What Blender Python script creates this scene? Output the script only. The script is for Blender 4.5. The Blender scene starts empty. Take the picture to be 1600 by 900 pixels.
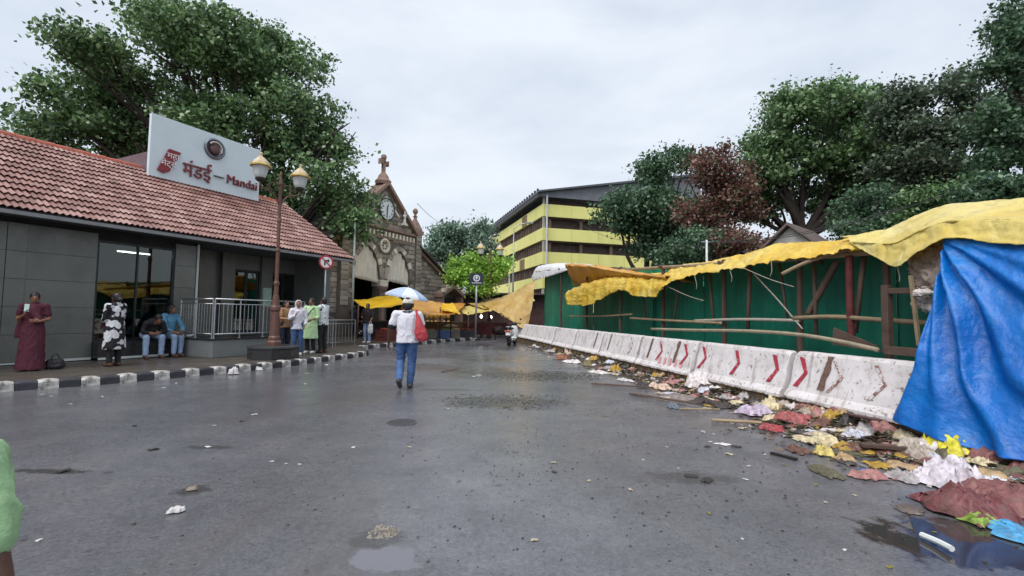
import bpy, bmesh, math, random
import numpy as np
from mathutils import Vector, Matrix, noise, Euler
random.seed(7)
SC = bpy.context.scene
COL = SC.collection
rad = math.radians
# ---------------------------------------------------------------- camera
F = 740.0                      # focal length in photograph pixels (1600 wide)
CAM_H = 1.41
PITCH, ROLL = rad(3.2), rad(0.85)
cd = bpy.data.cameras.new('camera'); cam = bpy.data.objects.new('camera', cd); COL.objects.link(cam)
cd.sensor_width = 36.0; cd.lens = 36.0 * F / 1600.0
cd.clip_start = 0.05; cd.clip_end = 3000
CM = Matrix.Rotation(math.pi / 2 + PITCH, 3, 'X') @ Matrix.Rotation(ROLL, 3, 'Z')
CP = Vector((0, 0, CAM_H))
cam.matrix_world = Matrix.Translation(CP) @ CM.to_4x4()
SC.camera = cam
SC.view_settings.view_transform = 'Standard'; SC.view_settings.look = 'None'
SC.view_settings.exposure = 0.92; SC.view_settings.gamma = 1.0
SC.view_settings.use_curve_mapping = False
# ---------------------------------------------------------------- world: overcast sky
W = bpy.data.worlds.new('World'); SC.world = W; W.use_nodes = True
SUN_EL, SUN_AZ = rad(58), rad(215)        # azimuth measured clockwise from +Y
wt = W.node_tree; wt.nodes.clear()
def wn(t, **k):
    n = wt.nodes.new(t)
    for a, b in k.items(): setattr(n, a, b)
    return n
out = wn('ShaderNodeOutputWorld'); bg = wn('ShaderNodeBackground'); bg.inputs['Strength'].default_value = 0.1
sky = wn('ShaderNodeTexSky', sky_type='NISHITA'); sky.sun_disc = False
sky.sun_elevation = SUN_EL; sky.sun_rotation = SUN_AZ; sky.air_density = 1.2; sky.dust_density = 4; sky.ozone_density = 2
tc = wn('ShaderNodeTexCoord'); mp = wn('ShaderNodeMapping'); mp.inputs['Scale'].default_value = (1.0, 1.0, 2.6)
n1 = wn('ShaderNodeTexNoise'); n1.inputs['Scale'].default_value = 2.1; n1.inputs['Detail'].default_value = 7; n1.inputs['Roughness'].default_value = .55
n1.inputs['Distortion'].default_value = .25
cr = wn('ShaderNodeValToRGB'); cr.color_ramp.elements[0].position = .36; cr.color_ramp.elements[1].position = .62
cr.color_ramp.elements[0].color = (3.7, 4.1, 4.75, 1); cr.color_ramp.elements[1].color = (4.75, 5.1, 5.5, 1)
mx = wn('ShaderNodeMix', data_type='RGBA'); mx.inputs['Factor'].default_value = .93
wt.links.new(tc.outputs['Generated'], mp.inputs['Vector']); wt.links.new(mp.outputs['Vector'], n1.inputs['Vector'])
wt.links.new(n1.outputs['Fac'], cr.inputs['Fac'])
wt.links.new(sky.outputs['Color'], mx.inputs['A']); wt.links.new(cr.outputs['Color'], mx.inputs['B'])
wt.links.new(mx.outputs['Result'], bg.inputs['Color']); wt.links.new(bg.outputs['Background'], out.inputs['Surface'])
sd = bpy.data.lights.new('sun', 'SUN'); sd.energy = 1.5; sd.angle = rad(50); sd.color = (1, .97, .93)
so = bpy.data.objects.new('sun', sd); COL.objects.link(so)
sdir = Vector((math.sin(SUN_AZ) * math.cos(SUN_EL), math.cos(SUN_AZ) * math.cos(SUN_EL), math.sin(SUN_EL)))
so.rotation_euler = sdir.to_track_quat('Z', 'Y').to_euler(); so.location = sdir * 60
# ---------------------------------------------------------------- placing helpers (a ray of the photograph meets a real surface)
def ray(px, py): return CM @ Vector(((px - 800) / F, -(py - 450) / F, -1))
def G(px, py, z=0.0):
    d = ray(px, py); return CP + d * ((z - CAM_H) / d.z)
def PLN(px, py, p0, n):
    d = ray(px, py); return CP + d * ((Vector(p0) - CP).dot(n) / d.dot(n))
def D(px, py, y):
    d = ray(px, py); return CP + d * (y / d.y)
# ---------------------------------------------------------------- materials
def lin(c): 
    c = c / 255.0
    return c / 12.92 if c <= .04045 else ((c + .055) / 1.055) ** 2.4
def S(r, g, b): return (lin(r), lin(g), lin(b))
MATS = {}
class NT:
    def __init__(self, m): self.t = m.node_tree; self.p = self.t.nodes['Principled BSDF']; self.o = self.t.nodes['Material Output']
    def n(self, t, **k):
        n = self.t.nodes.new(t)
        for a, b in k.items(): setattr(n, a, b)
        return n
    def l(self, a, b): self.t.links.new(a, b)
    def noise(self, scale, detail=4, rough=.55, coord='Object', vec=None, stretch=None):
        if vec is None:
            vec = self.n('ShaderNodeTexCoord').outputs[coord]
        if stretch:
            mp = self.n('ShaderNodeMapping'); mp.inputs['Scale'].default_value = stretch; self.l(vec, mp.inputs['Vector']); vec = mp.outputs['Vector']
        x = self.n('ShaderNodeTexNoise'); x.inputs['Scale'].default_value = scale; x.inputs['Detail'].default_value = detail; x.inputs['Roughness'].default_value = rough
        self.l(vec, x.inputs['Vector']); return x.outputs['Fac']
    def ramp(self, fac, stops):
        r = self.n('ShaderNodeValToRGB'); e = r.color_ramp.elements
        while len(e) < len(stops): e.new(.5)
        for i, (p, c) in enumerate(stops):
            e[i].position = p; e[i].color = (c, c, c, 1) if isinstance(c, (int, float)) else (*c, 1)
        self.l(fac, r.inputs['Fac']); return r.outputs['Color']
    def mix(self, fac, a, b, mode='MIX'):
        m = self.n('ShaderNodeMix', data_type='RGBA', blend_type=mode)
        for k, v in (('Factor', fac), ('A', a), ('B', b)):
            if isinstance(v, (int, float)):
                if k == 'Factor': m.inputs[k].default_value = v
                else: m.inputs[k].default_value = (v, v, v, 1)
            elif isinstance(v, tuple): m.inputs[k].default_value = (*v, 1)
            else: self.l(v, m.inputs[k])
        return m.outputs['Result']
    def math(self, op, a, b=None):
        m = self.n('ShaderNodeMath', operation=op)
        for i, v in enumerate((a, b)):
            if v is None: continue
            if isinstance(v, (int, float)): m.inputs[i].default_value = v
            else: self.l(v, m.inputs[i])
        return m.outputs[0]
    def bump(self, h, strength=.3, dist=.02):
        b = self.n('ShaderNodeBump'); b.inputs['Strength'].default_value = strength; b.inputs['Distance'].default_value = dist
        self.l(h, b.inputs['Height']); self.l(b.outputs['Normal'], self.p.inputs['Normal'])
def newmat(name):
    m = bpy.data.materials.new(name); m.use_nodes = True; MATS[name] = m; return m, NT(m)
def M(name, col, rough=.6, var=.25, scale=4, bump=.15, bscale=30, metal=0, spec=.5, tint=None, rnd=0.0, stretch=None):
    """a plain weathered surface: colour broken by noise, fine relief, per-object variation"""
    if name in MATS: return MATS[name]
    m, t = newmat(name)
    f = t.noise(scale, 6, .62, stretch=stretch)
    dark = tuple(c * (1 - var) for c in col); light = tuple(min(1, c * (1 + var * .55)) for c in col)
    if tint: dark = tint
    c = t.ramp(f, [(.3, dark), (.5, col), (.72, light)])
    if rnd:
        oi = t.n('ShaderNodeObjectInfo'); c = t.mix(1.0, c, t.ramp(oi.outputs['Random'], [(0, 1 - rnd), (1, 1 + rnd * .4)]), 'MULTIPLY')
    t.l(c, t.p.inputs['Base Color'])
    t.l(t.ramp(f, [(.3, min(1, rough + .12)), (.7, max(.03, rough - .1))]), t.p.inputs['Roughness'])
    t.p.inputs['Metallic'].default_value = metal; t.p.inputs['Specular IOR Level'].default_value = spec
    if bump: t.bump(t.noise(bscale, 5, .6), bump, .02)
    return m
# ---------------------------------------------------------------- mesh builder
class MB:
    def __init__(s): s.v = []; s.f = []; s.mi = []; s.cur = 0
    def add(s, vs, fs):
        o = len(s.v); s.v += [tuple(p) for p in vs]; s.f += [tuple(i + o for i in q) for q in fs]; s.mi += [s.cur] * len(fs); return s
    def box(s, c, d, R=None):
        x, y, z = d[0] / 2, d[1] / 2, d[2] / 2; c = Vector(c)
        P = [Vector((i * x, j * y, k * z)) for k in (-1, 1) for j in (-1, 1) for i in (-1, 1)]
        if R is not None: P = [R @ p for p in P]
        return s.add([c + p for p in P], [(0, 2, 3, 1), (4, 5, 7, 6), (0, 1, 5, 4), (2, 6, 7, 3), (0, 4, 6, 2), (1, 3, 7, 5)])
    def bx(s, x0, x1, y0, y1, z0, z1): return s.box(((x0 + x1) / 2, (y0 + y1) / 2, (z0 + z1) / 2), (abs(x1 - x0), abs(y1 - y0), abs(z1 - z0)))
    def beam(s, a, b, w, h):
        a = Vector(a); b = Vector(b); d = b - a; q = d.to_track_quat('X', 'Z').to_matrix()
        return s.box((a + b) / 2, (d.length, w, h), q)
    def tube(s, path, r, n=8, cap=True, sq=1.0):
        P = [Vector(p) for p in path]; k = len(P); rr = [r] * k if isinstance(r, (int, float)) else list(r)
        vs = []; up = None
        for i in range(k):
            d = (P[min(i + 1, k - 1)] - P[max(i - 1, 0)]).normalized()
            if up is None: up = Vector((0, 0, 1)) if abs(d.z) < .95 else Vector((1, 0, 0))
            a = d.cross(up).normalized(); b = a.cross(d).normalized(); up = b
            for j in range(n):
                th = 2 * math.pi * j / n; vs.append(P[i] + a * (math.cos(th) * rr[i]) + b * (math.sin(th) * rr[i] * sq))
        fs = [(i * n + j, i * n + (j + 1) % n, (i + 1) * n + (j + 1) % n, (i + 1) * n + j) for i in range(k - 1) for j in range(n)]
        if cap: fs += [tuple(range(n - 1, -1, -1)), tuple(range((k - 1) * n, k * n))]
        return s.add(vs, fs)
    def lathe(s, prof, c=(0, 0, 0), n=12, R=None, ry=1.0, cap=True, ph=0.0):
        c = Vector(c); vs = []
        for r, z in prof:
            for j in range(n):
                th = 2 * math.pi * j / n + ph; p = Vector((math.cos(th) * r, math.sin(th) * r * ry, z))
                vs.append(c + (R @ p if R is not None else p))
        k = len(prof)
        fs = [(i * n + j, i * n + (j + 1) % n, (i + 1) * n + (j + 1) % n, (i + 1) * n + j) for i in range(k - 1) for j in range(n)]
        if cap: fs += [tuple(range(n - 1, -1, -1)), tuple(range((k - 1) * n, k * n))]
        return s.add(vs, fs)
    def prism(s, poly, fn, h0, h1):
        """poly of (a,b) pairs; fn(a,b,h)->point"""
        n = len(poly); vs = [fn(a, b, h0) for a, b in poly] + [fn(a, b, h1) for a, b in poly]
        fs = [tuple(range(n - 1, -1, -1)), tuple(range(n, 2 * n))] + [(i, (i + 1) % n, n + (i + 1) % n, n + i) for i in range(n)]
        return s.add(vs, fs)
    def grid(s, P):
        r = len(P); c = len(P[0]); vs = [p for row in P for p in row]
        return s.add(vs, [(i * c + j, i * c + j + 1, (i + 1) * c + j + 1, (i + 1) * c + j) for i in range(r - 1) for j in range(c - 1)])
    def mesh(s, name, mats, smooth=False, fix=True, bev=0):
        me = bpy.data.meshes.new(name); me.from_pydata(s.v, [], s.f)
        for m in (mats if isinstance(mats, (list, tuple)) else [mats]): me.materials.append(m)
        if any(s.mi): me.polygons.foreach_set('material_index', s.mi)
        if fix or bev:
            bm = bmesh.new(); bm.from_mesh(me)
            if bev:
                bmesh.ops.bevel(bm, geom=[e for e in bm.edges if e.is_manifold and e.calc_face_angle(0) > .5], offset=bev, segments=1, affect='EDGES')
            if fix: bmesh.ops.recalc_face_normals(bm, faces=bm.faces)
            bm.to_mesh(me); bm.free()
        if smooth: me.polygons.foreach_set('use_smooth', [True] * len(me.polygons))
        me.update(); return me
    def build(s, name, mats, parent=None, smooth=False, fix=True, bev=0, loc=None, rotz=None):
        return link(name, s.mesh(name, mats, smooth, fix, bev), parent, loc, rotz)
def link(name, me, parent=None, loc=None, rotz=None):
    o = bpy.data.objects.new(name, me); COL.objects.link(o); o.parent = parent
    if loc is not None: o.location = loc
    if rotz is not None: o.rotation_euler = (0, 0, rotz)
    return o
def tag(o, label, cat, group=None):
    o['label'] = label; o['category'] = cat
    if group: o['group'] = group
    return o
def thing(name, label, cat, loc=(0, 0, 0), rotz=0.0, group=None):
    o = bpy.data.objects.new(name, None); COL.objects.link(o); o.location = loc; o.rotation_euler = (0, 0, rotz); o.empty_display_size = .2
    return tag(o, label, cat, group)
def struct(o): o['kind'] = 'structure'; return o
def stuff(o): o['kind'] = 'stuff'; return o
def copy_tree(o, parent=None, name=None):
    c = o.copy(); COL.objects.link(c); c.parent = parent
    for ch in list(o.children): copy_tree(ch, c)
    return c
def cat_rom(p0, p1, p2, p3, t):
    return .5 * ((2 * p1) + (-p0 + p2) * t + (2 * p0 - 5 * p1 + 4 * p2 - p3) * t * t + (-p0 + 3 * p1 - 3 * p2 + p3) * t ** 3)
def spline(P, n):
    P = [Vector(p) for p in P]; k = len(P) - 1; out = []
    for i in range(n + 1):
        u = i / n * k; j = min(int(u), k - 1); t = u - j
        out.append(cat_rom(P[max(j - 1, 0)], P[j], P[j + 1], P[min(j + 2, k)], t))
    return out
def cloth_grid(rows, nu, nv):
    """control rows of points -> fine grid (rows along v)"""
    R = [spline(r, nu) for r in rows]
    cols = [spline([R[i][j] for i in range(len(R))], nv) for j in range(nu + 1)]
    return [[cols[j][i] for j in range(nu + 1)] for i in range(nv + 1)]
def wrinkle(P, amp, sc, seed=0, stretch=(1, 1, 1), keep_edge=False):
    r = len(P); c = len(P[0]); Q = [[None] * c for _ in range(r)]
    off = Vector((seed * 7.3, seed * 3.1, seed * 1.7))
    for i in range(r):
        for j in range(c):
            a = P[min(i + 1, r - 1)][j] - P[max(i - 1, 0)][j]; b = P[i][min(j + 1, c - 1)] - P[i][max(j - 1, 0)]
            n = a.cross(b)
            n = n.normalized() if n.length > 1e-9 else Vector((0, 0, 1))
            p = P[i][j]; q = Vector((p.x * stretch[0], p.y * stretch[1], p.z * stretch[2])) * sc + off
            h = .75 * noise.noise(q) + .9 * (1 - abs(noise.noise(q * 1.3 + Vector((3, 1, 7))))) ** 5 + .45 * (1 - abs(noise.noise(q * 2.9))) ** 5 + .12 * noise.noise(q * 6) - .4
            Q[i][j] = p + n * (h * amp)
    return Q
def sheet(name, P, mat, parent=None, thick=.004, smooth=True):
    """a cloth with a real thickness"""
    r = len(P); c = len(P[0]); B = [[None] * c for _ in range(r)]
    for i in range(r):
        for j in range(c):
            a = P[min(i + 1, r - 1)][j] - P[max(i - 1, 0)][j]; b = P[i][min(j + 1, c - 1)] - P[i][max(j - 1, 0)]
            n = a.cross(b); n = n.normalized() if n.length > 1e-9 else Vector((0, 0, 1)); B[i][j] = P[i][j] - n * thick
    m = MB(); m.grid(P); o = len(m.v); m.grid(B)
    n0 = (r - 1) * (c - 1); m.f[n0:] = [tuple(reversed(q)) for q in m.f[n0:]]
    def idx(i, j): return i * c + j
    rim = [(i, 0) for i in range(r)] + [(r - 1, j) for j in range(1, c)] + [(i, c - 1) for i in range(r - 2, -1, -1)] + [(0, j) for j in range(c - 2, 0, -1)]
    for k in range(len(rim)):
        a = idx(*rim[k]); b = idx(*rim[(k + 1) % len(rim)]); m.f.append((a, b, o + b, o + a)); m.mi.append(0)
    return m.build(name, mat, parent, smooth=smooth, fix=False)
def text_mesh(s, size, ext, mat, name, align='CENTER'):
    cu = bpy.data.curves.new(name, 'FONT'); cu.body = s; cu.size = size; cu.extrude = ext; cu.align_x = align; cu.align_y = 'CENTER'; cu.resolution_u = 2; cu.bevel_depth = 0
    o = bpy.data.objects.new(name, cu); COL.objects.link(o); bpy.context.view_layer.update()
    me = bpy.data.meshes.new_from_object(o.evaluated_get(bpy.context.evaluated_depsgraph_get()))
    bpy.data.objects.remove(o); bpy.data.curves.remove(cu); me.materials.clear(); me.materials.append(mat); return me
# ================================================================ ground, road, pavement
def asphalt(name, wet=1.0):
    m, t = newmat(name)
    co = t.n('ShaderNodeTexCoord').outputs['Object']
    big = t.noise(.32, 5, .6, vec=co); mid = t.noise(1.7, 6, .65, vec=co); fine = t.noise(55, 3, .7, vec=co); grit = t.noise(190, 2, .6, vec=co)
    base = t.ramp(mid, [(.28, S(82, 83, 87)), (.5, S(99, 99, 104)), (.75, S(114, 114, 117))])
    base = t.mix(t.ramp(big, [(.4, 0.0), (.62, .55)]), base, S(86, 87, 92))
    agg = t.noise(21, 4, .75, vec=co); spk = t.noise(8, 3, .6, vec=co)
    base = t.mix(.8, base, t.ramp(fine, [(.3, .55), (.5, .97), (.7, 1.25)]), 'MULTIPLY')
    base = t.mix(.7, base, t.ramp(agg, [(.3, .62), (.5, 1.0), (.7, 1.2)]), 'MULTIPLY')
    base = t.mix(t.ramp(spk, [(.66, 0.0), (.73, .6)]), base, S(44, 42, 44))
    st = t.noise(.9, 3, .5, vec=co, stretch=(1.0, .25, 1)); base = t.mix(t.ramp(st, [(.56, 0.0), (.7, .35)]), base, S(96, 88, 82))
    t.l(base, t.p.inputs['Base Color'])
    wetm = t.math('ADD', t.math('MULTIPLY', big, .62), t.math('MULTIPLY', mid, .38))
    t.l(t.ramp(wetm, [(.38, .58), (.5, .4), (.6, .23)]), t.p.inputs['Roughness'])
    t.p.inputs['Specular IOR Level'].default_value = .42
    # broken, dirty patches of asphalt and the filthy strip along the barriers
    for (cx, cy, rx, ry, am) in PATCHES:
        mp = t.n('ShaderNodeMapping'); mp.inputs['Location'].default_value = (-cx / rx, -cy / ry, 0); mp.inputs['Scale'].default_value = (1 / rx, 1 / ry, 0); t.l(co, mp.inputs['Vector'])
        ln = t.n('ShaderNodeVectorMath', operation='LENGTH'); t.l(mp.outputs['Vector'], ln.inputs[0])
        e = t.math('ADD', ln.outputs['Value'], t.math('MULTIPLY', t.math('SUBTRACT', t.noise(6, 6, .72, vec=co), .5), 2.4))
        base = t.mix(t.math('MULTIPLY', t.ramp(e, [(.55, 1.0), (1.0, 0.0)]), am), base, S(46, 44, 44))
    sx = t.n('ShaderNodeSeparateXYZ'); t.l(co, sx.inputs[0])
    dist = t.math('SUBTRACT', 5.5, t.math('ADD', t.math('MULTIPLY', sx.outputs[1], .205), sx.outputs[0]))   # metres out from the barrier toe
    e = t.math('ADD', dist, t.math('MULTIPLY', t.math('SUBTRACT', t.noise(1.3, 6, .65, vec=co), .5), 2.0))
    base = t.mix(t.math('MULTIPLY', t.ramp(e, [(.35, 1.0), (1.0, 0.0)]), .85), base, S(58, 50, 46))
    # standing water: hollows with ragged edges
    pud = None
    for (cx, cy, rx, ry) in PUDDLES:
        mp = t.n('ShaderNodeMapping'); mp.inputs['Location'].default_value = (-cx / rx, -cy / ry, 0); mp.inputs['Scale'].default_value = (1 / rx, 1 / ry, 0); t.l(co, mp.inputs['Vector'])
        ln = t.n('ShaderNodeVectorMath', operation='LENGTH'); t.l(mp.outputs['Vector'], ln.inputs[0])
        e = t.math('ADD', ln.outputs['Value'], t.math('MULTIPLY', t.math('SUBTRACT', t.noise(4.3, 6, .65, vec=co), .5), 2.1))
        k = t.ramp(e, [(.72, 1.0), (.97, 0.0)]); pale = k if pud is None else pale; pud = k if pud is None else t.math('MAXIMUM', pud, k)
    t.l(t.mix(pale, t.mix(pud, base, S(56, 52, 52)), S(104, 103, 110)), t.p.inputs['Base Color'])  # first puddle paler: milky water plus sky reflection put into its base colour
    t.l(t.mix(pud, t.ramp(wetm, [(.38, .40), (.5, .24), (.6, .11)]), .03), t.p.inputs['Roughness'])
    h = t.math('ADD', t.math('MULTIPLY', fine, .6), t.math('MULTIPLY', grit, .55))
    h = t.math('ADD', h, t.math('MULTIPLY', mid, 1.2))
    h = t.math('MULTIPLY', h, t.math('SUBTRACT', 1.0, pud))
    t.bump(h, .17, .01)
    return m
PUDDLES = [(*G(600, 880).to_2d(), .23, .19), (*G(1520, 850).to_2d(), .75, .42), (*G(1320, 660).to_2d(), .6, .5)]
PATCHES = [(*G(785, 630).to_2d(), 1.1, .65, .8), (*G(850, 588).to_2d(), 1.4, 1.0, .8), (*G(300, 768).to_2d(), .16, .12, .7), (*G(75, 738).to_2d(), .5, .07, .8), (*G(330, 700).to_2d(), .3, .08, .6), (*G(1080, 750).to_2d(), .5, .2, .5), (*G(700, 610).to_2d(), .8, .12, .6), (*G(590, 850).to_2d(), .2, .2, .5)]
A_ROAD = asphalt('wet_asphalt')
gm = MB(); gm.grid([[Vector((x, y, -.012)) for x in (-900, -60, 60, 900)] for y in (-300, -40, 120, 1500)])
struct(gm.build('ground', M('packed_earth', S(92, 84, 74), .85, .35, .6, .4, 8)))
rm = MB()
NX, NY = 120, 170
def roadz(x, y):
    p = Vector((x * .35, y * .35, 0)); q = Vector((x * 1.3, y * 1.3, 3))
    return .018 * noise.noise(p) + .006 * noise.noise(q)
def rz(x, y): return roadz(x, y)
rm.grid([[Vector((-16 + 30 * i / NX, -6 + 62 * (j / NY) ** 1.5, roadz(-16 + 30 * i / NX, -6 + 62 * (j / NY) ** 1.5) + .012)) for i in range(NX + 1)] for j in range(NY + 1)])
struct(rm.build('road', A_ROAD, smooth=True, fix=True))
ROADTOP = .012
def on_road(x, y): return roadz(x, y) + ROADTOP
# station frame: local x along the front, local y into the building
U = Vector((.4384, .8988, 0)); N_ = Vector((.8988, -.4384, 0)); STROT = math.atan2(U.y, U.x)
P0 = G(0, 572, .15); P0.z = 0
def ST(t, s, z=0): return P0 + U * t - N_ * s + Vector((0, 0, z))
kerb = [ST(-9, -2.2), ST(-5, -2.6)] + [G(*p) for p in ((0, 614), (150, 602), (285, 590), (420, 577), (500, 567), (560, 559), (575, 555.5))]
kerb2 = [G(*p) for p in ((566, 547), (590, 544), (650, 539), (700, 534.5), (750, 531.5))]
line1 = spline(kerb, 80)
line2 = spline(kerb2, 24)
edge = line1 + line2
back = [ST(24, 2.0), ST(24, 12), ST(-9, 12)]
poly = [Vector((p.x, p.y, 0)) for p in edge + back]
pm = MB(); pm.prism([(p.x, p.y) for p in poly], lambda a, b, h: Vector((a, b, h)), -.02, .15)
m_, t_ = newmat('paving_slabs')
co_ = t_.n('ShaderNodeTexCoord').outputs['Object']
br = t_.n('ShaderNodeTexBrick'); br.inputs['Scale'].default_value = 1.7; br.inputs['Mortar Size'].default_value = .012; br.offset = .5
br.inputs['Color1'].default_value = (*S(82, 74, 66), 1); br.inputs['Color2'].default_value = (*S(96, 88, 80), 1); br.inputs['Mortar'].default_value = (*S(45, 42, 40), 1)
mp_ = t_.n('ShaderNodeMapping'); mp_.inputs['Rotation'].default_value = (0, 0, -STROT); t_.l(co_, mp_.inputs['Vector']); t_.l(mp_.outputs['Vector'], br.inputs['Vector'])
nz_ = t_.noise(1.4, 6, .6, vec=co_)
t_.l(t_.mix(.8, br.outputs['Color'], t_.ramp(nz_, [(.3, .55), (.7, 1.2)]), 'MULTIPLY'), t_.p.inputs['Base Color'])
t_.l(t_.ramp(nz_, [(.35, .55), (.65, .25)]), t_.p.inputs['Roughness']); t_.bump(br.outputs['Fac'], -.4, .01)
pav = struct(pm.build('pavement', m_))
# kerb stones, black and white by turns, each a piece of its own
KB = [M('kerb_black_paint', S(58, 57, 64), .6, .35, 7, .5, 20, rnd=.25), None]
m_, t_ = newmat('kerb_white_paint')
f_ = t_.noise(9, 6, .7); oi_ = t_.n('ShaderNodeObjectInfo')
c_ = t_.ramp(f_, [(.36, S(74, 70, 68)), (.46, S(160, 156, 152)), (.6, S(204, 202, 198))])
t_.l(c_, t_.p.inputs['Base Color']); t_.p.inputs['Roughness'].default_value = .6; t_.bump(f_, .5, .02); KB[1] = m_
def along(line, step):
    out = [line[0].copy()]; acc = 0
    for a, b in zip(line[:-1], line[1:]):
        d = (b - a).length; p = step - acc
        while p <= d:
            out.append(a.lerp(b, p / d)); p += step
        acc = d - (p - step)
    return out
def kerb_run(line, step, start):
    pts = along(line, step)
    for i, (a, b) in enumerate(zip(pts[:-1], pts[1:])):
        d = (b - a); L = d.length; ang = math.atan2(d.y, d.x)
        m = MB(); nn = 4; h = .166 + random.uniform(-.008, .01); dp = .2
        prof = [(-.035, -.03), (-.035, h - .035), (-.02, h - .008), (0.0, h), (dp, h), (dp, -.03)]
        rows = []
        for k in range(nn + 1):
            x = (k / nn - .5) * (L - .012)
            rows.append([Vector((x, y + .006 * noise.noise(Vector((x * 6 + i * 3, y * 9, z * 9))), z + .008 * noise.noise(Vector((x * 5 + i * 5, y * 7 + 4, z * 7))) - (.012 if k in (0, nn) and z > .1 else 0))) for y, z in prof])
        m.grid(rows); m.f.append(tuple(range(len(prof)))); m.mi.append(0); q = nn * len(prof); m.f.append(tuple(range(q + len(prof) - 1, q - 1, -1))); m.mi.append(0)
        o = m.build('kerb_stone', KB[(i + start) % 2], pav, smooth=False)
        c = (a + b) / 2; o.location = (c.x, c.y, 0); o.rotation_euler = (0, 0, ang)
kerb_run(line1, .275, 0); kerb_run(line2, .4, 1)
# far side of the market square: more paving, so that the road ends where the stalls stand
# puddles
m_, t_ = newmat('puddle_water')
t_.p.inputs['Base Color'].default_value = (*S(60, 62, 66), 1); t_.p.inputs['Roughness'].default_value = .03; t_.p.inputs['Specular IOR Level'].default_value = .5; t_.p.inputs['IOR'].default_value = 1.33
t_.bump(t_.noise(3, 2), .02, .01)
def puddle(cx, cy, rx, ry, rot, seed):
    n = 64; c = Vector((cx, cy)); z = max(on_road(cx + dx * rx, cy + dy * ry) for dx in (-.8, 0, .8) for dy in (-.8, 0, .8)) + .006
    pts = []
    for i in range(n):
        a = 2 * math.pi * i / n; k = 1 + .42 * noise.noise(Vector((math.cos(a) * 1.3 + seed, math.sin(a) * 1.3, seed))) + .3 * noise.noise(Vector((math.cos(a) * 4 + seed, math.sin(a) * 4, 9))) + .12 * noise.noise(Vector((math.cos(a) * 11, math.sin(a) * 11, seed)))
        x = math.cos(a) * rx * k; y = math.sin(a) * ry * k; pts.append((cx + x * math.cos(rot) - y * math.sin(rot), cy + x * math.sin(rot) + y * math.cos(rot)))
    m = MB(); m.add([Vector((x, y, z)) for x, y in pts], [tuple(range(n))]); o = m.build('puddle', MATS['puddle_water'], fix=False); struct(o); return o
# manhole
mh = MB(); mh.lathe([(.19, 0), (.19, .006), (.175, .008), (.175, .004), (0.001, .004)], n=28)
for i in range(-3, 4):
    mh.box((0, i * .045, .005), (2 * math.sqrt(max(.001, .155 ** 2 - (i * .045) ** 2)), .018, .005))
p = G(628, 662); o = mh.build('manhole_cover', M('cast_iron', S(84, 83, 86), .45, .3, 20, .3, 40, metal=.4)); o.location = (p.x, p.y, on_road(p.x, p.y)); tag(o, 'round cast iron manhole cover flush in the wet asphalt', 'manhole cover')
# loose gravel around the two worn-out patches of asphalt
def gravel(name, cx, cy, rx, ry, n, rmin, rmax, mat, seed, ring=False):
    rnd = random.Random(seed); m = MB()
    for _ in range(n):
        a = rnd.uniform(0, 2 * math.pi); k = math.sqrt(rnd.random()) if not ring else rnd.uniform(.5, 1)
        k *= (1 + .3 * noise.noise(Vector((math.cos(a) * 2, math.sin(a) * 2, seed))))
        x = cx + rx * k * math.cos(a); y = cy + ry * k * math.sin(a); r = rnd.uniform(rmin, rmax) * (rnd.random() ** .6 + .3); z = on_road(x, y)
        vs = []
        for sx, sy, sz in ((-1, -1, 0), (1, -1, 0), (1, 1, 0), (-1, 1, 0), (-.6, -.6, 1), (.6, -.5, .9), (.5, .6, 1), (-.6, .5, .8)):
            vs.append(Vector((x + r * sx * rnd.uniform(.6, 1.1), y + r * sy * rnd.uniform(.6, 1.1), z - .003 + r * sz * rnd.uniform(.6, 1.0))))
        m.add(vs, [(4, 5, 6, 7), (0, 1, 5, 4), (1, 2, 6, 5), (2, 3, 7, 6), (3, 0, 4, 7)])
    return stuff(m.build(name, mat, fix=False))
GRV = M('dark_gravel', S(58, 56, 56), .5, .5, 14, .2, 60)
p = G(785, 628); gravel('gravel', p.x, p.y, 1.05, .7, 800, .005, .016, GRV, 1)
p = G(850, 588); gravel('gravel', p.x, p.y, 1.4, 1.0, 900, .005, .018, GRV, 2)
p = G(760, 720); gravel('gravel', p.x, p.y, 2.6, 2.6, 500, .004, .012, GRV, 3)
p = G(600, 835); gravel('gravel', p.x, p.y, .10, .10, 260, .003, .011, M('pale_gravel', S(140, 132, 120), .7, .4, 14, .2, 60), 5)
p = G(1000, 700); gravel('gravel', p.x, p.y, 2.6, 3.0, 700, .004, .012, GRV, 4)
# ================================================================ metro station
GRANITE = M('station_granite', S(110, 112, 108), .27, .2, 1.5, .06, 60, rnd=.12)
DARKG = M('dark_granite', S(44, 44, 46), .3, .3, 12, .05, 60)
CONC = M('grey_render', S(120, 124, 124), .7, .2, 2, .2, 30)
STEEL = M('brushed_steel', S(178, 180, 184), .3, .15, 10, .05, 60, metal=.85)
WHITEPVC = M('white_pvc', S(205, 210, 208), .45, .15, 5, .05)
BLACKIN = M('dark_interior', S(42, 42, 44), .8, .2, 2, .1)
FRAME = M('dark_aluminium', S(50, 52, 54), .4, .2, 6, .05, metal=.5)
m_, t_ = newmat('window_glass')
gl = t_.n('ShaderNodeBsdfGlossy'); gl.inputs['Roughness'].default_value = .02; gl.inputs['Color'].default_value = (.9, .95, .93, 1)
tr = t_.n('ShaderNodeBsdfTransparent'); tr.inputs['Color'].default_value = (.42, .46, .45, 1)
fr = t_.n('ShaderNodeFresnel'); fr.inputs['IOR'].default_value = 1.7
ms = t_.n('ShaderNodeMixShader'); t_.l(fr.outputs['Fac'], ms.inputs['Fac']); t_.l(tr.outputs[0], ms.inputs[1]); t_.l(gl.outputs[0], ms.inputs[2]); t_.l(ms.outputs[0], t_.o.inputs['Surface'])
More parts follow.
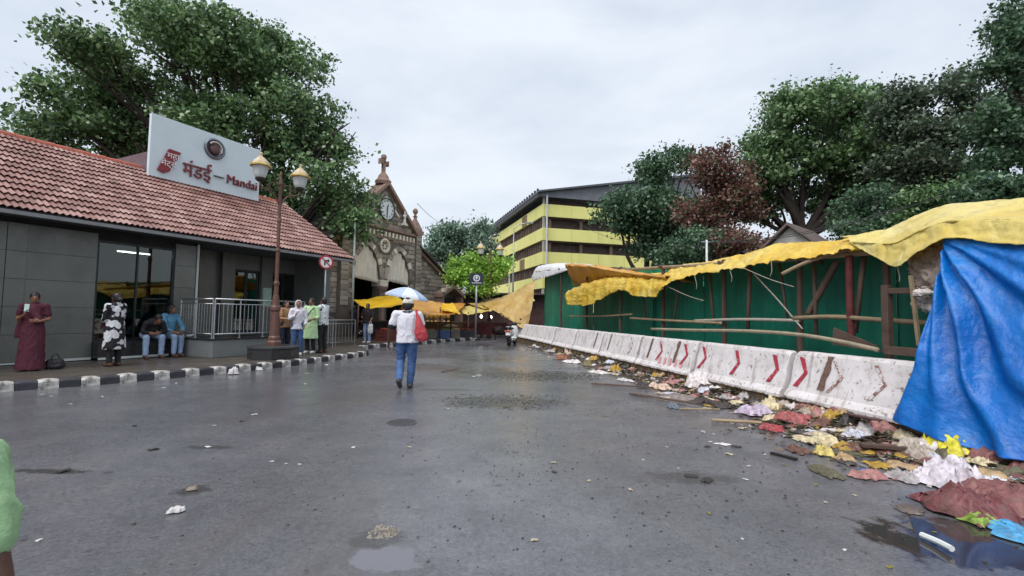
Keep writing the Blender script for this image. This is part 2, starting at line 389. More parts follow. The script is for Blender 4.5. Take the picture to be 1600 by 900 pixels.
GLASS = m_
st = thing('metro_station', 'low grey station building with red tiled roof beside the pavement', 'station', (P0.x, P0.y, .15), STROT)
def sp(name, mat, fn, bev=0, smooth=False, parent=None):
    m = MB(); fn(m); return m.build(name, mat, parent or st, bev=bev, smooth=smooth)
HE = 3.25   # eave height above pavement
# front wall: granite slabs in courses, each slab a piece
def slab(t0, t1, z0, z1, y=0.0):
    o = sp('wall_slab', GRANITE, lambda m: m.bx(t0 + .004, t1 - .004, y - .03, y + .03, z0 + .004, z1 - .004)); return o
TL = -8.0
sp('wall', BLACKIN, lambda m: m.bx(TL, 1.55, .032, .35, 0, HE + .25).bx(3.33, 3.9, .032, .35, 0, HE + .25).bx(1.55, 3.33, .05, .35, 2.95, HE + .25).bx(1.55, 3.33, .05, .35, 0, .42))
zc = [.05, .66, 1.27, 1.88, 2.49, 3.1]
tt = [TL, -6.6, -5.2, -3.8, -2.5, -1.2, -.05, .28, 1.55]
for a, b in zip(tt[:-1], tt[1:]):
    for z0, z1 in zip(zc[:-1], zc[1:]): slab(a, b, z0, z1, -.02 if abs(a + .05) < .01 else 0.0)
for z0, z1 in zip(zc[:-1], zc[1:]): slab(3.33, 3.9, z0, z1)
sp('window_ledge', DARKG, lambda m: m.bx(1.55, 3.33, -.36, .05, .05, .44), bev=.01)
wn_ = sp('window', FRAME, lambda m: m.bx(1.55, 1.6, .0, .08, .44, 2.95).bx(3.28, 3.33, .0, .08, .44, 2.95).bx(1.6, 3.28, .0, .08, .44, .5).bx(1.6, 3.28, .0, .08, 2.89, 2.95).bx(2.42, 2.46, .005, .075, .5, 2.89))
for a, b in ((1.6, 2.42), (2.46, 3.28)): sp('pane', GLASS, lambda m: m.bx(a, b, .035, .045, .5, 2.89), parent=wn_)
# room behind the glass
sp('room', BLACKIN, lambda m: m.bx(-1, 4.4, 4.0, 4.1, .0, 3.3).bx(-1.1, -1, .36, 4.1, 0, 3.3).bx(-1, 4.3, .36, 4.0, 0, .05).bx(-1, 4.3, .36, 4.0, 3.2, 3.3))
m_, t_ = newmat('tube_light'); t_.p.inputs['Emission Color'].default_value = (1, .98, .92, 1); t_.p.inputs['Emission Strength'].default_value = 9; t_.p.inputs['Base Color'].default_value = (.9, .9, .9, 1)
lt = thing('tube_light', 'lit white fluorescent tube hanging inside the station window', 'light', ST(2.95, 1.3, 3.0), STROT)
b_ = MB(); b_.bx(-.42, .42, -.03, .03, .03, .07); b_.build('batten', WHITEPVC, lt)
b_ = MB(); b_.tube([(-.4, 0, 0), (.4, 0, 0)], .016, 10); b_.build('tube', MATS['tube_light'], lt, smooth=True)
b_ = MB()
for x in (-.3, .3): b_.tube([(x, 0, .07), (x, 0, .36)], .006, 6)
b_.build('hanger', FRAME, lt)
# white skirting line and conduit
sp('skirting', WHITEPVC, lambda m: m.bx(TL, 1.55, -.045, -.032, .02, .075).bx(1.55, 3.1, -.375, -.362, .02, .075))
sp('conduit', WHITEPVC, lambda m: m.tube([(3.92, -.06, HE - .1), (3.92, -.06, .52)], .03, 8).tube([(3.92, -.06, .55), (3.80, -.06, .52), (3.72, -.06, .52)], .03, 8).tube([(3.72, -.06, .54), (3.72, -.06, .02)], .03, 8))
# raised entrance: plinth, recessed wall, doors, columns
PLT0, PLT1, PLS, PLZ = 3.38, 6.35, -1.77, .47
sp('plinth', CONC, lambda m: m.bx(3.96, 8.7, -.0, 1.6, 0, PLZ).bx(PLT0, PLT1, PLS, -.1, 0, PLZ), bev=.012)
sp('plinth_cap', DARKG, lambda m: m.bx(PLT0 - .03, PLT1 + .02, PLS - .03, -.1, PLZ + .002, PLZ + .035))
for k in range(3):
    sp('step', CONC, lambda m: m.bx(PLT1 + .03 + k * .3, PLT1 + .33 + k * .3, PLS + .2, -.05, 0, PLZ - .12 * (k + 1)), bev=.01)
sp('recess_wall', GRANITE, lambda m: m.bx(3.96, 4.35, 1.6, 1.8, PLZ, HE + .2).bx(4.35, 4.95, 1.6, 1.8, 2.5, HE + .2).bx(4.95, 5.35, 1.6, 1.8, PLZ, HE + .2).bx(5.35, 5.65, 1.7, 1.8, PLZ, HE + .2).bx(5.65, 6.1, 1.5, 1.7, PLZ, HE + .2).bx(6.1, 7.1, 1.6, 1.8, 2.7, HE + .2).bx(7.1, 7.55, 1.5, 1.7, PLZ, HE + .2).bx(7.55, 8.6, 1.6, 1.8, 2.7, HE + .2).bx(8.6, 8.9, .0, 4.5, 0, HE + .2).bx(3.9, 3.96, .36, 1.8, 0, HE + .2))
sp('door', M('dark_door', S(30, 30, 32), .4, .2, 5, .05), lambda m: m.bx(4.35, 4.95, 1.66, 1.72, PLZ, 2.5).bx(4.86, 4.89, 1.62, 1.66, 1.35, 1.6))
for a, b in ((6.1, 6.6), (6.6, 7.1), (7.55, 8.1), (8.1, 8.6)):
    d_ = sp('glass_door', FRAME, lambda m: m.bx(a, a + .05, 1.63, 1.69, PLZ, 2.7).bx(b - .05, b, 1.63, 1.69, PLZ, 2.7).bx(a + .05, b - .05, 1.63, 1.69, PLZ, PLZ + .1).bx(a + .05, b - .05, 1.63, 1.69, 2.6, 2.7))
    sp('pane', GLASS, lambda m: m.bx(a + .05, b - .05, 1.655, 1.665, PLZ + .1, 2.6), parent=d_)
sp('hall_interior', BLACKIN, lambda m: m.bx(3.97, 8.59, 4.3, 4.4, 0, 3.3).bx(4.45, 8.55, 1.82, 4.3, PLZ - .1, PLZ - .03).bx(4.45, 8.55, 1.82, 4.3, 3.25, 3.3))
nb_ = tag(sp('notice_board', M('pale_green_notice', S(176, 205, 190), .5, .2, 12, .0), lambda m: m.bx(-.17, .17, -.012, .012, -.35, .35).bx(-.1, .1, -.016, -.012, .1, .25)), 'small pale green notice fixed beside the glass doors of the station', 'notice')
nb_.parent = None; nb_.location = ST(7.33, 1.484, 1.9); nb_.rotation_euler = (0, 0, STROT)
# railing on the plinth
def railing(name, label, pts, posts, h, z0, parts=True):
    a, b = Vector(pts[0]), Vector(pts[1]); r = thing(name, label, 'railing', ST(a.x, a.y, .15 + z0), STROT + math.atan2(b.y - a.y, b.x - a.x))
    L = (b - a).to_2d().length; dz = pts[1][2] - pts[0][2]
    def Z(x): return dz * x / L
    for hh, rr, nm in ((h, .022, 'top_rail'), (h - .13, .014, 'rail'), (.12, .014, 'rail')):
        m = MB(); m.tube([(0, 0, hh), (L, 0, hh + dz)], rr, 8); m.build(nm, STEEL, r, smooth=True)
    for i in range(posts + 1):
        x = L * i / posts; m = MB(); m.tube([(x, 0, Z(x)), (x, 0, h + Z(x))], .02, 8); m.lathe([(.045, 0), (.045, .012)], (x, 0, Z(x)), 10); m.build('post', STEEL, r, smooth=False)
        if i < posts:
            nb = 6
            for k in range(1, nb):
                x2 = x + L / posts * k / nb; m = MB(); m.tube([(x2, 0, .12 + Z(x2)), (x2, 0, h - .13 + Z(x2))], .008, 6); m.build('baluster', STEEL, r)
    return r
railing('railing', 'steel railing along the front edge of the grey entrance plinth', ((PLT0 + .08, PLS + .08, 0), (PLT1 - .05, PLS + .08, 0)), 4, 1.05, PLZ + .035)
railing('railing', 'short steel railing across the end of the grey plinth by the window wall', ((PLT0 + .08, PLS + .16, 0), (PLT0 + .08, -.18, 0)), 2, 1.05, PLZ + .035)
railing('railing', 'sloping steel handrail down the station entrance steps', ((PLT1 + .02, PLS + .12, 0), (PLT1 + 1.2, PLS + .12, -PLZ + .03)), 2, .98, PLZ + .01)
railing('railing', 'steel railing beside the foot of the entrance steps, by the stone wall', ((PLT1 + 1.35, -.6, 0), (PLT1 + 3.3, -.6, 0)), 2, .95, .0)
# soffit, gutter, gable end
EY, RY, HR = -.9, 3.1, 5.75   # eave and ridge (local y), ridge height above pavement
T0, T1 = -8.3, 9.1
SL = math.hypot(RY - EY, HR - HE); sa = math.atan2(HR - HE, RY - EY); ca, sn = math.cos(sa), math.sin(sa)
def RP(t, d, h=0): return Vector((t, EY + d * ca - h * sn, HE + d * sn + h * ca))   # along the slope
sp('soffit', M('soffit_grey', S(84, 86, 88), .7, .15, 2, .1), lambda m: m.bx(T0 + .1, T1 - .1, EY + .05, 1.6, HE - .02, HE + .03))
sp('gutter', M('gutter_grey', S(126, 128, 130), .5, .2, 3, .05), lambda m: m.bx(T0, T1 - .05, EY - .09, EY + .03, HE - .1, HE - .022))
sp('roof_deck', M('roof_deck_brown', S(58, 36, 32), .8, .2, 3, .1), lambda m: m.add([RP(T0, 0, -.02), RP(T1, 0, -.02), RP(T1, SL, -.02), RP(T0, SL, -.02), RP(T0, 0, -.1), RP(T1, 0, -.1), RP(T1, SL, -.1), RP(T0, SL, -.1)], [(0, 1, 2, 3), (4, 7, 6, 5), (0, 4, 5, 1), (1, 5, 6, 2), (2, 6, 7, 3), (3, 7, 4, 0)]))
sp('back_roof', M('back_tiles', S(150, 84, 66), .7, .25, 3, .2), lambda m: m.add([Vector((T0, RY, HR - .02)), Vector((T1, RY, HR - .02)), Vector((T1, RY + 4, HE)), Vector((T0, RY + 4, HE)), Vector((T0, RY, HR - .1)), Vector((T1, RY, HR - .1)), Vector((T1, RY + 4, HE - .08)), Vector((T0, RY + 4, HE - .08))], [(0, 1, 2, 3), (4, 7, 6, 5), (0, 4, 5, 1), (1, 5, 6, 2), (2, 6, 7, 3), (3, 7, 4, 0)]))
sp('gable_wall', CONC, lambda m: m.prism([(0.0, HE), (RY, HR - .2), (RY + 3.9, HE), (RY + 3.9, 0), (4.5, 0), (4.5, HE)], lambda a, b, h: Vector((h, a, b)), 8.62, 8.82))
# tiles
m_, t_ = newmat('clay_tile')
oi = t_.n('ShaderNodeObjectInfo'); f_ = t_.noise(6, 5, .6); geo = t_.n('ShaderNodeNewGeometry')
rr_ = t_.math('FRACT', t_.math('ADD', oi.outputs['Random'], geo.outputs['Random Per Island']))
c_ = t_.ramp(rr_, [(0, S(112, 76, 70)), (.35, S(132, 92, 84)), (.7, S(148, 109, 101)), (1, S(166, 132, 124))])
c_ = t_.mix(.7, c_, t_.ramp(f_, [(.3, .7), (.6, 1.1)]), 'MULTIPLY')
big = t_.noise(.5, 4, .6, coord='Generated')
t_.l(c_, t_.p.inputs['Base Color']); t_.p.inputs['Roughness'].default_value = .42; t_.bump(f_, .15, .01)
TW, TR = .235, SL / 14
def tile_geo(m, fn):
    xs = np.linspace(0, 1, 9); P = []
    for d in (-.03, TR + .02):
        row = []
        for x in xs:
            h = .034 + .022 * math.cos(2 * math.pi * (2 * x)) + (.0 if d > 0 else .05)
            row.append(fn((x - .5) * (TW + .0), d, h))
        P.append(row)
    lip = [fn((x - .5) * TW, -.012, .034 + .05 - .026 + .022 * math.cos(4 * math.pi * x)) for x in xs]
    lip0 = [fn((x - .5) * TW, TR * .6, .03) for x in xs]
    m.grid([lip0, lip] + P)
tm = MB(); tile_geo(tm, lambda x, d, h: Vector((x, d * ca - h * sn, d * sn + h * ca))); TILE = tm.mesh('tile', m_, smooth=False, fix=False)
spots = []
for r in range(14):
    for k in range(int((T1 - T0) / TW)):
        t = T0 + TW * (k + .5); p = RP(t, r * TR)
        w = st.matrix_basis @ p if False else ST(p.x, p.y, p.z + .15)
        d = cam.matrix_world.inverted() @ w; vis = d.z < 0 and abs(d.x / d.z) < 1.12
        spots.append((d.length + (0 if vis else 1000), t, r))
spots.sort()
SIGN_T = (3.77, 7.54)
for _, t, r in spots[:300]:
    o = link('tile', TILE, st); o.location = RP(t + random.uniform(-.004, .004), r * TR + random.uniform(-.006, .006), random.uniform(-.003, .004)); o.rotation_euler = (0, 0, random.uniform(-.01, .01))
m = MB()
for _, t, r in spots[300:]:
    j = random.uniform(-.006, .006); tile_geo(m, lambda x, d, h: RP(t + x, r * TR + d + j, h))
stuff(m.build('tiles', MATS['clay_tile'], st, fix=False))
sp('ridge_cap', M('ridge_tile', S(172, 92, 70), .5, .25, 5, .2), lambda m: [m.tube([(T0 + .4 * i, RY, HR + .0), (T0 + .4 * (i + 1) - .01, RY, HR + .015)], .11, 10) for i in range(int((T1 - T0) / .4))])
sp('verge_board', M('verge_brown', S(120, 58, 46), .6, .2, 4, .1), lambda m: m.beam(RP(T1 + .02, -.03, -.06), RP(T1 + .02, SL, -.06), .04, .2))
# roof sign
SY = RP(0, 3.5 / ca * ca).y
SGY, SGZ = 2.55, HE + (2.55 - EY) * math.tan(sa) + .06
sg = thing('station_sign', 'white roof sign board with red lettering and a round emblem', 'sign', ST(0, SGY, SGZ + .15), STROT)
WB = M('sign_white', S(206, 220, 226), .4, .05, 1.5, .02, 20)
m = MB(); m.bx(SIGN_T[0], SIGN_T[1], -.06, .06, 0, 2.0); m.build('board', WB, sg, bev=.006)
RED = M('sign_red_brown', S(122, 52, 56), .4, .2, 8, .03)
def stext(s, size, x, z, mat, nm, ext=.03, y=-.095, width=None):
    me = text_mesh(s, size, ext, mat, nm); xs = [v.co.x for v in me.vertices]; ys = [v.co.y for v in me.vertices]
    for v in me.vertices: v.co.x -= (max(xs) + min(xs)) / 2; v.co.y -= (max(ys) + min(ys)) / 2
    o = link(nm, me, sg); o.location = (x, y, z); o.rotation_euler = (math.pi / 2, 0, 0); k = width / (max(xs) - min(xs)) if width else 1; o.scale = (k, 1, 1); return o
stext('मंडई', .66, 5.22, .54, RED, 'lettering', width=.94)
stext('–', .5, 5.96, .53, M('sign_dash', S(86, 92, 84), .4, .1, 5, .02), 'dash', width=.36)
stext('Mandai', .46, 6.84, .54, RED, 'lettering', width=1.16)
m = MB(); m.prism([(3.99, .24), (4.18, .17), (4.33, .25), (4.66, .98), (4.30, 1.0)], lambda a, b, h: Vector((a, h, b)), -.13, -.07); m.build('badge', M('badge_red', S(128, 36, 46), .4, .25, 5, .02), sg)
stext('महा', .26, 4.42, .76, M('badge_white', S(225, 222, 220), .4, .05, 5, 0), 'badge_lettering', .008, -.14)
stext('मेट्रो', .26, 4.30, .50, MATS['badge_white'], 'badge_lettering', .008, -.14)
RX = Matrix.Rotation(math.pi / 2, 3, 'X')
m = MB(); m.lathe([(.36, 0), (.37, .05), (.33, .08), (.30, .075), (.30, .03), (.001, .03)], (5.77, -.062, 1.48), 32, RX); em = m.build('emblem', M('emblem_steel', S(120, 122, 130), .3, .3, 6, .05, metal=.6), sg, smooth=True)
m = MB(); m.lathe([(.16, .03), (.17, .07), (.10, .1), (.001, .1)], (5.75, -.06, 1.44), 24, RX); m.build('emblem_centre', M('emblem_brown', S(96, 60, 62), .45, .3, 8, .05), em, smooth=True)
m = MB(); m.tube([(5.77 + .23 * math.cos(a), -.135, 1.48 + .23 * math.sin(a)) for a in np.linspace(-.6, 2.6, 18)], .03, 6); m.build('emblem_swirl', M('emblem_pale', S(196, 190, 186), .4, .1, 8, .02), em, smooth=True)
m = MB(); m.prism([(.062, .0), (.062, .8), (2.3, .8), (2.3, -.6), (.55, .3)], lambda a, b, h: Vector((h, a, b)), SIGN_T[0] + .05, SIGN_T[1] - .05); m.build('backing_box', M('sign_back', S(104, 82, 88), .6, .2, 3, .1), sg)
# ================================================================ stone market hall with clock gable
MK0 = Vector((-7.35, 27.0, .15))
NF = N_.copy()
def MKP(px, py): # photograph ray on the front plane -> local (t, z)
    p = PLN(px, py, MK0, NF); d = p - MK0; return d.dot(U), d.z
m_, t_ = newmat('basalt_stone')
oi = t_.n('ShaderNodeObjectInfo'); f_ = t_.noise(5, 6, .65, coord='Object'); geo = t_.n('ShaderNodeNewGeometry')
rr_ = t_.math('FRACT', t_.math('ADD', oi.outputs['Random'], geo.outputs['Random Per Island']))
c_ = t_.ramp(rr_, [(0, S(122, 114, 105)), (.4, S(148, 139, 128)), (.75, S(166, 156, 144)), (1, S(184, 174, 160))])
t_.l(t_.mix(.8, c_, t_.ramp(f_, [(.3, .55), (.65, 1.15)]), 'MULTIPLY'), t_.p.inputs['Base Color']); t_.p.inputs['Roughness'].default_value = .75; t_.bump(f_, .5, .03)
STONE = m_
MORTAR = M('dark_mortar', S(106, 98, 90), .85, .3, 3, .3, 20)
TRIM = M('brown_trim_stone', S(146, 120, 108), .7, .3, 5, .3, 25)
CREAM = M('cream_dressed_stone', S(226, 218, 202), .7, .25, 8, .2, 25, rnd=.1)
mk = thing('market_hall', 'old stone market hall with clock gable, pointed arches and cross finial', 'market hall', MK0, STROT)
def mp2(name, mat, fn, parent=None, bev=0, smooth=False):
    m = MB(); fn(m); return m.build(name, mat, parent or mk, bev=bev, smooth=smooth)
AI, AO, AS, AA = .30, 2.36, 2.9, 4.95          # arch: inner and outer edge, springing, apex heights
GW, GH0, GH1 = 2.78, 6.1, 8.62                # gable half width, shoulder height, apex height
def gable(t): return GH1 - (GH1 - GH0) * abs(t) / GW
def arch(t):
    a = abs(t)
    if a <= AI or a >= AO: return 0.0
    c = (AI + AO) / 2; w = (AO - AI) / 2; x = abs(a - c) / w       # pointed: two circular arcs
    return AS + (AA - AS) * math.sqrt(max(0, 1 - ((x + .35) / 1.35) ** 2)) / math.sqrt(1 - (.35 / 1.35) ** 2)
ts = sorted(set([-GW, GW, 0, -AI, AI, -AO, AO] + [s * (AI + (AO - AI) * k / 24) for s in (-1, 1) for k in range(25)]))
def front(m):
    for a, b in zip(ts[:-1], ts[1:]):
        c = (a + b) / 2; inside = AI < abs(c) < AO
        za, zb = (arch(a), arch(b)) if inside else (0, 0)
        if inside:
            if abs(abs(a) - AI) < 1e-6 or abs(abs(a) - AO) < 1e-6: za = AS
            if abs(abs(b) - AI) < 1e-6 or abs(abs(b) - AO) < 1e-6: zb = AS
        v = []
        for y in (0, .55):
            v += [Vector((a, y, za)), Vector((b, y, zb)), Vector((b, y, gable(b))), Vector((a, y, gable(a)))]
        m.add(v, [(0, 1, 2, 3), (7, 6, 5, 4), (0, 4, 5, 1), (3, 2, 6, 7)])
    for t in (-AO, -AI, AI, AO): m.add([Vector((t, 0, 0)), Vector((t, .55, 0)), Vector((t, .55, AS)), Vector((t, 0, AS))], [(0, 1, 2, 3)])
wall = mp2('front_wall', MORTAR, front)
# aisles
AT = 8.6
for s in (-1, 1):
    mp2('aisle_wall', MORTAR, lambda m: m.prism([(GW + .55, 0), (GW + .55, 5.3), (AT, 2.6), (AT, 0)], lambda a, b, h: Vector((s * a, h, b)), .12, .5))
    mp2('aisle_roof', M('dark_roof', S(62, 54, 52), .7, .3, 3, .2), lambda m: m.prism([(GW + .3, 5.55), (AT + .5, 2.62), (AT + .5, 2.48), (GW + .3, 5.41)], lambda a, b, h: Vector((s * a, h, b)), -.22, 26))
    mp2('aisle_verge', TRIM, lambda m: m.prism([(GW + .56, 5.26), (AT + .3, 2.5), (AT + .3, 2.3), (GW + .56, 5.06)], lambda a, b, h: Vector((s * a, h, b)), -.04, .115))
    mp2('nave_roof', MATS['dark_roof'], lambda m: m.prism([(0, GH1 - .25), (GW + .3, GH0 - .45), (GW + .3, GH0 - .6), (0, GH1 - .4)], lambda a, b, h: Vector((s * a, h, b)), .56, 26))
    mp2('nave_wall', MORTAR, lambda m: m.bx(s * (GW - .1), s * (GW + .2), .56, 26, 5.2, 5.62))
    # pilaster with stone courses, pinnacle on top
    pl = mp2('pilaster', MORTAR, lambda m: m.bx(s * GW, s * (GW + .55), -.12, .6, 0, 6.2))
    mp2('pinnacle', TRIM, lambda m: m.bx(s * (GW - .08), s * (GW + .63), -.2, .68, 6.2, 6.42).lathe([(.5, 6.42), (.46, 6.6), (.1, 7.25), (.1, 7.32), (.18, 7.4)], (s * (GW + .28), .24, 0), 4, ph=math.pi / 4).lathe([(.08, 7.4), (.09, 7.55), (.17, 7.66), (.17, 7.78), (.08, 7.9), (.01, 7.92)], (s * (GW + .28), .24, 0), 10))
    # raking coping
    mp2('coping', TRIM, lambda m: m.prism([(0, GH1 + .22), (GW + .05, GH0 + .22), (GW + .05, GH0 - .02), (0, GH1 - .02)], lambda a, b, h: Vector((s * a, h, b)), -.22, .7))
    mp2('inner_moulding', CREAM, lambda m: m.prism([(0, GH1 - .62), (1.15, GH1 - 1.6), (1.15, GH1 - 1.74), (0, GH1 - .76)], lambda a, b, h: Vector((s * a, h, b)), -.07, -.002))
mp2('string_course', TRIM, lambda m: m.bx(-GW, GW, -.12, -.002, 6.02, 6.16).bx(-GW, GW, -.06, -.002, 5.5, 5.58))
mp2('impost', CREAM, lambda m: m.bx(-.32, .32, -.08, .6, AS - .15, AS + .12).bx(-.36, .36, -.1, .62, AS + .12, AS + .2), bev=.01)
for i in range(17):
    t = -GW + .2 + i * (2 * GW - .4) / 16
    mp2('corbel', CREAM, lambda m: m.bx(t - .06, t + .06, -.1, -.002, 5.62, 5.9))
# capital and column between the arches
mp2('column', TRIM, lambda m: m.lathe([(.26, 0), (.26, .25), (.18, .32), (.17, 2.2), (.2, 2.25), (.2, 2.32), (.17, 2.36), (.33, 2.62), (.36, 2.75)], (0, .12, 0), 14))
# finial with cross
def finial(m):
    z = GH1 + .15
    m.lathe([(.55, z - .1), (.62, z + .12), (.45, z + .3), (.36, z + .55), (.2, z + .75), (.14, z + .9), (.17, z + 1.0), (.1, z + 1.1)], (0, .24, 0), 8, ph=math.pi / 8)
    z += 1.05
    for (a, b, c, d) in ((-.12, .12, 0, .75), (-.38, .38, .4, .64)): m.bx(a, b, .14, .34, z + c, z + d)
    m.bx(-.44, -.38, .12, .36, z + .32, z + .72); m.bx(.38, .44, .12, .36, z + .32, z + .72)
    m.lathe([(.12, z + .72), (.2, z + .84), (.2, z + 1.02), (.12, z + 1.12), (.02, z + 1.14)], (0, .24, 0), 12)
fo_ = mp2('finial_cross', TRIM, finial); fo_.scale = (.8, .8, .78); fo_.location = (0, .05, (GH1 + .05) * .22)
# rosette
RX = Matrix.Rotation(math.pi / 2, 3, 'X')
ro = mp2('rosette', CREAM, lambda m: m.lathe([(.42, 0), (.43, .07), (.36, .1), (.28, .07), (.28, .02), (.001, .02)], (0, -.001, 5.08), 24, RX), smooth=True)
for k in range(6):
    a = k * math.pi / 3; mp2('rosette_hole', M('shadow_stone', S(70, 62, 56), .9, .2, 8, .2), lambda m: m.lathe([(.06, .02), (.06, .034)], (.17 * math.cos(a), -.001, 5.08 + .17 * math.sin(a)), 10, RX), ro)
# stones: individual proud blocks
SV = []
for k in range(4):
    rnd = random.Random(k); m = MB()
    m.add([Vector((x * .5 + rnd.uniform(-.012, .012), y, z * .5 + rnd.uniform(-.03, .03))) for y, f in ((0.05, 1), (-.5, 1), (-.9, .9)) for x, z in ((-f, -f), (f, -f), (f, f), (-f, f))],
          [(i * 4 + j, i * 4 + (j + 1) % 4, (i + 1) * 4 + (j + 1) % 4, (i + 1) * 4 + j) for i in range(2) for j in range(4)] + [(8, 9, 10, 11)])
    SV.append(m.mesh('stone', STONE))
blocks = []
rs = random.Random(11)
def course(t0, t1, z, h, y, ok):
    t = t0
    while t < t1 - .12:
        L = min(rs.uniform(.38, .78), t1 - t)
        if t1 - t - L < .2: L = t1 - t
        if ok(t, t + L, z, z + h): blocks.append((t + L / 2, y, z + h / 2, L - .02, h - .025))
        else:
            for q in (0, .5):
                if ok(t + q * L, t + (q + .5) * L, z, z + h): blocks.append((t + (q + .25) * L, y, z + h / 2, L * .5 - .02, h - .025))
        t += L
def okf(a, b, z0, z1):
    if z1 > min(gable(a), gable(b)) - .02: return False
    for q in np.linspace(a, b, 5):
        if AI - .02 < abs(q) < AO + .02 and z0 < arch(q) + .32: return False
    return not (abs((a + b) / 2) < .62 and 4.6 < (z0 + z1) / 2 < 5.52)
z = 2.0
while z < 8.6:
    if not (5.48 <= z + .1 <= 6.1): course(-GW, GW, z, .255, 0, okf)
    z += .26
for s in (-1, 1):
    z = 1.6
    while z < 6.15:
        h = .26; course(*sorted((s * GW + s * .01, s * (GW + .54))), z, h, -.12, lambda a, b, c, d: True); z += h
    z = 1.2
    while z < 5.1:
        course(*sorted((s * (GW + .56), s * AT)), z, .26, .12, lambda a, b, c, d: d < 5.3 - (max(abs(a), abs(b)) - GW - .55) * 2.7 / (AT - GW - .55) - .25 and not (s > 0 and a > 5.3 and a < 7.9 and c < 2.9)); z += .26
# the largest in view first
def bd(b):
    w = MK0 + U * b[0] - N_ * b[1] + Vector((0, 0, b[2])); hid = b[2] < 2.2 or (b[0] < -3.4 and b[2] > 3.2) or b[0] < -5.2
    return (hid, (w - CP).length / math.sqrt(b[3] * b[4]))
blocks.sort(key=bd)
for i, (t, y, z, L, h) in enumerate(blocks[:300]):
    o = link('stone', SV[i % 4], mk); o.location = (t, y, z); o.scale = (L, rs.uniform(.03, .06), h)
m = MB()
for t, y, z, L, h in blocks[300:]: m.bx(t - L / 2, t + L / 2, y - .04, y + .02, z - h / 2, z + h / 2)
if blocks[300:]: stuff(m.build('stones', STONE, mk, fix=False))
# voussoirs: cream ones among the dark
for s in (-1, 1):
    c = (AI + AO) / 2; w = (AO - AI) / 2
    n = 13
    for k in range(n):
        x0 = -1 + 2 * k / n; x1 = -1 + 2 * (k + 1) / n
        def pt(x, o):
            t = c + w * x * .999; e = .01; za = arch(c + w * max(-.999, min(.999, x - e))); zb = arch(c + w * max(-.999, min(.999, x + e)))
            d = Vector((2 * e * w, 0, zb - za)).normalized(); nrm = Vector((-d.z, 0, d.x)); z0 = max(arch(t), AS)
            p = Vector((t, 0, z0)) + nrm * o; return Vector((s * p.x, 0, p.z))
        cream = k in (1, 4, 8, 11)
        a0, a1, b0, b1 = pt(x0 + .012, .02), pt(x1 - .012, .02), pt(x0 + .012, .30), pt(x1 - .012, .30)
        dy = -.07 if cream else -.045
        m = MB(); f = [p + Vector((0, dy, 0)) for p in (a0, a1, b1, b0)]; g = [p + Vector((0, -.003, 0)) for p in (a0, a1, b1, b0)]
        m.add(f + g, [(0, 1, 2, 3), (7, 6, 5, 4), (0, 4, 5, 1), (1, 5, 6, 2), (2, 6, 7, 3), (3, 7, 4, 0)]); m.build('voussoir', CREAM if cream else STONE, mk)
    # white cloth screens in the arch heads
    rows = []
    for j in range(9):
        row = []
        for i in range(33):
            x = -.97 + 1.94 * i / 32; top = max(AS + .05, arch(c + w * x) - .03); bot = 3.02 - .10 * (s * x) + .03 * noise.noise(Vector((x * 4, s, 0)))
            row.append(Vector((s * (c + w * x), .1 + .04 * math.sin(x * 19) * (1 - j / 9) + .03 * noise.noise(Vector((x * 5, j * .4, s))), top + (min(bot, top) - top) * j / 8)))
        rows.append(row)
    cl = sheet('arch_screen', rows, M('dirty_white_cloth', S(226, 219, 204), .8, .28, 3, .15, 20, stretch=(3, 3, .5)))
    cl.location = MK0; cl.rotation_euler = (0, 0, STROT)
    tag(cl, 'weathered cream sheet closing the head of the pointed arch ' + ('beside the drain pole' if s < 0 else 'beside the right-hand pilaster'), 'screen')
# dark interior of the hall
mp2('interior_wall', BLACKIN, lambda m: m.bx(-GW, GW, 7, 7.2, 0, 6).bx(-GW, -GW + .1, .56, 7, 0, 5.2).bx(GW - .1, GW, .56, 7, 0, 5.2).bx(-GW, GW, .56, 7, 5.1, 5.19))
# side porch arch on right aisle
mp2('porch', TRIM, lambda m: m.bx(5.2, 5.45, -.5, .1, 0, 2.6).bx(7.6, 7.85, -.5, .1, 0, 2.6).prism([(5.1, 2.6), (6.5, 3.25), (7.95, 2.6), (7.95, 2.35), (6.5, 3.0), (5.1, 2.35)], lambda a, b, h: Vector((a, h, b)), -.6, .115))
for t, z in ((5.25, 2.78), (5.85, 3.07), (6.5, 3.38), (7.1, 3.1), (7.7, 2.8)):
    mp2('porch_block', CREAM, lambda m: m.bx(t - .14, t + .14, -.66, -.45, z - .12, z + .14), bev=.01)
mp2('porch_door', BLACKIN, lambda m: m.bx(5.46, 7.59, .05, .11, 0, 2.35))
# the clock
ck = thing('wall_clock', 'round white clock with black hands on the stone gable', 'clock', MK0 + Vector((0, 0, 7.2)) + N_ * .06, STROT)
m = MB(); m.lathe([(.64, 0), (.66, .09), (.6, .1), (.58, .07)], (0, 0, 0), 36, RX, cap=False); m.build('rim', M('clock_rim', S(40, 66, 62), .4, .2, 8, .05), ck, smooth=True)
m = MB(); m.lathe([(.6, 0), (.6, .05), (.001, .05)], (0, 0, 0), 36, RX); m.build('face', M('clock_face', S(226, 232, 234), .4, .06, 3, 0), ck)
BLK = M('black_paint', S(26, 26, 28), .5, .2, 8, .05)
for k, s_ in enumerate(('XII', 'I', 'II', 'III', 'IV', 'V', 'VI', 'VII', 'VIII', 'IX', 'X', 'XI')):
    a = math.pi / 2 - k * math.pi / 6; o = link('numeral', text_mesh(s_, .17, .004, BLK, 'numeral'), ck); o.location = (.47 * math.cos(a), -.056, .47 * math.sin(a)); o.rotation_euler = (math.pi / 2, 0, 0)
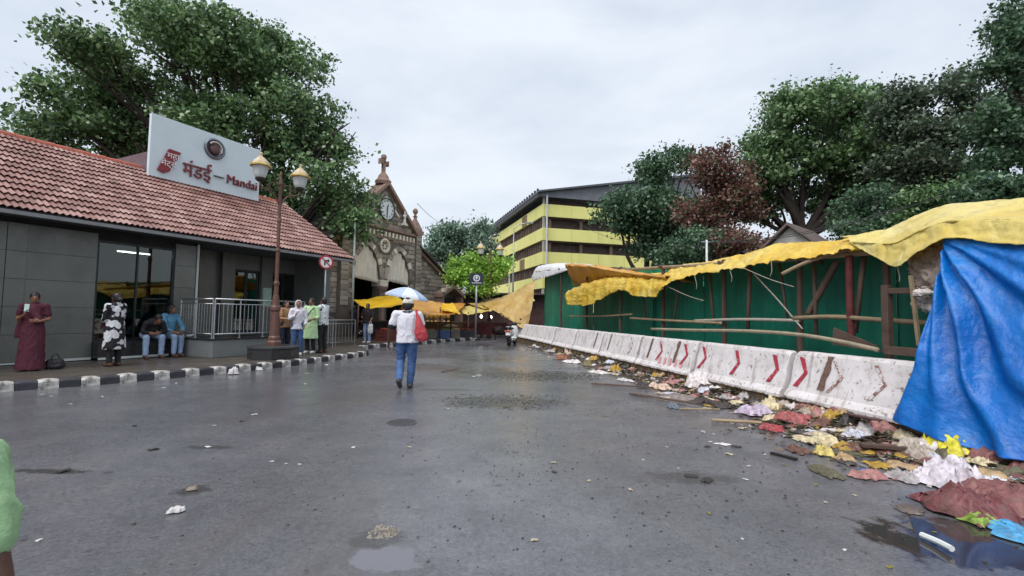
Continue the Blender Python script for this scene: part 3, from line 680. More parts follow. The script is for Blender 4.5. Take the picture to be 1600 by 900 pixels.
def hand(L, w, ang, y):
    m = MB(); a = math.radians(90 - ang); d = Vector((math.cos(a), 0, math.sin(a))); n = Vector((-d.z, 0, d.x))
    pts = [d * -.1 + n * w * .6, d * -.1 - n * w * .6, d * L * .6 - n * w, d * L, d * L * .6 + n * w]
    m.add([p + Vector((0, y, 0)) for p in pts] + [p + Vector((0, y + .008, 0)) for p in pts], [(0, 1, 2, 3, 4), (9, 8, 7, 6, 5)] + [(i, 5 + i, 5 + (i + 1) % 5, (i + 1) % 5) for i in range(5)]); m.build('hand', BLK, ck)
hand(.34, .045, 15, -.075); hand(.5, .032, 182, -.09)
# white figure on a bracket beside the clock
fg = thing('wall_figure', 'small white figure on a bracket at the right of the clock', 'statue', MK0 + U * 1.5 + N_ * .14 + Vector((0, 0, 6.5)), STROT)
WST = M('white_plaster', S(216, 214, 212), .6, .25, 12, .2)
fg.scale = (.7, .7, .7)
m = MB(); m.bx(-.28, .28, -.25, .1, 0, .1).bx(-.2, .2, -.2, .1, .1, .22); m.build('bracket', WST, fg, bev=.01)
m = MB(); m.lathe([(.15, .22), (.16, .3), (.12, .55), (.1, .6), (.15, .75), (.16, .9), (.07, .98), (.06, 1.02), (.1, 1.08), (.1, 1.2), (.05, 1.26)], (0, -.07, 0), 10, ry=.8); m.tube([(-.13, -.07, .92), (-.24, -.1, .8), (-.18, -.2, .66)], .045, 6); m.tube([(.13, -.07, .92), (.26, -.1, 1.0), (.24, -.14, 1.15)], .045, 6); m.build('body', WST, fg, smooth=True)
# ================================================================ the yellow parking block
YB = D(846, 487, 63.0); YB.z = 0
ydir = Vector((-.267, .9637, 0)); YROT = math.atan2(ydir.y, ydir.x)      # local x along the left face (away), local y to the left
yb = thing('yellow_building', 'large concrete building with yellow parapet bands and dark storeys between', 'building', YB, YROT); yb.scale = (1, 1, 1.08)
YEL = M('yellow_paint', S(232, 228, 142), .7, .12, .5, .1, 10, rnd=.06, stretch=(1, 1, .25))
YDK = M('storey_dark', S(70, 58, 54), .8, .3, 2, .1)
SLT = M('storey_slat', S(104, 86, 76), .8, .3, 2, .1, rnd=.3)
def yp(name, mat, fn): m = MB(); fn(m); return m.build(name, mat, yb)
LL, LR = 36.0, 24.0
zt = [3.2, 6.15, 9.15, 12.15, 15.15]     # parapet tops
yp('core', YDK, lambda m: m.bx(.9, LL - .5, -LR, -.9, 0, 15.9))
for zz in zt:
    n = 6
    for i in range(n): yp('parapet_panel', YEL, lambda m: m.bx(LL * i / n + .02, LL * (i + 1) / n - .02, -.25, 0, zz - 1.55, zz))
    n = 6
    for i in range(n): yp('parapet_panel', YEL, lambda m: m.bx(0, .25, -LR * (i + 1) / n + .02 - .26, -LR * i / n - .02 - .26, zz - 1.55, zz))
    yp('floor_slab', YDK, lambda m: m.bx(.26, LL, -LR, -.26, zz - 1.75, zz - 1.5))
    if zz < 15:
        for i in range(40): yp('slat', SLT, lambda m: m.bx(.8 + i * .88, 1.15 + i * .88, -.45, -.3, zz, zz + 1.4))
        for i in range(5): yp('column', SLT, lambda m: m.bx(.4, .75, -4.6 * i - 1.4, -4.6 * i - 1.0, zz, zz + 1.25))
yp('corner_post', M('corner_grey', S(168, 164, 150), .7, .3, 1, .1), lambda m: m.bx(.1, .35, -.4, -.1, 0, 16.3))
yp('roof', M('metal_roof_grey', S(84, 88, 96), .5, .2, .6, .1), lambda m: m.prism([(.8, 16.6), (-LR - .8, 21.0), (-LR - .8, 20.7), (.8, 16.4)], lambda a, b, h: Vector((h, a, b)), -.9, LL + .6))
yp('roof_gable', M('gable_sheet_grey', S(112, 116, 124), .5, .2, .6, .1), lambda m: m.prism([(.6, 16.4), (-LR - .6, 20.7), (-LR - .6, 16.0), (.6, 16.0)], lambda a, b, h: Vector((h, a, b)), -.3, -.1))
yp('eave_board', M('eave_dark', S(62, 62, 66), .6, .2, 1, .1), lambda m: m.bx(-.3, LL, .3, .75, 15.9, 16.4))
yp('rain_pipe', M('pipe_pale', S(196, 198, 200), .5, .2, 2, .05), lambda m: m.tube([(-.35, -.5, 0), (-.35, -.5, 16.2)], .14, 8))
for i in range(30): yp('roof_cleat', MATS['eave_dark'], lambda m: m.bx(i * 1.2, i * 1.2 + .25, .55, .8, 16.6, 17.0))
for zz, tt_ in ((15.15, 7.0), (9.15, 8.0)): yp('worn_panel', M('worn_brown_panel', S(128, 108, 84), .8, .3, 1, .2), lambda m: m.bx(tt_, tt_ + 2.4, .003, .06, zz - 1.5, zz - .1))
# ================================================================ ornamental lamp posts
LBR = M('lamp_red_brown', S(100, 68, 60), .5, .35, 8, .2, 25)
m_, t_ = newmat('lamp_diffuser'); t_.p.inputs['Base Color'].default_value = (*S(214, 218, 218), 1); t_.p.inputs['Roughness'].default_value = .25; t_.p.inputs['Transmission Weight'].default_value = .25
LDIF = m_; LYE = M('lamp_cap_yellow', S(206, 176, 98), .5, .3, 10, .1); LCAP = M('lamp_cap_pale', S(196, 178, 148), .5, .25, 10, .1)
def lamp_post(label, loc, rot):
    L = thing('lamp_post', label, 'lamp post', loc, rot, 'double lantern lamp posts')
    def q(nm, mat, fn, par=None, sm=False, bev=0):
        m = MB(); fn(m); return m.build(nm, mat, par or L, smooth=sm, bev=bev)
    q('pedestal', LBR, lambda m: m.lathe([(.19, 0), (.19, .1), (.15, .14), (.15, .22), (.125, .26), (.105, .9), (.13, .95), (.13, 1.02), (.1, 1.08), (.075, 1.3), (.065, 1.36)], (0, 0, .0), 12))
    q('pole', LBR, lambda m: m.lathe([(.062, 1.36), (.055, 1.6), (.072, 1.62), (.072, 1.68), (.05, 1.72), (.046, 2.5), (.062, 2.52), (.062, 2.57), (.045, 2.6), (.043, 3.3), (.058, 3.32), (.058, 3.37), (.041, 3.4), (.04, 4.3), (.055, 4.35), (.026, 4.55), (.038, 4.62), (.01, 4.72)], (0, 0, 0), 12), sm=False)
    for s in (-1, 1):
        q('arm', LBR, lambda m: m.tube(spline([(0, 0, 3.75), (s * .2, 0, 4.05), (s * .42, 0, 4.12), (s * .55, 0, 4.2), (s * .57, 0, 4.33)], 16), .022, 7).tube([(s * (.2 + .11 * math.cos(a)), 0, 4.25 + .11 * math.sin(a)) for a in np.linspace(-1.5, 3.6, 14)], .014, 6).tube(spline([(0, 0, 4.3), (s * .2, 0, 4.36), (s * .4, 0, 4.2)], 10), .014, 6), sm=True)
        ln = q('lantern', M('lamp_black', S(52, 40, 38), .5, .2, 6, .1), lambda m: m.lathe([(.05, 4.28), (.12, 4.34), (.13, 4.38), (.1, 4.4)], (s * .57, 0, 0), 8))
        q('glass', LDIF, lambda m: m.lathe([(.12, 4.395), (.15, 4.45), (.2, 4.66), (.205, 4.68), (.001, 4.68)], (s * .57, 0, 0), 8), ln)
        q('brim', LYE, lambda m: m.lathe([(.27, 4.685), (.275, 4.72), (.21, 4.75)], (s * .57, 0, 0), 8), ln)
        q('hood', LCAP, lambda m: m.lathe([(.22, 4.74), (.2, 4.8), (.09, 4.92), (.04, 4.95), (.035, 5.0), (.05, 5.03), (.01, 5.07)], (s * .57, 0, 0), 8), ln)
    return L
lp = G(427, 560, .15)
pb = thing('granite_block', 'black granite octagonal block under the lamp post on the pavement', 'plinth', (lp.x, lp.y, .15))
m = MB(); m.lathe([(.62, 0), (.62, .26), (.6, .28)], n=8, ph=math.pi / 8); m.build('block', DARKG, pb)
m = MB(); m.lathe([(.64, .28), (.64, .33), (.62, .34)], n=8, ph=math.pi / 8); m.build('coping', M('granite_coping', S(60, 60, 62), .3, .2, 12, .05), pb)
lamp_post('red-brown lamp post with two lanterns standing on the black granite block', (lp.x, lp.y, .49), STROT - .1)
lp2 = D(764, 520, 28.2); l2_ = lamp_post('red-brown lamp post with two lanterns behind the dark blue parking sign', (lp2.x, lp2.y, .0), rad(20)); l2_.scale = (1.05, 1.05, 1.13)
# ================================================================ signs and poles
ps = G(743, 529, .15)
sgn = thing('parking_sign', 'dark blue square sign with white round symbol on a grey pole', 'sign', (ps.x, ps.y, .15), rad(4))
GP = M('galvanised_pole', S(150, 154, 158), .4, .25, 8, .1, metal=.5)
m = MB(); m.tube([(0, 0, 0), (0, 0, 3.3)], .05, 10); m.lathe([(.12, 0), (.12, .02)], n=10); m.build('pole', GP, sgn, smooth=True)
m = MB(); m.bx(-.34, .34, -.075, -.053, 2.75, 3.35); pn = m.build('panel', M('sign_navy', S(34, 40, 58), .4, .15, 5, .02), sgn)
WSG = M('sign_print_white', S(216, 220, 224), .4, .05, 5, 0)
m = MB(); m.lathe([(.17, 0), (.17, .006), (.12, .006), (.12, 0)], (0, -.0755, 3.1), 28, RX, cap=False); m.prism([(-.05, 3.0), (-.015, 3.0), (-.015, 3.07), (.03, 3.07), (.055, 3.1), (.055, 3.16), (.03, 3.19), (-.05, 3.19)], lambda a, b, h: Vector((a, h, b)), -.082, -.076); m.bx(-.25, .25, -.08, -.0755, 2.84, 2.87); m.build('symbol', WSG, sgn)
nt = D(507, 470, 16.6)
ns = thing('no_turn_sign', 'round red-ringed no turn sign on a thin grey pole beside the steps', 'sign', (nt.x, nt.y, .15), rad(35))
m = MB(); m.tube([(0, 0, 0), (0, 0, 3.25)], .03, 8); m.build('pole', GP, ns, smooth=True)
m = MB(); m.lathe([(.24, 0), (.24, .012), (.001, .012)], (0, -.032, 3.0), 28, RX); m.build('disc', WSG, ns)
m = MB(); m.lathe([(.245, .008), (.245, .018), (.19, .018), (.19, .008)], (0, -.032, 3.0), 28, RX, cap=False); m.box((0, -.051, 3.0), (.4, .006, .045), Matrix.Rotation(rad(45), 3, 'Y')); m.build('ring', M('sign_red', S(168, 40, 48), .4, .15, 5, 0), ns)
m = MB(); m.prism([(-.07, 2.88), (-.02, 2.88), (-.02, 3.02), (.06, 3.02), (.06, 2.97), (.12, 3.05), (.06, 3.13), (.06, 3.08), (-.07, 3.08)], lambda a, b, h: Vector((a, h, b)), -.0475, -.0445); m.build('arrow', BLK, ns)
pp = G(549, 529, .15); o = thing('drain_pole', 'tall thin grey-green pole standing in front of the market arch', 'pole', (pp.x, pp.y, .15))
m = MB(); m.tube([(0, 0, 0), (0, 0, 5.6)], [.055, .045], 10); m.build('shaft', M('pole_green_grey', S(148, 160, 154), .5, .25, 5, .1), o, smooth=True)
m = MB(); m.bx(-.06, .06, -.12, -.05, 3.6, 3.95); m.build('box', GP, o)
for px, y0, y1, dep, lab in ((801, 356, 470, 44, 'tall slim street light pole in front of the yellow building'), (795, 428, 475, 38, 'short thin pole beside the slim street light pole')):
    b = D(px, 488, dep); t = D(px, y0, dep)
    o = thing('street_light' if dep == 44 else 'thin_pole', lab, 'pole', (b.x, b.y, -.01))
    m = MB(); m.tube([(0, 0, 0), (0, 0, t.z)], [.09, .05], 8); m.build('shaft', GP, o, smooth=True)
    if dep == 44:
        m = MB(); m.tube([(0, 0, t.z - .05), (.5, 0, t.z + .35), (1.3, 0, t.z + .5)], .04, 6); m.build('arm', GP, o); m = MB(); m.bx(1.2, 1.8, -.12, .12, t.z + .44, t.z + .56); m.build('lamp_head', GP, o)
# ================================================================ concrete barriers
B0 = Vector((5.5, 0, 0)); BW = Vector((-.2008, .9796, 0)); BN = Vector((.9796, .2008, 0))
def BP(s, off=0.0, z=0.0): return B0 + BW * s + BN * off + Vector((0, 0, z))
def BPX(px, py, off): # ray onto the vertical plane 'off' behind the barrier toe -> world point
    return PLN(px, py, B0 + BN * off, BN)
def BS(px, off=0.0): return (BPX(px, 520, off) - B0).dot(BW)
BROT = math.atan2(-BW.y, -BW.x)      # local x towards the camera, local y away from the road
m_, t_ = newmat('barrier_paint')
tc_ = t_.n('ShaderNodeTexCoord').outputs['Object']; sx = t_.n('ShaderNodeSeparateXYZ'); t_.l(tc_, sx.inputs[0])
oi = t_.n('ShaderNodeObjectInfo')
vm = t_.n('ShaderNodeVectorMath', operation='ADD'); t_.l(tc_, vm.inputs[0]); cx = t_.n('ShaderNodeCombineXYZ'); t_.l(t_.math('MULTIPLY', oi.outputs['Random'], 50.0), cx.inputs[0]); t_.l(cx.outputs[0], vm.inputs[1]); vo = vm.outputs[0]
n1_ = t_.noise(3.5, 7, .68, vec=vo); n2_ = t_.noise(16, 5, .7, vec=vo); n3_ = t_.noise(2.6, 6, .6, vec=vo, stretch=(3.2, 1, .5))
wh = t_.ramp(n1_, [(.28, S(172, 162, 158)), (.45, S(208, 202, 202)), (.7, S(224, 220, 222))])
wh = t_.mix(t_.ramp(n2_, [(.58, 0.0), (.66, .85)]), wh, S(112, 98, 88))
wh = t_.mix(t_.ramp(n3_, [(.56, 0.0), (.70, .6)]), wh, S(120, 104, 94))
stripe = t_.math('FRACT', t_.math('ADD', t_.math('MULTIPLY', sx.outputs[0], 3.1), t_.math('MULTIPLY', sx.outputs[2], .2)))
ye = t_.mix(t_.ramp(stripe, [(.49, 0.0), (.51, 1.0)]), S(196, 156, 62), S(62, 54, 52))
ye = t_.mix(t_.ramp(n1_, [(.42, .92), (.6, .45)]), ye, S(104, 92, 80))
ye = t_.mix(t_.ramp(n2_, [(.5, 0.0), (.62, .7)]), ye, S(66, 58, 52))
edge_ = t_.math('ADD', sx.outputs[2], t_.math('MULTIPLY', t_.math('SUBTRACT', n1_, .5), .16))
zf = t_.ramp(edge_, [(.225, 1.0), (.245, 0.0)])
t_.l(t_.mix(zf, wh, ye), t_.p.inputs['Base Color']); t_.p.inputs['Roughness'].default_value = .7
t_.bump(t_.math('ADD', n2_, t_.math('MULTIPLY', n1_, 1.5)), .45, .012)
BPAINT = m_
prof = [(.05, 0), (.05, .1), (.05, .2), (.0, .225), (.0, .27), (.03, .31), (.075, .36), (.115, .5), (.15, .62), (.185, .75), (.215, .87), (.235, .905), (.26, .915), (.36, .915), (.385, .905), (.405, .87), (.54, .36), (.6, .27), (.6, .225), (.56, .2), (.56, 0)]
def face_off(z): # offset of the sloping front at height z
    for (o0, z0), (o1, z1) in zip(prof[5:11], prof[6:12]):
        if z0 <= z <= z1: return o0 + (o1 - o0) * (z - z0) / (z1 - z0)
    return .1
SJ = [BS(1228, .1), BS(1083, .1)]; BL = SJ[1] - SJ[0]
def barrier(s0, s1, idx):
    L = s1 - s0 - random.uniform(.035, .07); n = 26; rows = []
    for i in range(n + 1):
        x = (i / n - .5) * L; row = []
        e = min(i, n - i) / n * L
        for o, z in prof:
            p = Vector((x * 3 + idx * 9, o * 6, z * 5)); d = .006 * noise.noise(p) + .003 * noise.noise(p * 3)
            chip = max(0, .045 - e) * (.5 + 1.1 * max(0, noise.noise(Vector((idx * 4.1 + (1 if i > n / 2 else -1), z * 7, 2)))))
            row.append(Vector((x - math.copysign(chip, x), o + d + chip * .5 * (1 if o < .3 else -1), max(0, z + d * .6 - (chip if z > .8 else 0)))))
        rows.append(row)
    m = MB(); m.grid(rows); k = len(prof); m.f += [tuple(range(k)), tuple(range((n + 1) * k - 1, n * k - 1, -1))]; m.mi += [0, 0]
    c = BP((s0 + s1) / 2); t = thing('concrete_barrier', BLAB.get(idx, 'white concrete road barrier with worn striped base, in the row under the tarpaulins'), 'barrier', (c.x + random.uniform(-.015, .015), c.y, on_road(c.x, c.y) - .004), BROT + random.uniform(-.008, .008), 'concrete barriers along the market sheds')
    m.build('block', BPAINT, t); return t, L
BLAB = {-1: 'concrete barrier wholly hung over by the blue tarpaulin', 3: 'white concrete barrier behind the golden flower waste', 4: 'white concrete barrier with dark stains behind the vegetable trimmings', 5: 'white concrete barrier behind the tall peach coloured heap', 8: 'last concrete barrier of the row, next to the white scooter', 0: 'stained white concrete barrier half covered by the blue tarpaulin', 1: 'white concrete barrier with three clean red arrows and a yellow striped base', 2: 'white concrete barrier with smeared red arrows above a worn striped base'}
s = SJ[0] - BL * 2; bars = []
k = -2
while s < 25.2:
    bars.append((s, s + BL, barrier(s, s + BL, k + 1))); s += BL; k += 1
RPAINT = M('red_arrow_paint', S(178, 46, 66), .6, .3, 20, .1, 40); BRP = None; RBR = M('rust_brown', S(108, 84, 74), .8, .5, 20, .4, 40)
m_, t_ = newmat('worn_arrow_paint'); f_ = t_.noise(14, 5, .7)
t_.l(t_.ramp(f_, [(.44, S(128, 82, 78)), (.5, S(170, 140, 136)), (.54, S(206, 200, 200))]), t_.p.inputs['Base Color']); t_.p.inputs['Roughness'].default_value = .75; BRP = m_
m_, t_ = newmat('red_arrow_worn'); f_ = t_.noise(18, 5, .7)
t_.l(t_.ramp(f_, [(.36, S(206, 190, 192)), (.42, S(176, 52, 70)), (.6, S(150, 36, 56))]), t_.p.inputs['Base Color']); t_.p.inputs['Roughness'].default_value = .7; RPAINT = m_
def on_bar(sw):
    for s0, s1, (t, L) in bars:
        if s0 <= sw < s1: return t, (s0 + s1) / 2 - sw
    return None, 0
def chevron(px, mat, zc=.62, h=.42, w=.13, th=.07, name='arrow'):
    t, x = on_bar(BS(px, .14))
    if t is None: return
    m = MB(); pts = [(-w / 2, h / 2), (-w / 2 + th * 1.3, h / 2), (w / 2 + th, 0), (-w / 2 + th * 1.3 - .02, -h / 2), (-w / 2 - .02, -h / 2), (w / 2, 0)]
    P = []
    # two quads subdivided so that they follow the sloping face
    def seg(a, b, c, d, n=5):
        rows = []
        for i in range(n + 1):
            u = i / n; l = (a[0] + (d[0] - a[0]) * u, a[1] + (d[1] - a[1]) * u); r = (b[0] + (c[0] - b[0]) * u, b[1] + (c[1] - b[1]) * u); row = []
            for q in (l, r):
                z = zc + q[1]; row.append(Vector((x + q[0], face_off(z) - .009, z + .003)))
            rows.append(row)
        m.grid(rows)
    seg(pts[0], pts[1], pts[2], pts[5]); seg(pts[5], pts[2], pts[3], pts[4])
    o = m.build(name, mat, t, fix=False)
for px in (1148, 1207, 1250): chevron(px, RPAINT)
for px in (1030, 1068, 1097): chevron(px, RPAINT, w=.16)
for px in (1304, 1370, 1420, 985): chevron(px, BRP, w=.16, th=.04)
for px, w in ((1288, .05), (1056, .05), (1015, .04), (952, .03), (930, .04)):   # rust stains with a shape of their own, leaning scaffold feet
    t, x = on_bar(BS(px, .14))
    if t:
        rows = [[Vector((x + (z - .6) * .15 + q * w * (1 + .5 * noise.noise(Vector((z * 8, px, q)))), face_off(z) - .008, z + .003)) for q in (-1, 1)] for z in np.linspace(.88, .42, 9)]
        m = MB(); m.grid(rows); m.build('rust_mark', RBR, t, fix=False)
t, x = on_bar(BS(1045, .14))
for q in range(5):
    rows = [[Vector((x + q * .22 - .3 + e * .045, face_off(z) - .008, z)) for e in (-1, 1)] for z in (.5, .42, .34)]
    m = MB(); m.grid(rows); m.build('paint_run', M('pink_paint_run', S(206, 150, 152), .7, .2, 20, .1), t, fix=False)
# ================================================================ sheds of green sheet
GRN = None
m_, t_ = newmat('green_sheet')
oi = t_.n('ShaderNodeObjectInfo'); f_ = t_.noise(1.3, 6, .6); g_ = t_.noise(6, 5, .7, stretch=(1, 1, .25))
c_ = t_.ramp(f_, [(.3, S(8, 100, 82)), (.55, S(14, 124, 100)), (.75, S(30, 146, 120))])
c_ = t_.mix(1.0, c_, t_.ramp(oi.outputs['Random'], [(0, .75), (1, 1.12)]), 'MULTIPLY')
c_ = t_.mix(t_.ramp(g_, [(.62, 0.0), (.75, .6)]), c_, S(38, 60, 52))
t_.l(c_, t_.p.inputs['Base Color']); t_.p.inputs['Roughness'].default_value = .5; GRN = m_
WOOD = M('weathered_wood', S(92, 72, 62), .8, .4, 4, .5, 18, stretch=(3, 3, .4), rnd=.3); WOOD2 = M('bamboo', S(150, 132, 104), .7, .35, 5, .3, 20, rnd=.3)
def shed_top(s):     # height of the green wall along the row
    pts = [(3.0, 2.35), (6, 2.35), (9, 2.5), (13, 2.75), (17.5, 3.1), (21.5, 3.5), (26, 3.75)]
    for (a, za), (b, zb) in zip(pts[:-1], pts[1:]):
        if s <= b: return za + (zb - za) * (s - a) / (b - a)
    return 3.75
OFFW = 1.15
def corr(s0, s1, z0, z1a, z1b, off, name, parent, org, mat):
    """one corrugated sheet"""
    n = 24; rows = [[], []]; m = MB()
    for i in range(n + 1):
        s = s0 + (s1 - s0) * i / n; o = off + .0035 * math.sin(i * math.pi / 2) + .02 * noise.noise(Vector((s * 2, 0, 1)))
        for j, z in enumerate((z0, z1a + (z1b - z1a) * i / n)):
            p = BP(s, o, z) - org; rows[j].append(p)
    mid = [(a + b) / 2 + Vector((.01 * noise.noise(a * 3), 0, 0)) for a, b in zip(*rows)]
    m.grid([rows[0], mid, rows[1]]); return m.build(name, mat, parent, smooth=False, fix=False)
def shed(label, s0, s1, n, posts, groupz=0):
    org = BP((s0 + s1) / 2, 1.6, 0); t = thing('market_shed', label, 'shed', org)
    for i in range(n):
        a = s0 + (s1 - s0) * i / n; b = s0 + (s1 - s0) * (i + 1) / n
        corr(a + .01, b + .03, .0, shed_top(a) + random.uniform(-.06, .06), shed_top(b) + random.uniform(-.06, .06), OFFW + (i % 2) * .02 + random.uniform(0, .03), 'sheet', t, org, GRN)
    for ps_ in posts:
        h = shed_top(ps_) + .05; m = MB(); ln = random.uniform(-.06, .06)
        m.tube([BP(ps_, .72, 0) - org, BP(ps_ + ln, .74, h * .5) - org, BP(ps_ + ln * 1.5, .76, h) - org], [.055, .05, .045], 7); m.build('post', WOOD, t)
        m = MB(); m.tube([BP(ps_, 3.0, 0) - org, BP(ps_, 3.0, h - .35) - org], .05, 7); m.build('post', WOOD, t)
        m = MB(); m.tube([BP(ps_ + ln, .62, h - .06) - org, BP(ps_, 3.1, h - .4) - org], .04, 7); m.build('rafter', WOOD, t)
    k = max(2, int((s1 - s0) / 2.0))
    for off, dz in ((.74, -.04), (3.0, -.4)):
        for i in range(k):
            a = s0 + (s1 - s0) * i / k; b = s0 + (s1 - s0) * (i + 1) / k + .2
            m = MB(); m.tube([BP(a, off, shed_top(a) + dz) - org, BP((a + b) / 2, off, (shed_top(a) + shed_top(b)) / 2 + dz + random.uniform(-.03, .02)) - org, BP(b, off, shed_top(b) + dz) - org], .04, 7); m.build('purlin', WOOD2, t)
    for sgn_, a in ((0, s0), (1, s1)):   # end walls
        o_ = [BP(a, OFFW, 0), BP(a, 3.0, 0), BP(a, 3.0, shed_top(a) - .4), BP(a, OFFW, shed_top(a))]
        m = MB(); m.add([p - org for p in o_] + [p - org + BW * .03 for p in o_], [(0, 1, 2, 3), (7, 6, 5, 4), (0, 4, 5, 1), (1, 5, 6, 2), (2, 6, 7, 3), (3, 7, 4, 0)]); m.build('end_sheet', GRN, t)
    return t, org
sh1, o1 = shed('green sheet shed with timber posts behind the arrow-painted barriers', 4.2, 13.2, 8, (5.0, 6.2, 7.7, 9.6, 12.0))
sh2, o2 = shed('taller bright green sheet shed at the far end of the barriers', 13.3, 24.6, 10, (14.5, 17.4, 20.5))
# rails of bamboo tied along the sheds, braces
def pole(name, label, pts, r, mat, cat='pole', group=None, n=7):
    P = spline(pts, 14) if len(pts) > 2 else [Vector(p) for p in pts]
    o = P[0].copy(); m = MB(); m.tube([p - o for p in P], r, n); x = m.build(name, mat, None, smooth=True); x.location = o; return tag(x, label, cat, group)
def bpole(name, label, pxs, r, mat, off, group=None):
    offs = off if isinstance(off, (list, tuple)) else [off] * len(pxs)
    return pole(name, label, [BPX(x, y, o) for (x, y), o in zip(pxs, offs)], r, mat, group=group)
bpole('bamboo_rail', 'bamboo rail tied across the posts beside the leaning wooden frame', [(1240, 497), (1300, 495), (1375, 500), (1470, 506)], .035, WOOD2, .66)
bpole('bamboo_rail', 'rope-wrapped thin rail on the green wall above the red arrows', [(1085, 501), (1160, 499), (1250, 501)], .028, M('rope_pale', S(176, 168, 156), .8, .5, 40, .5, 60), .67)
bpole('bamboo_rail', 'short bamboo rail on the green wall under the torn yellow tarpaulin', [(890, 494), (940, 494), (988, 491)], .03, WOOD2, .66)
bpole('bamboo_rail', 'bamboo rail low on the green wall left of the red arrows', [(985, 497), (1050, 501), (1128, 505)], .03, WOOD2, .66)
bpole('crooked_branch', 'long crooked pale branch lying along the top of the barriers', [(1018, 514), (1090, 516), (1160, 517), (1240, 522), (1310, 533), (1372, 547)], .03, M('pale_branch', S(150, 140, 118), .7, .35, 6, .4, 20), .3)
bpole('rope', 'pale rope slanting down across the green wall from the shed eave', [(1178, 428), (1215, 468), (1254, 514)], .012, MATS['rope_pale'], [.7, .68, .64])
bpole('timber_brace', 'dark timber brace leaning against the green wall', [(1308, 408), (1285, 450), (1262, 492)], .05, WOOD, [.85, .8, .74])
bpole('timber_brace', 'light pole sticking out under the yellow tarpaulin edge', [(1222, 428), (1265, 408), (1330, 388)], .03, WOOD2, [.35, .5, .75])
for k, (px, t0, b0, o0, o1) in enumerate(((1062, 428, 505, .78, .7), (1108, 420, 508, .8, .72), (1172, 416, 520, .76, .68), (1218, 412, 498, .9, .72), (1272, 405, 530, .8, .7), (1350, 398, 520, .85, .7), (1003, 440, 500, .75, .7))):
    bpole('shed_prop', 'thin dark stick propping the yellow shed roof against the green wall', [(px, t0), (px + (-9, 7, -4, 12, 3, -14, 6)[k], b0)], .024 + .006 * (k % 3), WOOD, [o0, o1], 'sticks propping the shed roofs')
for k, (a_, b_) in enumerate((((1140, 420), (1143, 440)), ((1085, 430), (1088, 452)), ((1205, 408), (1203, 432)), ((1402, 417), (1405, 440)), ((1160, 418), (1240, 448)), ((1040, 446), (1100, 470)))):
    bpole('loose_string', 'loose end of pale string hanging from the tarpaulin hem', [a_, ((a_[0] + b_[0]) / 2 + 2, (a_[1] + b_[1]) / 2 + 3), b_], .006, MATS['rope_pale'], .42, 'strings hanging from the tarpaulins')
# red-wrapped post
rp_ = pole('wrapped_post', 'timber post wrapped in dark red cloth beside the diagonal brace', [BPX(1327, 400, .7), BPX(1328, 470, .68), BPX(1330, 528, .66)], .05, M('dark_red_cloth', S(96, 40, 42), .8, .4, 6, .4, 20))
# wooden frame leaning by the blue tarpaulin
fr_ = thing('wooden_frame', 'dark heavy wooden frame standing on the barrier beside the blue tarpaulin', 'frame', BPX(1388, 552, .42))
fo = fr_.location.copy()
DW = M('dark_timber', S(84, 66, 58), .75, .4, 5, .4, 20)
for a, b, w in (((1385, 446), (1388, 552), .09), ((1500, 452), (1500, 560), .08), ((1385, 455), (1500, 453), .07), ((1385, 547), (1500, 556), .1)):
    m = MB(); m.beam(BPX(*a, .42) - fo, BPX(*b, .42) - fo, w, w); m.build('post' if a[0] == b[0] or abs(a[0] - b[0]) < 5 else 'rail', DW, fr_, bev=.006)
m = MB(); m.beam(BPX(1423, 430, .36) - fo, BPX(1436, 540, .36) - fo, .035, .035); m.build('brace', WOOD2, fr_)
bp_ = thing('broken_board', 'broken dark board wedged behind the barrier top', 'board', BPX(1340, 530, .5)); bo = bp_.location.copy()
m = MB(); pts = [BPX(x, y, .46) - bo for x, y in ((1302, 512), (1330, 524), (1368, 540), (1374, 550), (1300, 538))]; m.add(pts + [p + BN * .03 for p in pts], [(0, 1, 2, 3, 4), (9, 8, 7, 6, 5)] + [(i, 5 + i, 5 + (i + 1) % 5, (i + 1) % 5) for i in range(5)]); m.build('board', DW, bp_)
# ================================================================ tarpaulins
def tarp_mat(name, col, dk, lt, rough=.35, thr=.25):
    m, t = newmat(name)
    f = t.noise(1.1, 6, .6); g = t.noise(9, 6, .7); v = t.n('ShaderNodeTexCoord').outputs['Object']
    c = t.ramp(f, [(.3, dk), (.5, col), (.72, lt)])
    c = t.mix(t.ramp(g, [(.52, 0.0), (.70, .5)]), c, tuple(x * .5 for x in col)); st = t.noise(3.0, 6, .7, vec=v, stretch=(1.6, 1.6, .5)); c = t.mix(t.ramp(st, [(.54, 0.0), (.68, .45)]), c, tuple(.45 * x + .1 * y for x, y in zip(col, S(120, 104, 84))))
    t.l(c, t.p.inputs['Base Color']); t.l(t.ramp(g, [(.3, rough + .15), (.7, rough - .08)]), t.p.inputs['Roughness'])
    vo = t.n('ShaderNodeTexVoronoi', feature='DISTANCE_TO_EDGE'); vo.inputs['Scale'].default_value = 3.2; t.l(v, vo.inputs['Vector'])
    cre = t.ramp(vo.outputs['Distance'], [(0, 0.0), (.05, .6), (.3, 1.0)])
    t.bump(t.math('ADD', t.math('MULTIPLY', cre, .06), t.math('MULTIPLY', t.noise(5, 6, .62, vec=v), 1.8)), .55, .03)
    tl = t.n('ShaderNodeBsdfTranslucent'); t.l(c, tl.inputs['Color']); ms = t.n('ShaderNodeMixShader'); ms.inputs[0].default_value = thr
    t.l(t.p.outputs[0], ms.inputs[1]); t.l(tl.outputs[0], ms.inputs[2]); t.l(ms.outputs[0], t.o.inputs['Surface']); return m
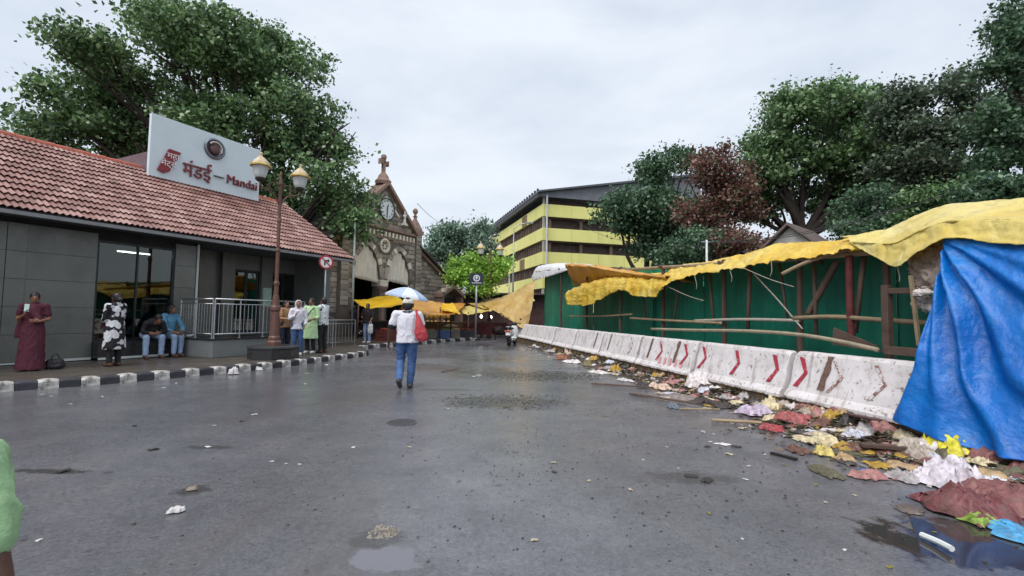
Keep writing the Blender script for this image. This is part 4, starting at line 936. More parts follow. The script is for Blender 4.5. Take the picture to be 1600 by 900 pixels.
TY = tarp_mat('tarp_yellow', S(236, 204, 88), S(224, 180, 52), S(240, 222, 144)); TYP = tarp_mat('tarp_pale_yellow', S(232, 214, 130), S(222, 194, 88), S(238, 228, 172)); TB = tarp_mat('tarp_blue', S(0, 112, 200), S(0, 92, 180), S(14, 136, 220), .34, .12)
TO = tarp_mat('tarp_orange', S(216, 158, 62), S(184, 120, 44), S(232, 186, 92)); TT = tarp_mat('tarp_tan', S(206, 172, 104), S(180, 142, 74), S(222, 196, 136)); TYB = tarp_mat('tarp_bright_yellow', S(240, 196, 20), S(222, 172, 8), S(246, 212, 60))
def tarp(name, label, rows, nu, nv, mat, amp, sc, seed, stretch=(1, 1, 1)):
    P = wrinkle(cloth_grid(rows, nu, nv), amp, sc, seed, stretch); P = wrinkle(P, amp * .14, sc * 3.3, seed + 5, stretch)
    for r_ in (P[0], P[-1]):      # frayed edges
        for j, p in enumerate(r_): p.z += .5 * amp * noise.noise(Vector((j * .35, seed, 0))) + .25 * amp * noise.noise(Vector((j * 1.3, seed, 4)))
    o = P[0][0].copy(); o = Vector((o.x, o.y, 0)); P = [[p - o for p in r] for r in P]
    x = sheet(name, P, mat); x.location = o; return tag(x, label, 'tarpaulin')
def back(row, d, dz): return [p + BN * d + Vector((0, 0, dz if not isinstance(dz, (list, tuple)) else dz[i])) for i, p in enumerate(row)]
# big pale yellow one on the near shed
hem = [BPX(*p) for p in ((1335, 384, .55), (1368, 402, .4), (1402, 417, .3), (1432, 396, .3), (1480, 372, .3), (1545, 378, .3), (1605, 383, .3), (1760, 392, .3))]
fold = [BPX(*p) for p in ((1328, 378, .6), (1362, 380, .5), (1398, 380, .42), (1435, 362, .42), (1478, 347, .42), (1540, 345, .42), (1602, 346, .42), (1760, 345, .42))]
rdg = [BPX(*p) for p in ((1322, 372, .9), (1352, 367, 1.0), (1392, 358, 1.1), (1432, 340, 1.2), (1478, 323, 1.3), (1540, 316, 1.3), (1602, 310, 1.3), (1760, 300, 1.3))]
mid = [a.lerp(b, .5) + Vector((0, 0, .03)) for a, b in zip(fold, rdg)]
tarp('yellow_tarpaulin', 'pale yellow tarpaulin roof drooping to a point above the blue tarpaulin', [hem, [a_.lerp(b_, .8) for a_, b_ in zip(hem, fold)], fold, [a_.lerp(b_, .10) for a_, b_ in zip(fold, mid)], mid, rdg, back(rdg, 1.2, -.1), back(rdg, 2.4, -.5)], 120, 70, TYP, .022, 2.6, 1)
# middle roof
hem = [BPX(*p) for p in ((1020, 466, .3), (1040, 446, .35), (1072, 432, .4), (1140, 421, .4), (1200, 409, .42), (1262, 402, .45), (1310, 392, .5), (1345, 384, .6))]
rdg = [BPX(*p) for p in ((1034, 434, .75), (1052, 419, .85), (1082, 413, .95), (1140, 403, 1.0), (1215, 384, 1.05), (1262, 383, 1.1), (1305, 378, 1.1), (1345, 370, 1.2))]
m1 = [a.lerp(b, .45) + Vector((0, 0, .05)) for a, b in zip(hem, rdg)]
tarp('yellow_tarpaulin', 'long faded yellow tarpaulin roof with ragged hem above the arrow-painted barriers', [hem, m1, rdg, back(rdg, 1.0, .08), back(rdg, 2.2, -.2)], 150, 48, TY, .05, 2.4, 2)
# torn front flap on the taller shed
top_ = [BPX(*p) for p in ((886, 457, .5), (912, 445, .5), (950, 436, .5), (985, 434, .5), (1012, 434, .55), (1040, 432, .6))]
m1 = [BPX(*p) for p in ((884, 466, .34), (914, 458, .32), (952, 448, .3), (986, 446, .3), (1014, 444, .35), (1042, 440, .4))]
hem = [BPX(*p) for p in ((886, 476, .3), (918, 477, .28), (936, 468, .26), (972, 453, .26), (990, 462, .26), (1024, 464, .3))]
tarp('yellow_tarpaulin', 'torn yellow tarpaulin flap hanging in front of the taller green shed', [back(top_, .9, .15), top_, m1, hem], 100, 40, TY, .07, 2.8, 3, (1, 1, .3))
top_ = [BPX(*p) for p in ((884, 413, .42), (920, 415, .42), (960, 422, .42), (1000, 428, .42), (1042, 432, .42))]
hem = [BPX(*p) for p in ((886, 421, .44), (922, 421, .44), (960, 428, .44), (1002, 433, .44), (1042, 437, .44))]
low = [BPX(*p) for p in ((896, 446, 1.1), (925, 446, 1.1), (960, 446, 1.1), (1000, 446, 1.1), (1038, 446, 1.1))]
tarp('orange_tarpaulin', 'narrow orange tarpaulin roof edge above the torn yellow flap', [low, [a_.lerp(b_, .5) for a_, b_ in zip(low, hem)], hem, top_, back(top_, .5, -.05), back(top_, 2.4, -.75)], 60, 26, TO, .05, 2.2, 4)
# white dome sheet at the far corner
top_ = [BPX(*p) for p in ((834, 428, .8), (840, 417, .9), (862, 414, .9), (886, 416, .9))]; hem = [BPX(*p) for p in ((832, 440, .7), (842, 436, .65), (864, 430, .65), (888, 422, .65))]
tarp('white_tarpaulin', 'greyish white sheet over the far corner of the taller green shed', [hem, top_, back(top_, 1.2, .1), back(top_, 2.4, -.2)], 30, 16, M('white_sheet', S(206, 206, 210), .6, .2, 2, .2, 20), .03, 3, 5)
# tan awning at the far end, drooping beside the scooter
Pt = lambda px, py, y: D(px, py, y)
rows = [[Pt(746, 470, 30), Pt(776, 466, 29), Pt(806, 455, 28), Pt(835, 440, 27.2)], [Pt(752, 476, 27.5), Pt(778, 476, 26.8), Pt(806, 470, 26.2), Pt(834, 462, 25.6)], [Pt(770, 484, 26.2), Pt(786, 492, 25.6), Pt(806, 498, 25.2), Pt(830, 486, 25.0)], [Pt(790, 492, 25.6), Pt(802, 503, 25.0), Pt(815, 513, 24.8), Pt(824, 514, 24.8)]]
tarp('tan_tarpaulin', 'drooping tan tarpaulin awning behind the white scooter', rows, 44, 36, TT, .09, 1.1, 6)
# blue tarpaulin hung down over the barrier
c0 = [BPX(1482, 374, .45), BPX(1520, 374, .45), BPX(1560, 377, .45), BPX(1605, 380, .45), BPX(1680, 384, .45), BPX(1790, 388, .45)]
c1 = [BPX(1478, 440, .36), BPX(1520, 440, .30), BPX(1562, 440, .34), BPX(1608, 440, .30), BPX(1685, 440, .34), BPX(1790, 440, .32)]
c2 = [BPX(1456, 530, .14), BPX(1505, 540, .12), BPX(1555, 545, .17), BPX(1610, 550, .12), BPX(1690, 555, .16), BPX(1795, 560, .12)]
c3 = [BPX(1436, 595, .03), BPX(1492, 618, .0), BPX(1550, 630, .05), BPX(1610, 640, -.01), BPX(1692, 650, .02), BPX(1800, 660, .0)]
c4 = [BPX(1409, 655, -.06), BPX(1478, 686, -.1), BPX(1545, 706, -.08), BPX(1608, 719, -.13), BPX(1698, 735, -.1), BPX(1800, 750, -.12)]
P = cloth_grid([c0, c1, c2, c3, c4], 110, 80)
for i, r in enumerate(P):
    for j, p in enumerate(r):
        u = j / 110; v = i / 80; th = math.atan2(v + .03, u * 1.25 + .10 + .12 * v)      # folds fan out from the gathered top corner
        f = 0
        for t0, w_, h_ in ((1.30, .10, .10), (1.12, .05, .07), (.98, .07, -.06), (.86, .05, .09), (.70, .07, -.06), (.60, .05, .07), (.42, .06, -.05), (.32, .05, .06), (.18, .05, .05)):
            f += h_ * math.exp(-((th + .05 * noise.noise(Vector((u * 4, v * 4, 1))) - t0) / w_) ** 2)
        P[i][j] = p - BN * (f * min(1, v * 4 + .15) * (1.1 - .35 * v)) - BN * .07 + BN * .03 * noise.noise(Vector((u * 5, v * 5, 7)))
P = wrinkle(P, .009, 3.6, 7, (1, 1, .5)); P = wrinkle(P, .004, 12, 8)
o_ = Vector((P[0][0].x, P[0][0].y, 0)); x = sheet('blue_tarpaulin', [[p - o_ for p in r] for r in P], TB); x.location = o_; tag(x, 'bright blue plastic tarpaulin hanging down over the barrier', 'tarpaulin')
# sheets on the frame between frame and blue tarpaulin
def blob(name, label, c, r, mat, seed, amp=.3, sc=2.0, cat='sack', sub=3, flat=.0, group=None, rot=0.0):
    bm = bmesh.new(); bmesh.ops.create_icosphere(bm, subdivisions=sub, radius=1)
    for v in bm.verts:
        p = v.co.copy(); k = 1 + amp * (noise.noise(p * sc + Vector((seed, seed * 2, 0))) + .6 * abs(noise.noise(p * sc * 2.2 + Vector((0, seed, 0)))) + .3 * noise.noise(p * sc * 5))
        v.co = Vector((p.x * r[0] * k, p.y * r[1] * k, p.z * r[2] * k))
    zmin = min(v.co.z for v in bm.verts); 
    for v in bm.verts: v.co.z = max(v.co.z, zmin * (1 - flat) if flat else zmin) 
    zmin = min(v.co.z for v in bm.verts)
    for v in bm.verts: v.co.z -= zmin
    me = bpy.data.meshes.new(name); bm.to_mesh(me); bm.free(); me.materials.append(mat); me.polygons.foreach_set('use_smooth', [True] * len(me.polygons))
    o = link(name, me, None, c, rot)
    if label: tag(o, label, cat, group)
    return o
CW = M('grubby_white_cloth', S(200, 192, 188), .7, .3, 5, .4, 14); CB = M('brown_grey_sheet', S(164, 148, 138), .7, .35, 5, .4, 14)
def drape(label, pix, mat, seed, amp):
    rows = [[BPX(x, y, o) for x, y, o in r] for r in pix]; P = wrinkle(wrinkle(cloth_grid(rows, 40, 26), amp, 6, seed), amp * .35, 16, seed + 1)
    o = P[0][0].copy(); x = sheet('cloth_bundle', [[p - o for p in r] for r in P], mat); x.location = o; tag(x, label, 'cloth')
drape('crumpled grey-brown sheeting stuffed behind the blue tarpaulin edge', [[(1440, 392, .75), (1465, 386, .7), (1500, 384, .75)], [(1424, 415, .6), (1458, 412, .5), (1500, 412, .62)], [(1424, 438, .58), (1456, 440, .48), (1500, 440, .6)], [(1430, 452, .66), (1458, 456, .6), (1500, 455, .66)]], CB, 3, .07)
drape('white cloth hanging over the rail of the wooden frame', [[(1424, 452, .5), (1450, 450, .48), (1490, 452, .5)], [(1426, 456, .36), (1452, 456, .35), (1490, 458, .36)], [(1428, 462, .36), (1452, 460, .36), (1490, 464, .36)]], CW, 5, .03)
drape('white cloth sagging below the rail of the wooden frame', [[(1426, 466, .62), (1450, 464, .6), (1490, 466, .62)], [(1424, 476, .52), (1452, 482, .48), (1490, 478, .52)], [(1428, 482, .6), (1455, 486, .56), (1490, 484, .6)]], CW, 6, .05)
# ================================================================ trees
def leaf_mat(name, stops, trans=.3):
    m, t = newmat(name)
    geo = t.n('ShaderNodeNewGeometry'); c = t.ramp(geo.outputs['Random Per Island'], stops)
    f = t.noise(.55, 3, .5); c = t.mix(.6, c, t.ramp(f, [(.35, .65), (.65, 1.25)]), 'MULTIPLY')
    t.l(c, t.p.inputs['Base Color']); t.p.inputs['Roughness'].default_value = .36; t.p.inputs['Specular IOR Level'].default_value = .55
    tl = t.n('ShaderNodeBsdfTranslucent'); t.l(c, tl.inputs['Color']); ms = t.n('ShaderNodeMixShader'); ms.inputs[0].default_value = trans
    t.l(t.p.outputs[0], ms.inputs[1]); t.l(tl.outputs[0], ms.inputs[2]); t.l(ms.outputs[0], t.o.inputs['Surface']); return m
LG = leaf_mat('leaf_green', [(0, S(57, 84, 54)), (.4, S(86, 117, 74)), (.8, S(120, 153, 98)), (1, S(164, 191, 140))])
LDG = leaf_mat('leaf_dark_green', [(0, S(50, 75, 58)), (.5, S(75, 106, 78)), (1, S(115, 146, 109))])
LRD = leaf_mat('leaf_reddish', [(0, S(84, 58, 54)), (.35, S(126, 78, 72)), (.6, S(86, 104, 74)), (.8, S(138, 92, 84)), (1, S(150, 122, 106))])
LPU = leaf_mat('leaf_purple_green', [(0, S(62, 68, 62)), (.45, S(78, 100, 76)), (.8, S(102, 124, 92)), (1, S(132, 134, 122))])
LBR_ = leaf_mat('leaf_fresh_green', [(0, S(111, 155, 65)), (.5, S(149, 193, 80)), (1, S(193, 229, 115))], .4)
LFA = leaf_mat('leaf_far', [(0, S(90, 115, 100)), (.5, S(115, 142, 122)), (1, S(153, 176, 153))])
BARK = M('bark', S(58, 50, 46), .9, .4, 3, .6, 12, stretch=(3, 3, .5))
def leaves(rng, C, R, nclump, per, size, spread, shell=.45, up=.5):
    """C,R: lobe centres and radii; returns vertex array (n,4,3)"""
    V = np.array([r[0] * r[1] * r[2] for r in R]) ** (2 / 3); V /= V.sum()
    li = rng.choice(len(C), nclump, p=V)
    d = rng.normal(size=(nclump, 3)); d /= np.linalg.norm(d, axis=1)[:, None]
    k = shell + (1.04 - shell) * rng.random(nclump) ** .55
    cc = np.array(C)[li] + d * np.array(R)[li] * k[:, None]
    n = nclump * per
    ci = np.repeat(np.arange(nclump), per)
    sp_ = spread * (0.6 + .8 * rng.random(nclump))[ci][:, None]
    p = cc[ci] + rng.normal(size=(n, 3)) * sp_ * np.array([1, 1, .65])
    nr = rng.normal(size=(n, 3)); nr[:, 2] += up; nr += d[ci] * .5; nr /= np.linalg.norm(nr, axis=1)[:, None]
    a = np.cross(nr, rng.normal(size=(n, 3))); a /= np.linalg.norm(a, axis=1)[:, None]; b = np.cross(nr, a)
    s = size * (.55 + .9 * rng.random(n))[:, None]
    q = np.stack([p - a * s * .5, p + b * s * .36 + nr * s * .06, p + a * s * .55 - nr * s * .1, p - b * s * .36 + nr * s * .06], 1)
    return q, cc
def quads_mesh(name, q, mat):
    n = len(q); me = bpy.data.meshes.new(name); me.vertices.add(n * 4); me.vertices.foreach_set('co', q.astype(np.float32).ravel())
    me.loops.add(n * 4); me.loops.foreach_set('vertex_index', np.arange(n * 4, dtype=np.int32)); me.polygons.add(n); me.polygons.foreach_set('loop_start', np.arange(0, n * 4, 4, dtype=np.int32)); me.polygons.foreach_set('loop_total', np.full(n, 4, dtype=np.int32))
    me.materials.append(mat); me.update(); me.validate(); return me
def tree(name, label, base, fork_h, lobes, tr, nclump, per, size, spread, mat, seed, group=None, nbr=3, shell=.45, cat='tree', twig=True, nsub=7):
    rng = np.random.default_rng(seed); rnd = random.Random(seed); base = Vector(base)
    t = thing(name, label, cat, base, 0, group)
    C = [np.array(c - base) for c, r in lobes]; R = [np.array(r) for c, r in lobes]
    C0, R0 = C, R; C, R = [], []
    for c, r in zip(C0, R0):        # each big lobe breaks up into several boughs
        k = nsub
        for _ in range(k):
            d = rng.normal(size=3); d /= np.linalg.norm(d); d[2] = d[2] * .9 + .12; f = rng.uniform(.32, .52); C.append(c + d * r * rng.uniform(.45, .85)); R.append(r * f * np.array([1, 1, .8]))
    q, cc = leaves(rng, C, R, nclump, per, size, spread, shell); C, R = C0, R0
    link('crown', quads_mesh('crown', q, mat), t)
    m = MB(); fk = Vector((rnd.uniform(-.3, .3), rnd.uniform(-.3, .3), fork_h))
    m.tube(spline([(0, 0, -.1), (.05, .05, fork_h * .4), fk], 8), [tr * (1.35 - .45 * i / 8) for i in range(9)], 9)
    for c, r in zip(C, R):
        c = Vector(c); mid = fk.lerp(c, .5) + Vector((rnd.uniform(-.5, .5), rnd.uniform(-.5, .5), -.1 * (c - fk).length))
        path = spline([fk - Vector((0, 0, .2)), mid, c], 8); m.tube(path, [tr * (.62 - .5 * i / 8) for i in range(9)], 7)
        for _ in range(nbr):
            i0 = rnd.randint(3, 7); d = Vector((rnd.gauss(0, 1), rnd.gauss(0, 1), rnd.uniform(-.2, 1))).normalized(); e = c + Vector((d.x * r[0], d.y * r[1], d.z * r[2])) * .85
            p = path[i0]; m.tube(spline([p, p.lerp(e, .5) + Vector((rnd.uniform(-.3, .3), rnd.uniform(-.3, .3), .2)), e], 6), [tr * (.25 - .21 * i / 6) for i in range(7)], 5)
    if twig:
        for k in range(0, len(cc), 5):     # twigs to the clumps
            e = Vector(cc[k]); li = min(range(len(C)), key=lambda i: (Vector(C[i]) - e).length); c = Vector(C[li]); s_ = c.lerp(e, .35)
            m.tube([s_, s_.lerp(e, .5) + Vector((0, 0, .12)), e], [tr * .07, tr * .05, tr * .02], 4, cap=False)
    m.build('trunk', BARK, t, smooth=True, fix=False)
    return t
def LB(px, py, dep, rx, rz, ry=None):   # lobe given by picture place at a real distance; radii in pixels there
    c = D(px, py, dep); k = dep / F; return (c, (rx * k, (ry or (rx + rz) / 2) * k, rz * k))
b = D(420, 487, 25); b.z = 0
tree('peepal_tree', 'huge spreading leafy tree rising behind the tiled station roof', b, 4.2,
     [LB(330, 85, 25, 150, 85, 120), LB(195, 140, 24, 105, 80, 110), LB(130, 195, 23, 80, 55), LB(60, 205, 23, 38, 34), LB(430, 130, 26, 75, 80), LB(480, 210, 25, 85, 75), LB(540, 225, 25, 32, 28), LB(330, 200, 24, 120, 80), LB(520, 300, 24, 55, 75), LB(450, 300, 26, 70, 60), LB(255, 35, 25, 75, 36), LB(390, 62, 26, 66, 36), LB(160, 105, 24, 44, 32), LB(548, 345, 23, 28, 40), LB(60, 240, 26, 60, 40), LB(220, 230, 25, 90, 50)],
     .55, 1900, 44, .2, .33, LG, 3, nbr=3, shell=.4)
tree('shade_tree', 'dark green tree beside the yellow building and behind the sheds', Vector((D(1010, 487, 36).x, 36, 0)), 4.0,
     [LB(1005, 318, 36, 66, 50), LB(968, 338, 36, 44, 32), LB(1030, 270, 36, 42, 36), LB(1060, 340, 37, 60, 60), LB(1050, 390, 36, 60, 35), LB(1070, 250, 37, 34, 30), LB(1015, 362, 36, 42, 30)], .35, 900, 26, .25, .42, LDG, 5, shell=.35)
tree('red_leaf_tree', 'tree with reddish brown leaves between the dark tree and the big forked tree', Vector((D(1115, 487, 31).x, 31, 0)), 3.6,
     [LB(1125, 300, 31, 55, 50), LB(1100, 270, 31, 34, 32), LB(1150, 318, 31, 42, 40), LB(1095, 335, 31, 42, 34), LB(1120, 245, 31, 26, 22)], .28, 430, 26, .2, .36, LRD, 6, shell=.2)
tree('forked_tree', 'big broad green tree with dark forked trunk above the small house', Vector((D(1262, 487, 35).x, 35, 0)), 7.6,
     [LB(1275, 185, 35, 100, 46, 90), LB(1220, 215, 35, 65, 45), LB(1330, 230, 36, 90, 70), LB(1190, 265, 34, 40, 28), LB(1260, 250, 35, 80, 40), LB(1380, 190, 36, 60, 50), LB(1360, 285, 36, 70, 45), LB(1230, 165, 35, 42, 30), LB(1330, 170, 36, 70, 32), LB(1300, 290, 37, 60, 30), LB(1205, 235, 34, 36, 24), LB(1400, 240, 36, 55, 55), LB(1180, 290, 35, 34, 22), LB(1195, 325, 36, 40, 26), LB(1168, 305, 35, 26, 22), LB(1178, 340, 36, 30, 20), LB(1235, 300, 37, 40, 24), LB(1290, 320, 37, 60, 24)], .5, 1900, 26, .26, .42, LG, 8, nbr=4, shell=.35)
tree('dusky_tree', 'dusky green-purple tree right of the big forked tree', Vector((D(1470, 487, 28).x, 28, 0)), 4.0,
     [LB(1470, 190, 28, 75, 55), LB(1430, 240, 28, 60, 55), LB(1500, 240, 28, 70, 60), LB(1450, 290, 28, 60, 40), LB(1540, 170, 28, 50, 45), LB(1400, 180, 29, 40, 40), LB(1420, 150, 29, 36, 26), LB(1510, 130, 28, 40, 28)], .32, 820, 26, .22, .38, LPU, 9, shell=.25)
tree('tall_dark_tree', 'tall dark tree whose branches reach in above the pale yellow tarpaulin', Vector((D(1660, 487, 21).x, 21, 0)), 5.0,
     [LB(1600, 60, 21, 62, 55), LB(1570, 110, 21, 45, 40), LB(1640, 170, 21, 90, 90), LB(1590, 200, 21, 60, 50), LB(1570, 250, 21, 45, 35), LB(1600, 20, 21, 40, 40), LB(1690, 60, 21, 90, 90)], .4, 820, 28, .17, .3, LDG, 10, shell=.3)
for i, (px, py, dep, rx, rz, lab, mt) in enumerate(((1090, 385, 27, 55, 32, 'dense shrub growing against the shed roofs below the red-leaved tree', LDG), (1160, 378, 26, 40, 26, 'brownish shrub at the left of the small house', LRD), (1380, 325, 24, 70, 40, 'wide dark shrub behind the pale yellow tarpaulin', LDG), (1470, 310, 22, 70, 32, 'leafy hedge shrub against the dusky tree', LG), (1345, 350, 25, 40, 26, 'low shrub at the right of the small house', LDG), (1560, 300, 20, 70, 24, 'hedge shrub under the tall dark tree', LDG), (1065, 400, 30, 50, 24, 'shrub under the dark green tree beside the yellow building', LDG))):
    b = D(px, 487, dep); b.z = 0
    tree('shrub', lab, b, D(px, py, dep).z * .55, [LB(px, py, dep, rx, rz), LB(px - rx * .4, py + rz * .5, dep, rx * .6, rz), LB(px + rx * .45, py + rz * .5, dep, rx * .6, rz), LB(px, py + 45, dep, rx, 30)], .12, 230, 26, .17, .28, mt, 30 + i, 'shrubs behind the market sheds', nbr=2, cat='shrub', shell=.3)
tree('street_tree', 'small bright green tree standing behind the dark blue parking sign', Vector((D(752, 487, 29).x, 29, 0)), 2.2,
     [LB(745, 420, 29, 32, 22), LB(720, 430, 29, 24, 22), LB(775, 425, 29, 28, 22), LB(755, 445, 29, 38, 20), LB(735, 405, 29, 18, 12), LB(712, 412, 29, 12, 10), LB(790, 412, 29, 14, 10)], .12, 420, 26, .16, .24, LBR_, 21, shell=.2)
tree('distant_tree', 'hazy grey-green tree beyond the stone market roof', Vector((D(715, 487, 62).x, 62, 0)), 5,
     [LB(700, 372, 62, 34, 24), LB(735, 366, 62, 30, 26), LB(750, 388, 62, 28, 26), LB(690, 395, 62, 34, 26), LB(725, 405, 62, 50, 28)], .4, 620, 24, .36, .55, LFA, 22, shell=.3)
# ================================================================ small house behind
hb = D(1236, 487, 23); hb.z = 0
hs = thing('small_house', 'small grey house with sloping sheet roof behind the sheds', 'house', hb, rad(-50)); hs.scale = (.6, .6, 1.2)
def hp(nm, mat, fn, par=None):
    m = MB(); fn(m); return m.build(nm, mat, par or hs)
HWL = M('house_wall', S(168, 166, 160), .8, .3, 2, .2)
hp('wall', HWL, lambda m: m.prism([(-2.2, 0), (2.2, 0), (2.2, 3.9), (0, 4.9), (-2.2, 3.9)], lambda a, b, h: Vector((a, h, b)), 0, 5))
for s in (-1, 1):
    hp('roof', M('house_roof', S(104, 90, 88), .6, .3, 2, .2), lambda m: m.prism([(0, 5.08), (s * 2.75, 3.85), (s * 2.75, 3.75), (0, 4.96)], lambda a, b, h: Vector((a, h, b)), -.5, 5.5))
for a, mt in ((-1.3, 'house_dark_window'), (-.2, 'house_dark_window'), (1.0, 'house_green_shutter')):
    w = hp('window', M('house_trim', S(130, 128, 124), .7, .2, 5, .1), lambda m: m.bx(a - .4, a + .4, -.06, -.003, 2.7, 4.0)); hp('pane', M(mt, S(60, 62, 66) if 'dark' in mt else S(70, 120, 112), .5, .2, 4, .05), lambda m: m.bx(a - .33, a + .33, -.075, -.0605, 2.77, 3.93), w)
# pale building seen through the leaves on the right
fb = D(1580, 487, 45); fb.z = 0; f_b = thing('pale_building', 'pale building glimpsed between the tall dark tree and the yellow tarpaulin', 'building', fb, rad(10))
m = MB(); m.bx(-4, 8, 0, 8, 0, 12); m.build('wall', M('pale_wall', S(176, 170, 160), .8, .2, 1, .1), f_b); m = MB(); m.bx(-4.3, 8.3, -.3, 8.3, 12.003, 12.3); m.build('roof', CONC, f_b)
for i in range(4):
    m = MB(); m.bx(-3 + i * 2.6, -1.8 + i * 2.6, -.05, -.003, 9.3, 10.8); m.build('window', YDK, f_b)
# dark board walls closing the back of the sheds (seen between posts), plain fence behind
# ================================================================ cables and pole
cp = D(1105, 487, 22); pl_ = thing('utility_pole', 'white slim utility pole rising behind the yellow tarpaulins', 'pole', (cp.x, cp.y, 0))
zt_ = D(1106, 375, 22).z; m = MB(); m.tube([(0, 0, 0), (0, 0, zt_)], [.06, .05], 8); m.build('shaft', M('pole_white', S(196, 198, 200), .5, .2, 4, .1), pl_, smooth=True); m = MB(); m.bx(-.25, .25, -.03, .03, zt_ - .12, zt_ - .06); m.build('crossbar', GP, pl_)
CAB = M('black_cable', S(34, 34, 36), .5, .1, 4, 0)
for i, (a, b, sag, lab) in enumerate((((1106, 380, 22), (1500, 295, 17), .5, 'black cable running from the utility pole towards the hedge'), ((1106, 383, 22), (900, 345, 55), .9, 'black cable running from the utility pole towards the yellow building'), ((1106, 378, 22), (1420, 320, 19), .35, 'second black cable from the utility pole above the small house'), ((652, 318, 29.6), (700, 350, 60), .4, 'thin cable leaving the stone pinnacle behind the market'))):
    p, q = D(*a), D(*b); pts = [p.lerp(q, k / 12) - Vector((0, 0, sag * 4 * (k / 12) * (1 - k / 12))) for k in range(13)]
    pole('cable', lab, pts, .016, CAB, 'cable', n=5)
# ================================================================ market stalls before the hall
def stall_tarp(label, corners, z0, mat, seed, sag=.2, nm='stall_tarpaulin'):
    (a, b, c, d) = [Vector(p) for p in corners]
    rows = [[a.lerp(b, i / 3) - Vector((0, 0, sag * (1 if i in (1, 2) else 0) * .6)) for i in range(4)], [(a.lerp(d, .5)).lerp(b.lerp(c, .5), i / 3) - Vector((0, 0, sag * (.3 if i in (0, 3) else 1))) for i in range(4)], [d.lerp(c, i / 3) - Vector((0, 0, sag * (.5 if i in (1, 2) else 0))) for i in range(4)]]
    return tarp(nm, label, rows, 26, 18, mat, .06, 1.4, seed)
stall_tarp('bright yellow tarpaulin canopy below the pointed market arches', [D(552, 469, 23.5), D(580, 481, 20.5), D(640, 474, 22.5), D(618, 459, 25.5)], 0, TYB, 11, .15)
stall_tarp('orange-yellow tarpaulin canopy under the blue and white umbrella', [D(622, 486, 21.5), D(710, 491, 22.8), D(728, 474, 26), D(634, 464, 25)], 0, TO, 12, .15)
stall_tarp('small bright yellow tarpaulin flap at the corner of the orange canopy', [D(688, 483, 23), D(720, 490, 23), D(708, 474, 25), D(692, 474, 25)], 0, TYB, 13, .05)
stall_tarp('cream tarpaulin canopy left of the parking sign', [D(716, 482, 25), D(731, 492, 24.5), D(772, 484, 26), D(742, 474, 28)], 0, TYP, 14, .08)
stall_tarp('thin tan tarpaulin canopy behind the parking sign', [D(730, 473, 27), D(762, 483, 26), D(782, 483, 27), D(776, 474, 29)], 0, TT, 15, .08)
stall_tarp('pale tarpaulin canopy over the far stall below the yellow building', [D(772, 470, 33), D(800, 476, 31), D(836, 470, 31), D(830, 458, 34)], 0, TYP, 16, .1)
# canopy posts, each a pole
for px, dep, top in ((560, 22.4, 474), (640, 22.6, 484), (688, 23.4, 480), (732, 24.7, 488), (705, 25.6, 476), (775, 26.4, 482)):
    b = D(px, 487, dep); zt_ = D(px, top, dep).z; pole('canopy_pole', 'thin wooden pole propping up a market stall canopy', [(b.x, b.y, .0), (b.x, b.y, zt_)], .035, WOOD, group='stall canopy poles')
# umbrella
ub = D(637, 487, 21.5); um = thing('market_umbrella', 'large blue and white striped umbrella over a market stall', 'umbrella', (ub.x, ub.y, .0))
ztop = D(637, 449, 21.5).z
UBL = M('umbrella_blue', S(168, 186, 214), .6, .2, 6, .1); UWH = M('umbrella_white', S(214, 220, 230), .6, .15, 6, .1)
tip = Vector((0, 0, ztop)); tilt = Matrix.Rotation(rad(9), 3, 'Y')
for k in range(8):
    m = MB(); rows = []
    for i in range(7):
        f = i / 6; row = []
        for j in range(5):
            a = 2 * math.pi * (k + j / 4) / 8; sagf = 1 - .06 * math.sin(math.pi * j / 4) * f
            row.append(tip + tilt @ Vector((math.cos(a) * 1.0 * f * sagf, math.sin(a) * 1.0 * f * sagf, -.42 * f ** 1.7)))
        rows.append(row)
    row = [p + Vector((0, 0, -.07 - .03 * ((j % 2)))) for j, p in enumerate(rows[-1])]; rows.append(row)
    m.grid(rows); m.build('panel', UBL if k % 2 else UWH, um, smooth=True, fix=False)
    a = 2 * math.pi * k / 8; m = MB(); m.tube([tip - Vector((0, 0, .03)), tip + tilt @ Vector((math.cos(a) * .98, math.sin(a) * .98, -.44))], .008, 5); m.build('rib', GP, um)
m = MB(); m.tube([(0, 0, 0), tip], .022, 8); m.lathe([(.03, ztop), (.01, ztop + .08)], n=8); m.build('shaft', GP, um)
# tables, crates, sacks and goods under the canopies
def crate(label, px, py, dep, w, d_, h, mat, rot=0.0, z=None, group=None, nm='crate'):
    c = D(px, py, dep); z = .15 if z is None else z
    t = thing(nm, label, 'crate', (c.x, c.y, z), rot, group)
    for a in (-1, 1):
        for k in range(3): m = MB(); m.box((0, a * d_ / 2, h * (k + .5) / 3), (w, .02, h / 3 - .02)); m.build('slat', mat, t)
        for k in range(3): m = MB(); m.box((a * w / 2, 0, h * (k + .5) / 3), (.02, d_ - .02, h / 3 - .02)); m.build('slat', mat, t)
    m = MB(); m.box((0, 0, .02), (w - .03, d_ - .03, .03)); m.build('bottom', mat, t)
    m = MB()
    for k in range(14): m.lathe([(.01, -.05), (.06, -.02), (.07, .03), (.03, .07)], (random.uniform(-w / 2.6, w / 2.6), random.uniform(-d_ / 2.6, d_ / 2.6), h + .0), 6)
    stuff(m.build('produce', random.choice([M('produce_red', S(150, 60, 48), .5, .4, 8, .1), M('produce_green', S(110, 130, 66), .5, .4, 8, .1), M('produce_tan', S(178, 150, 110), .6, .3, 8, .1)]), t)); return t
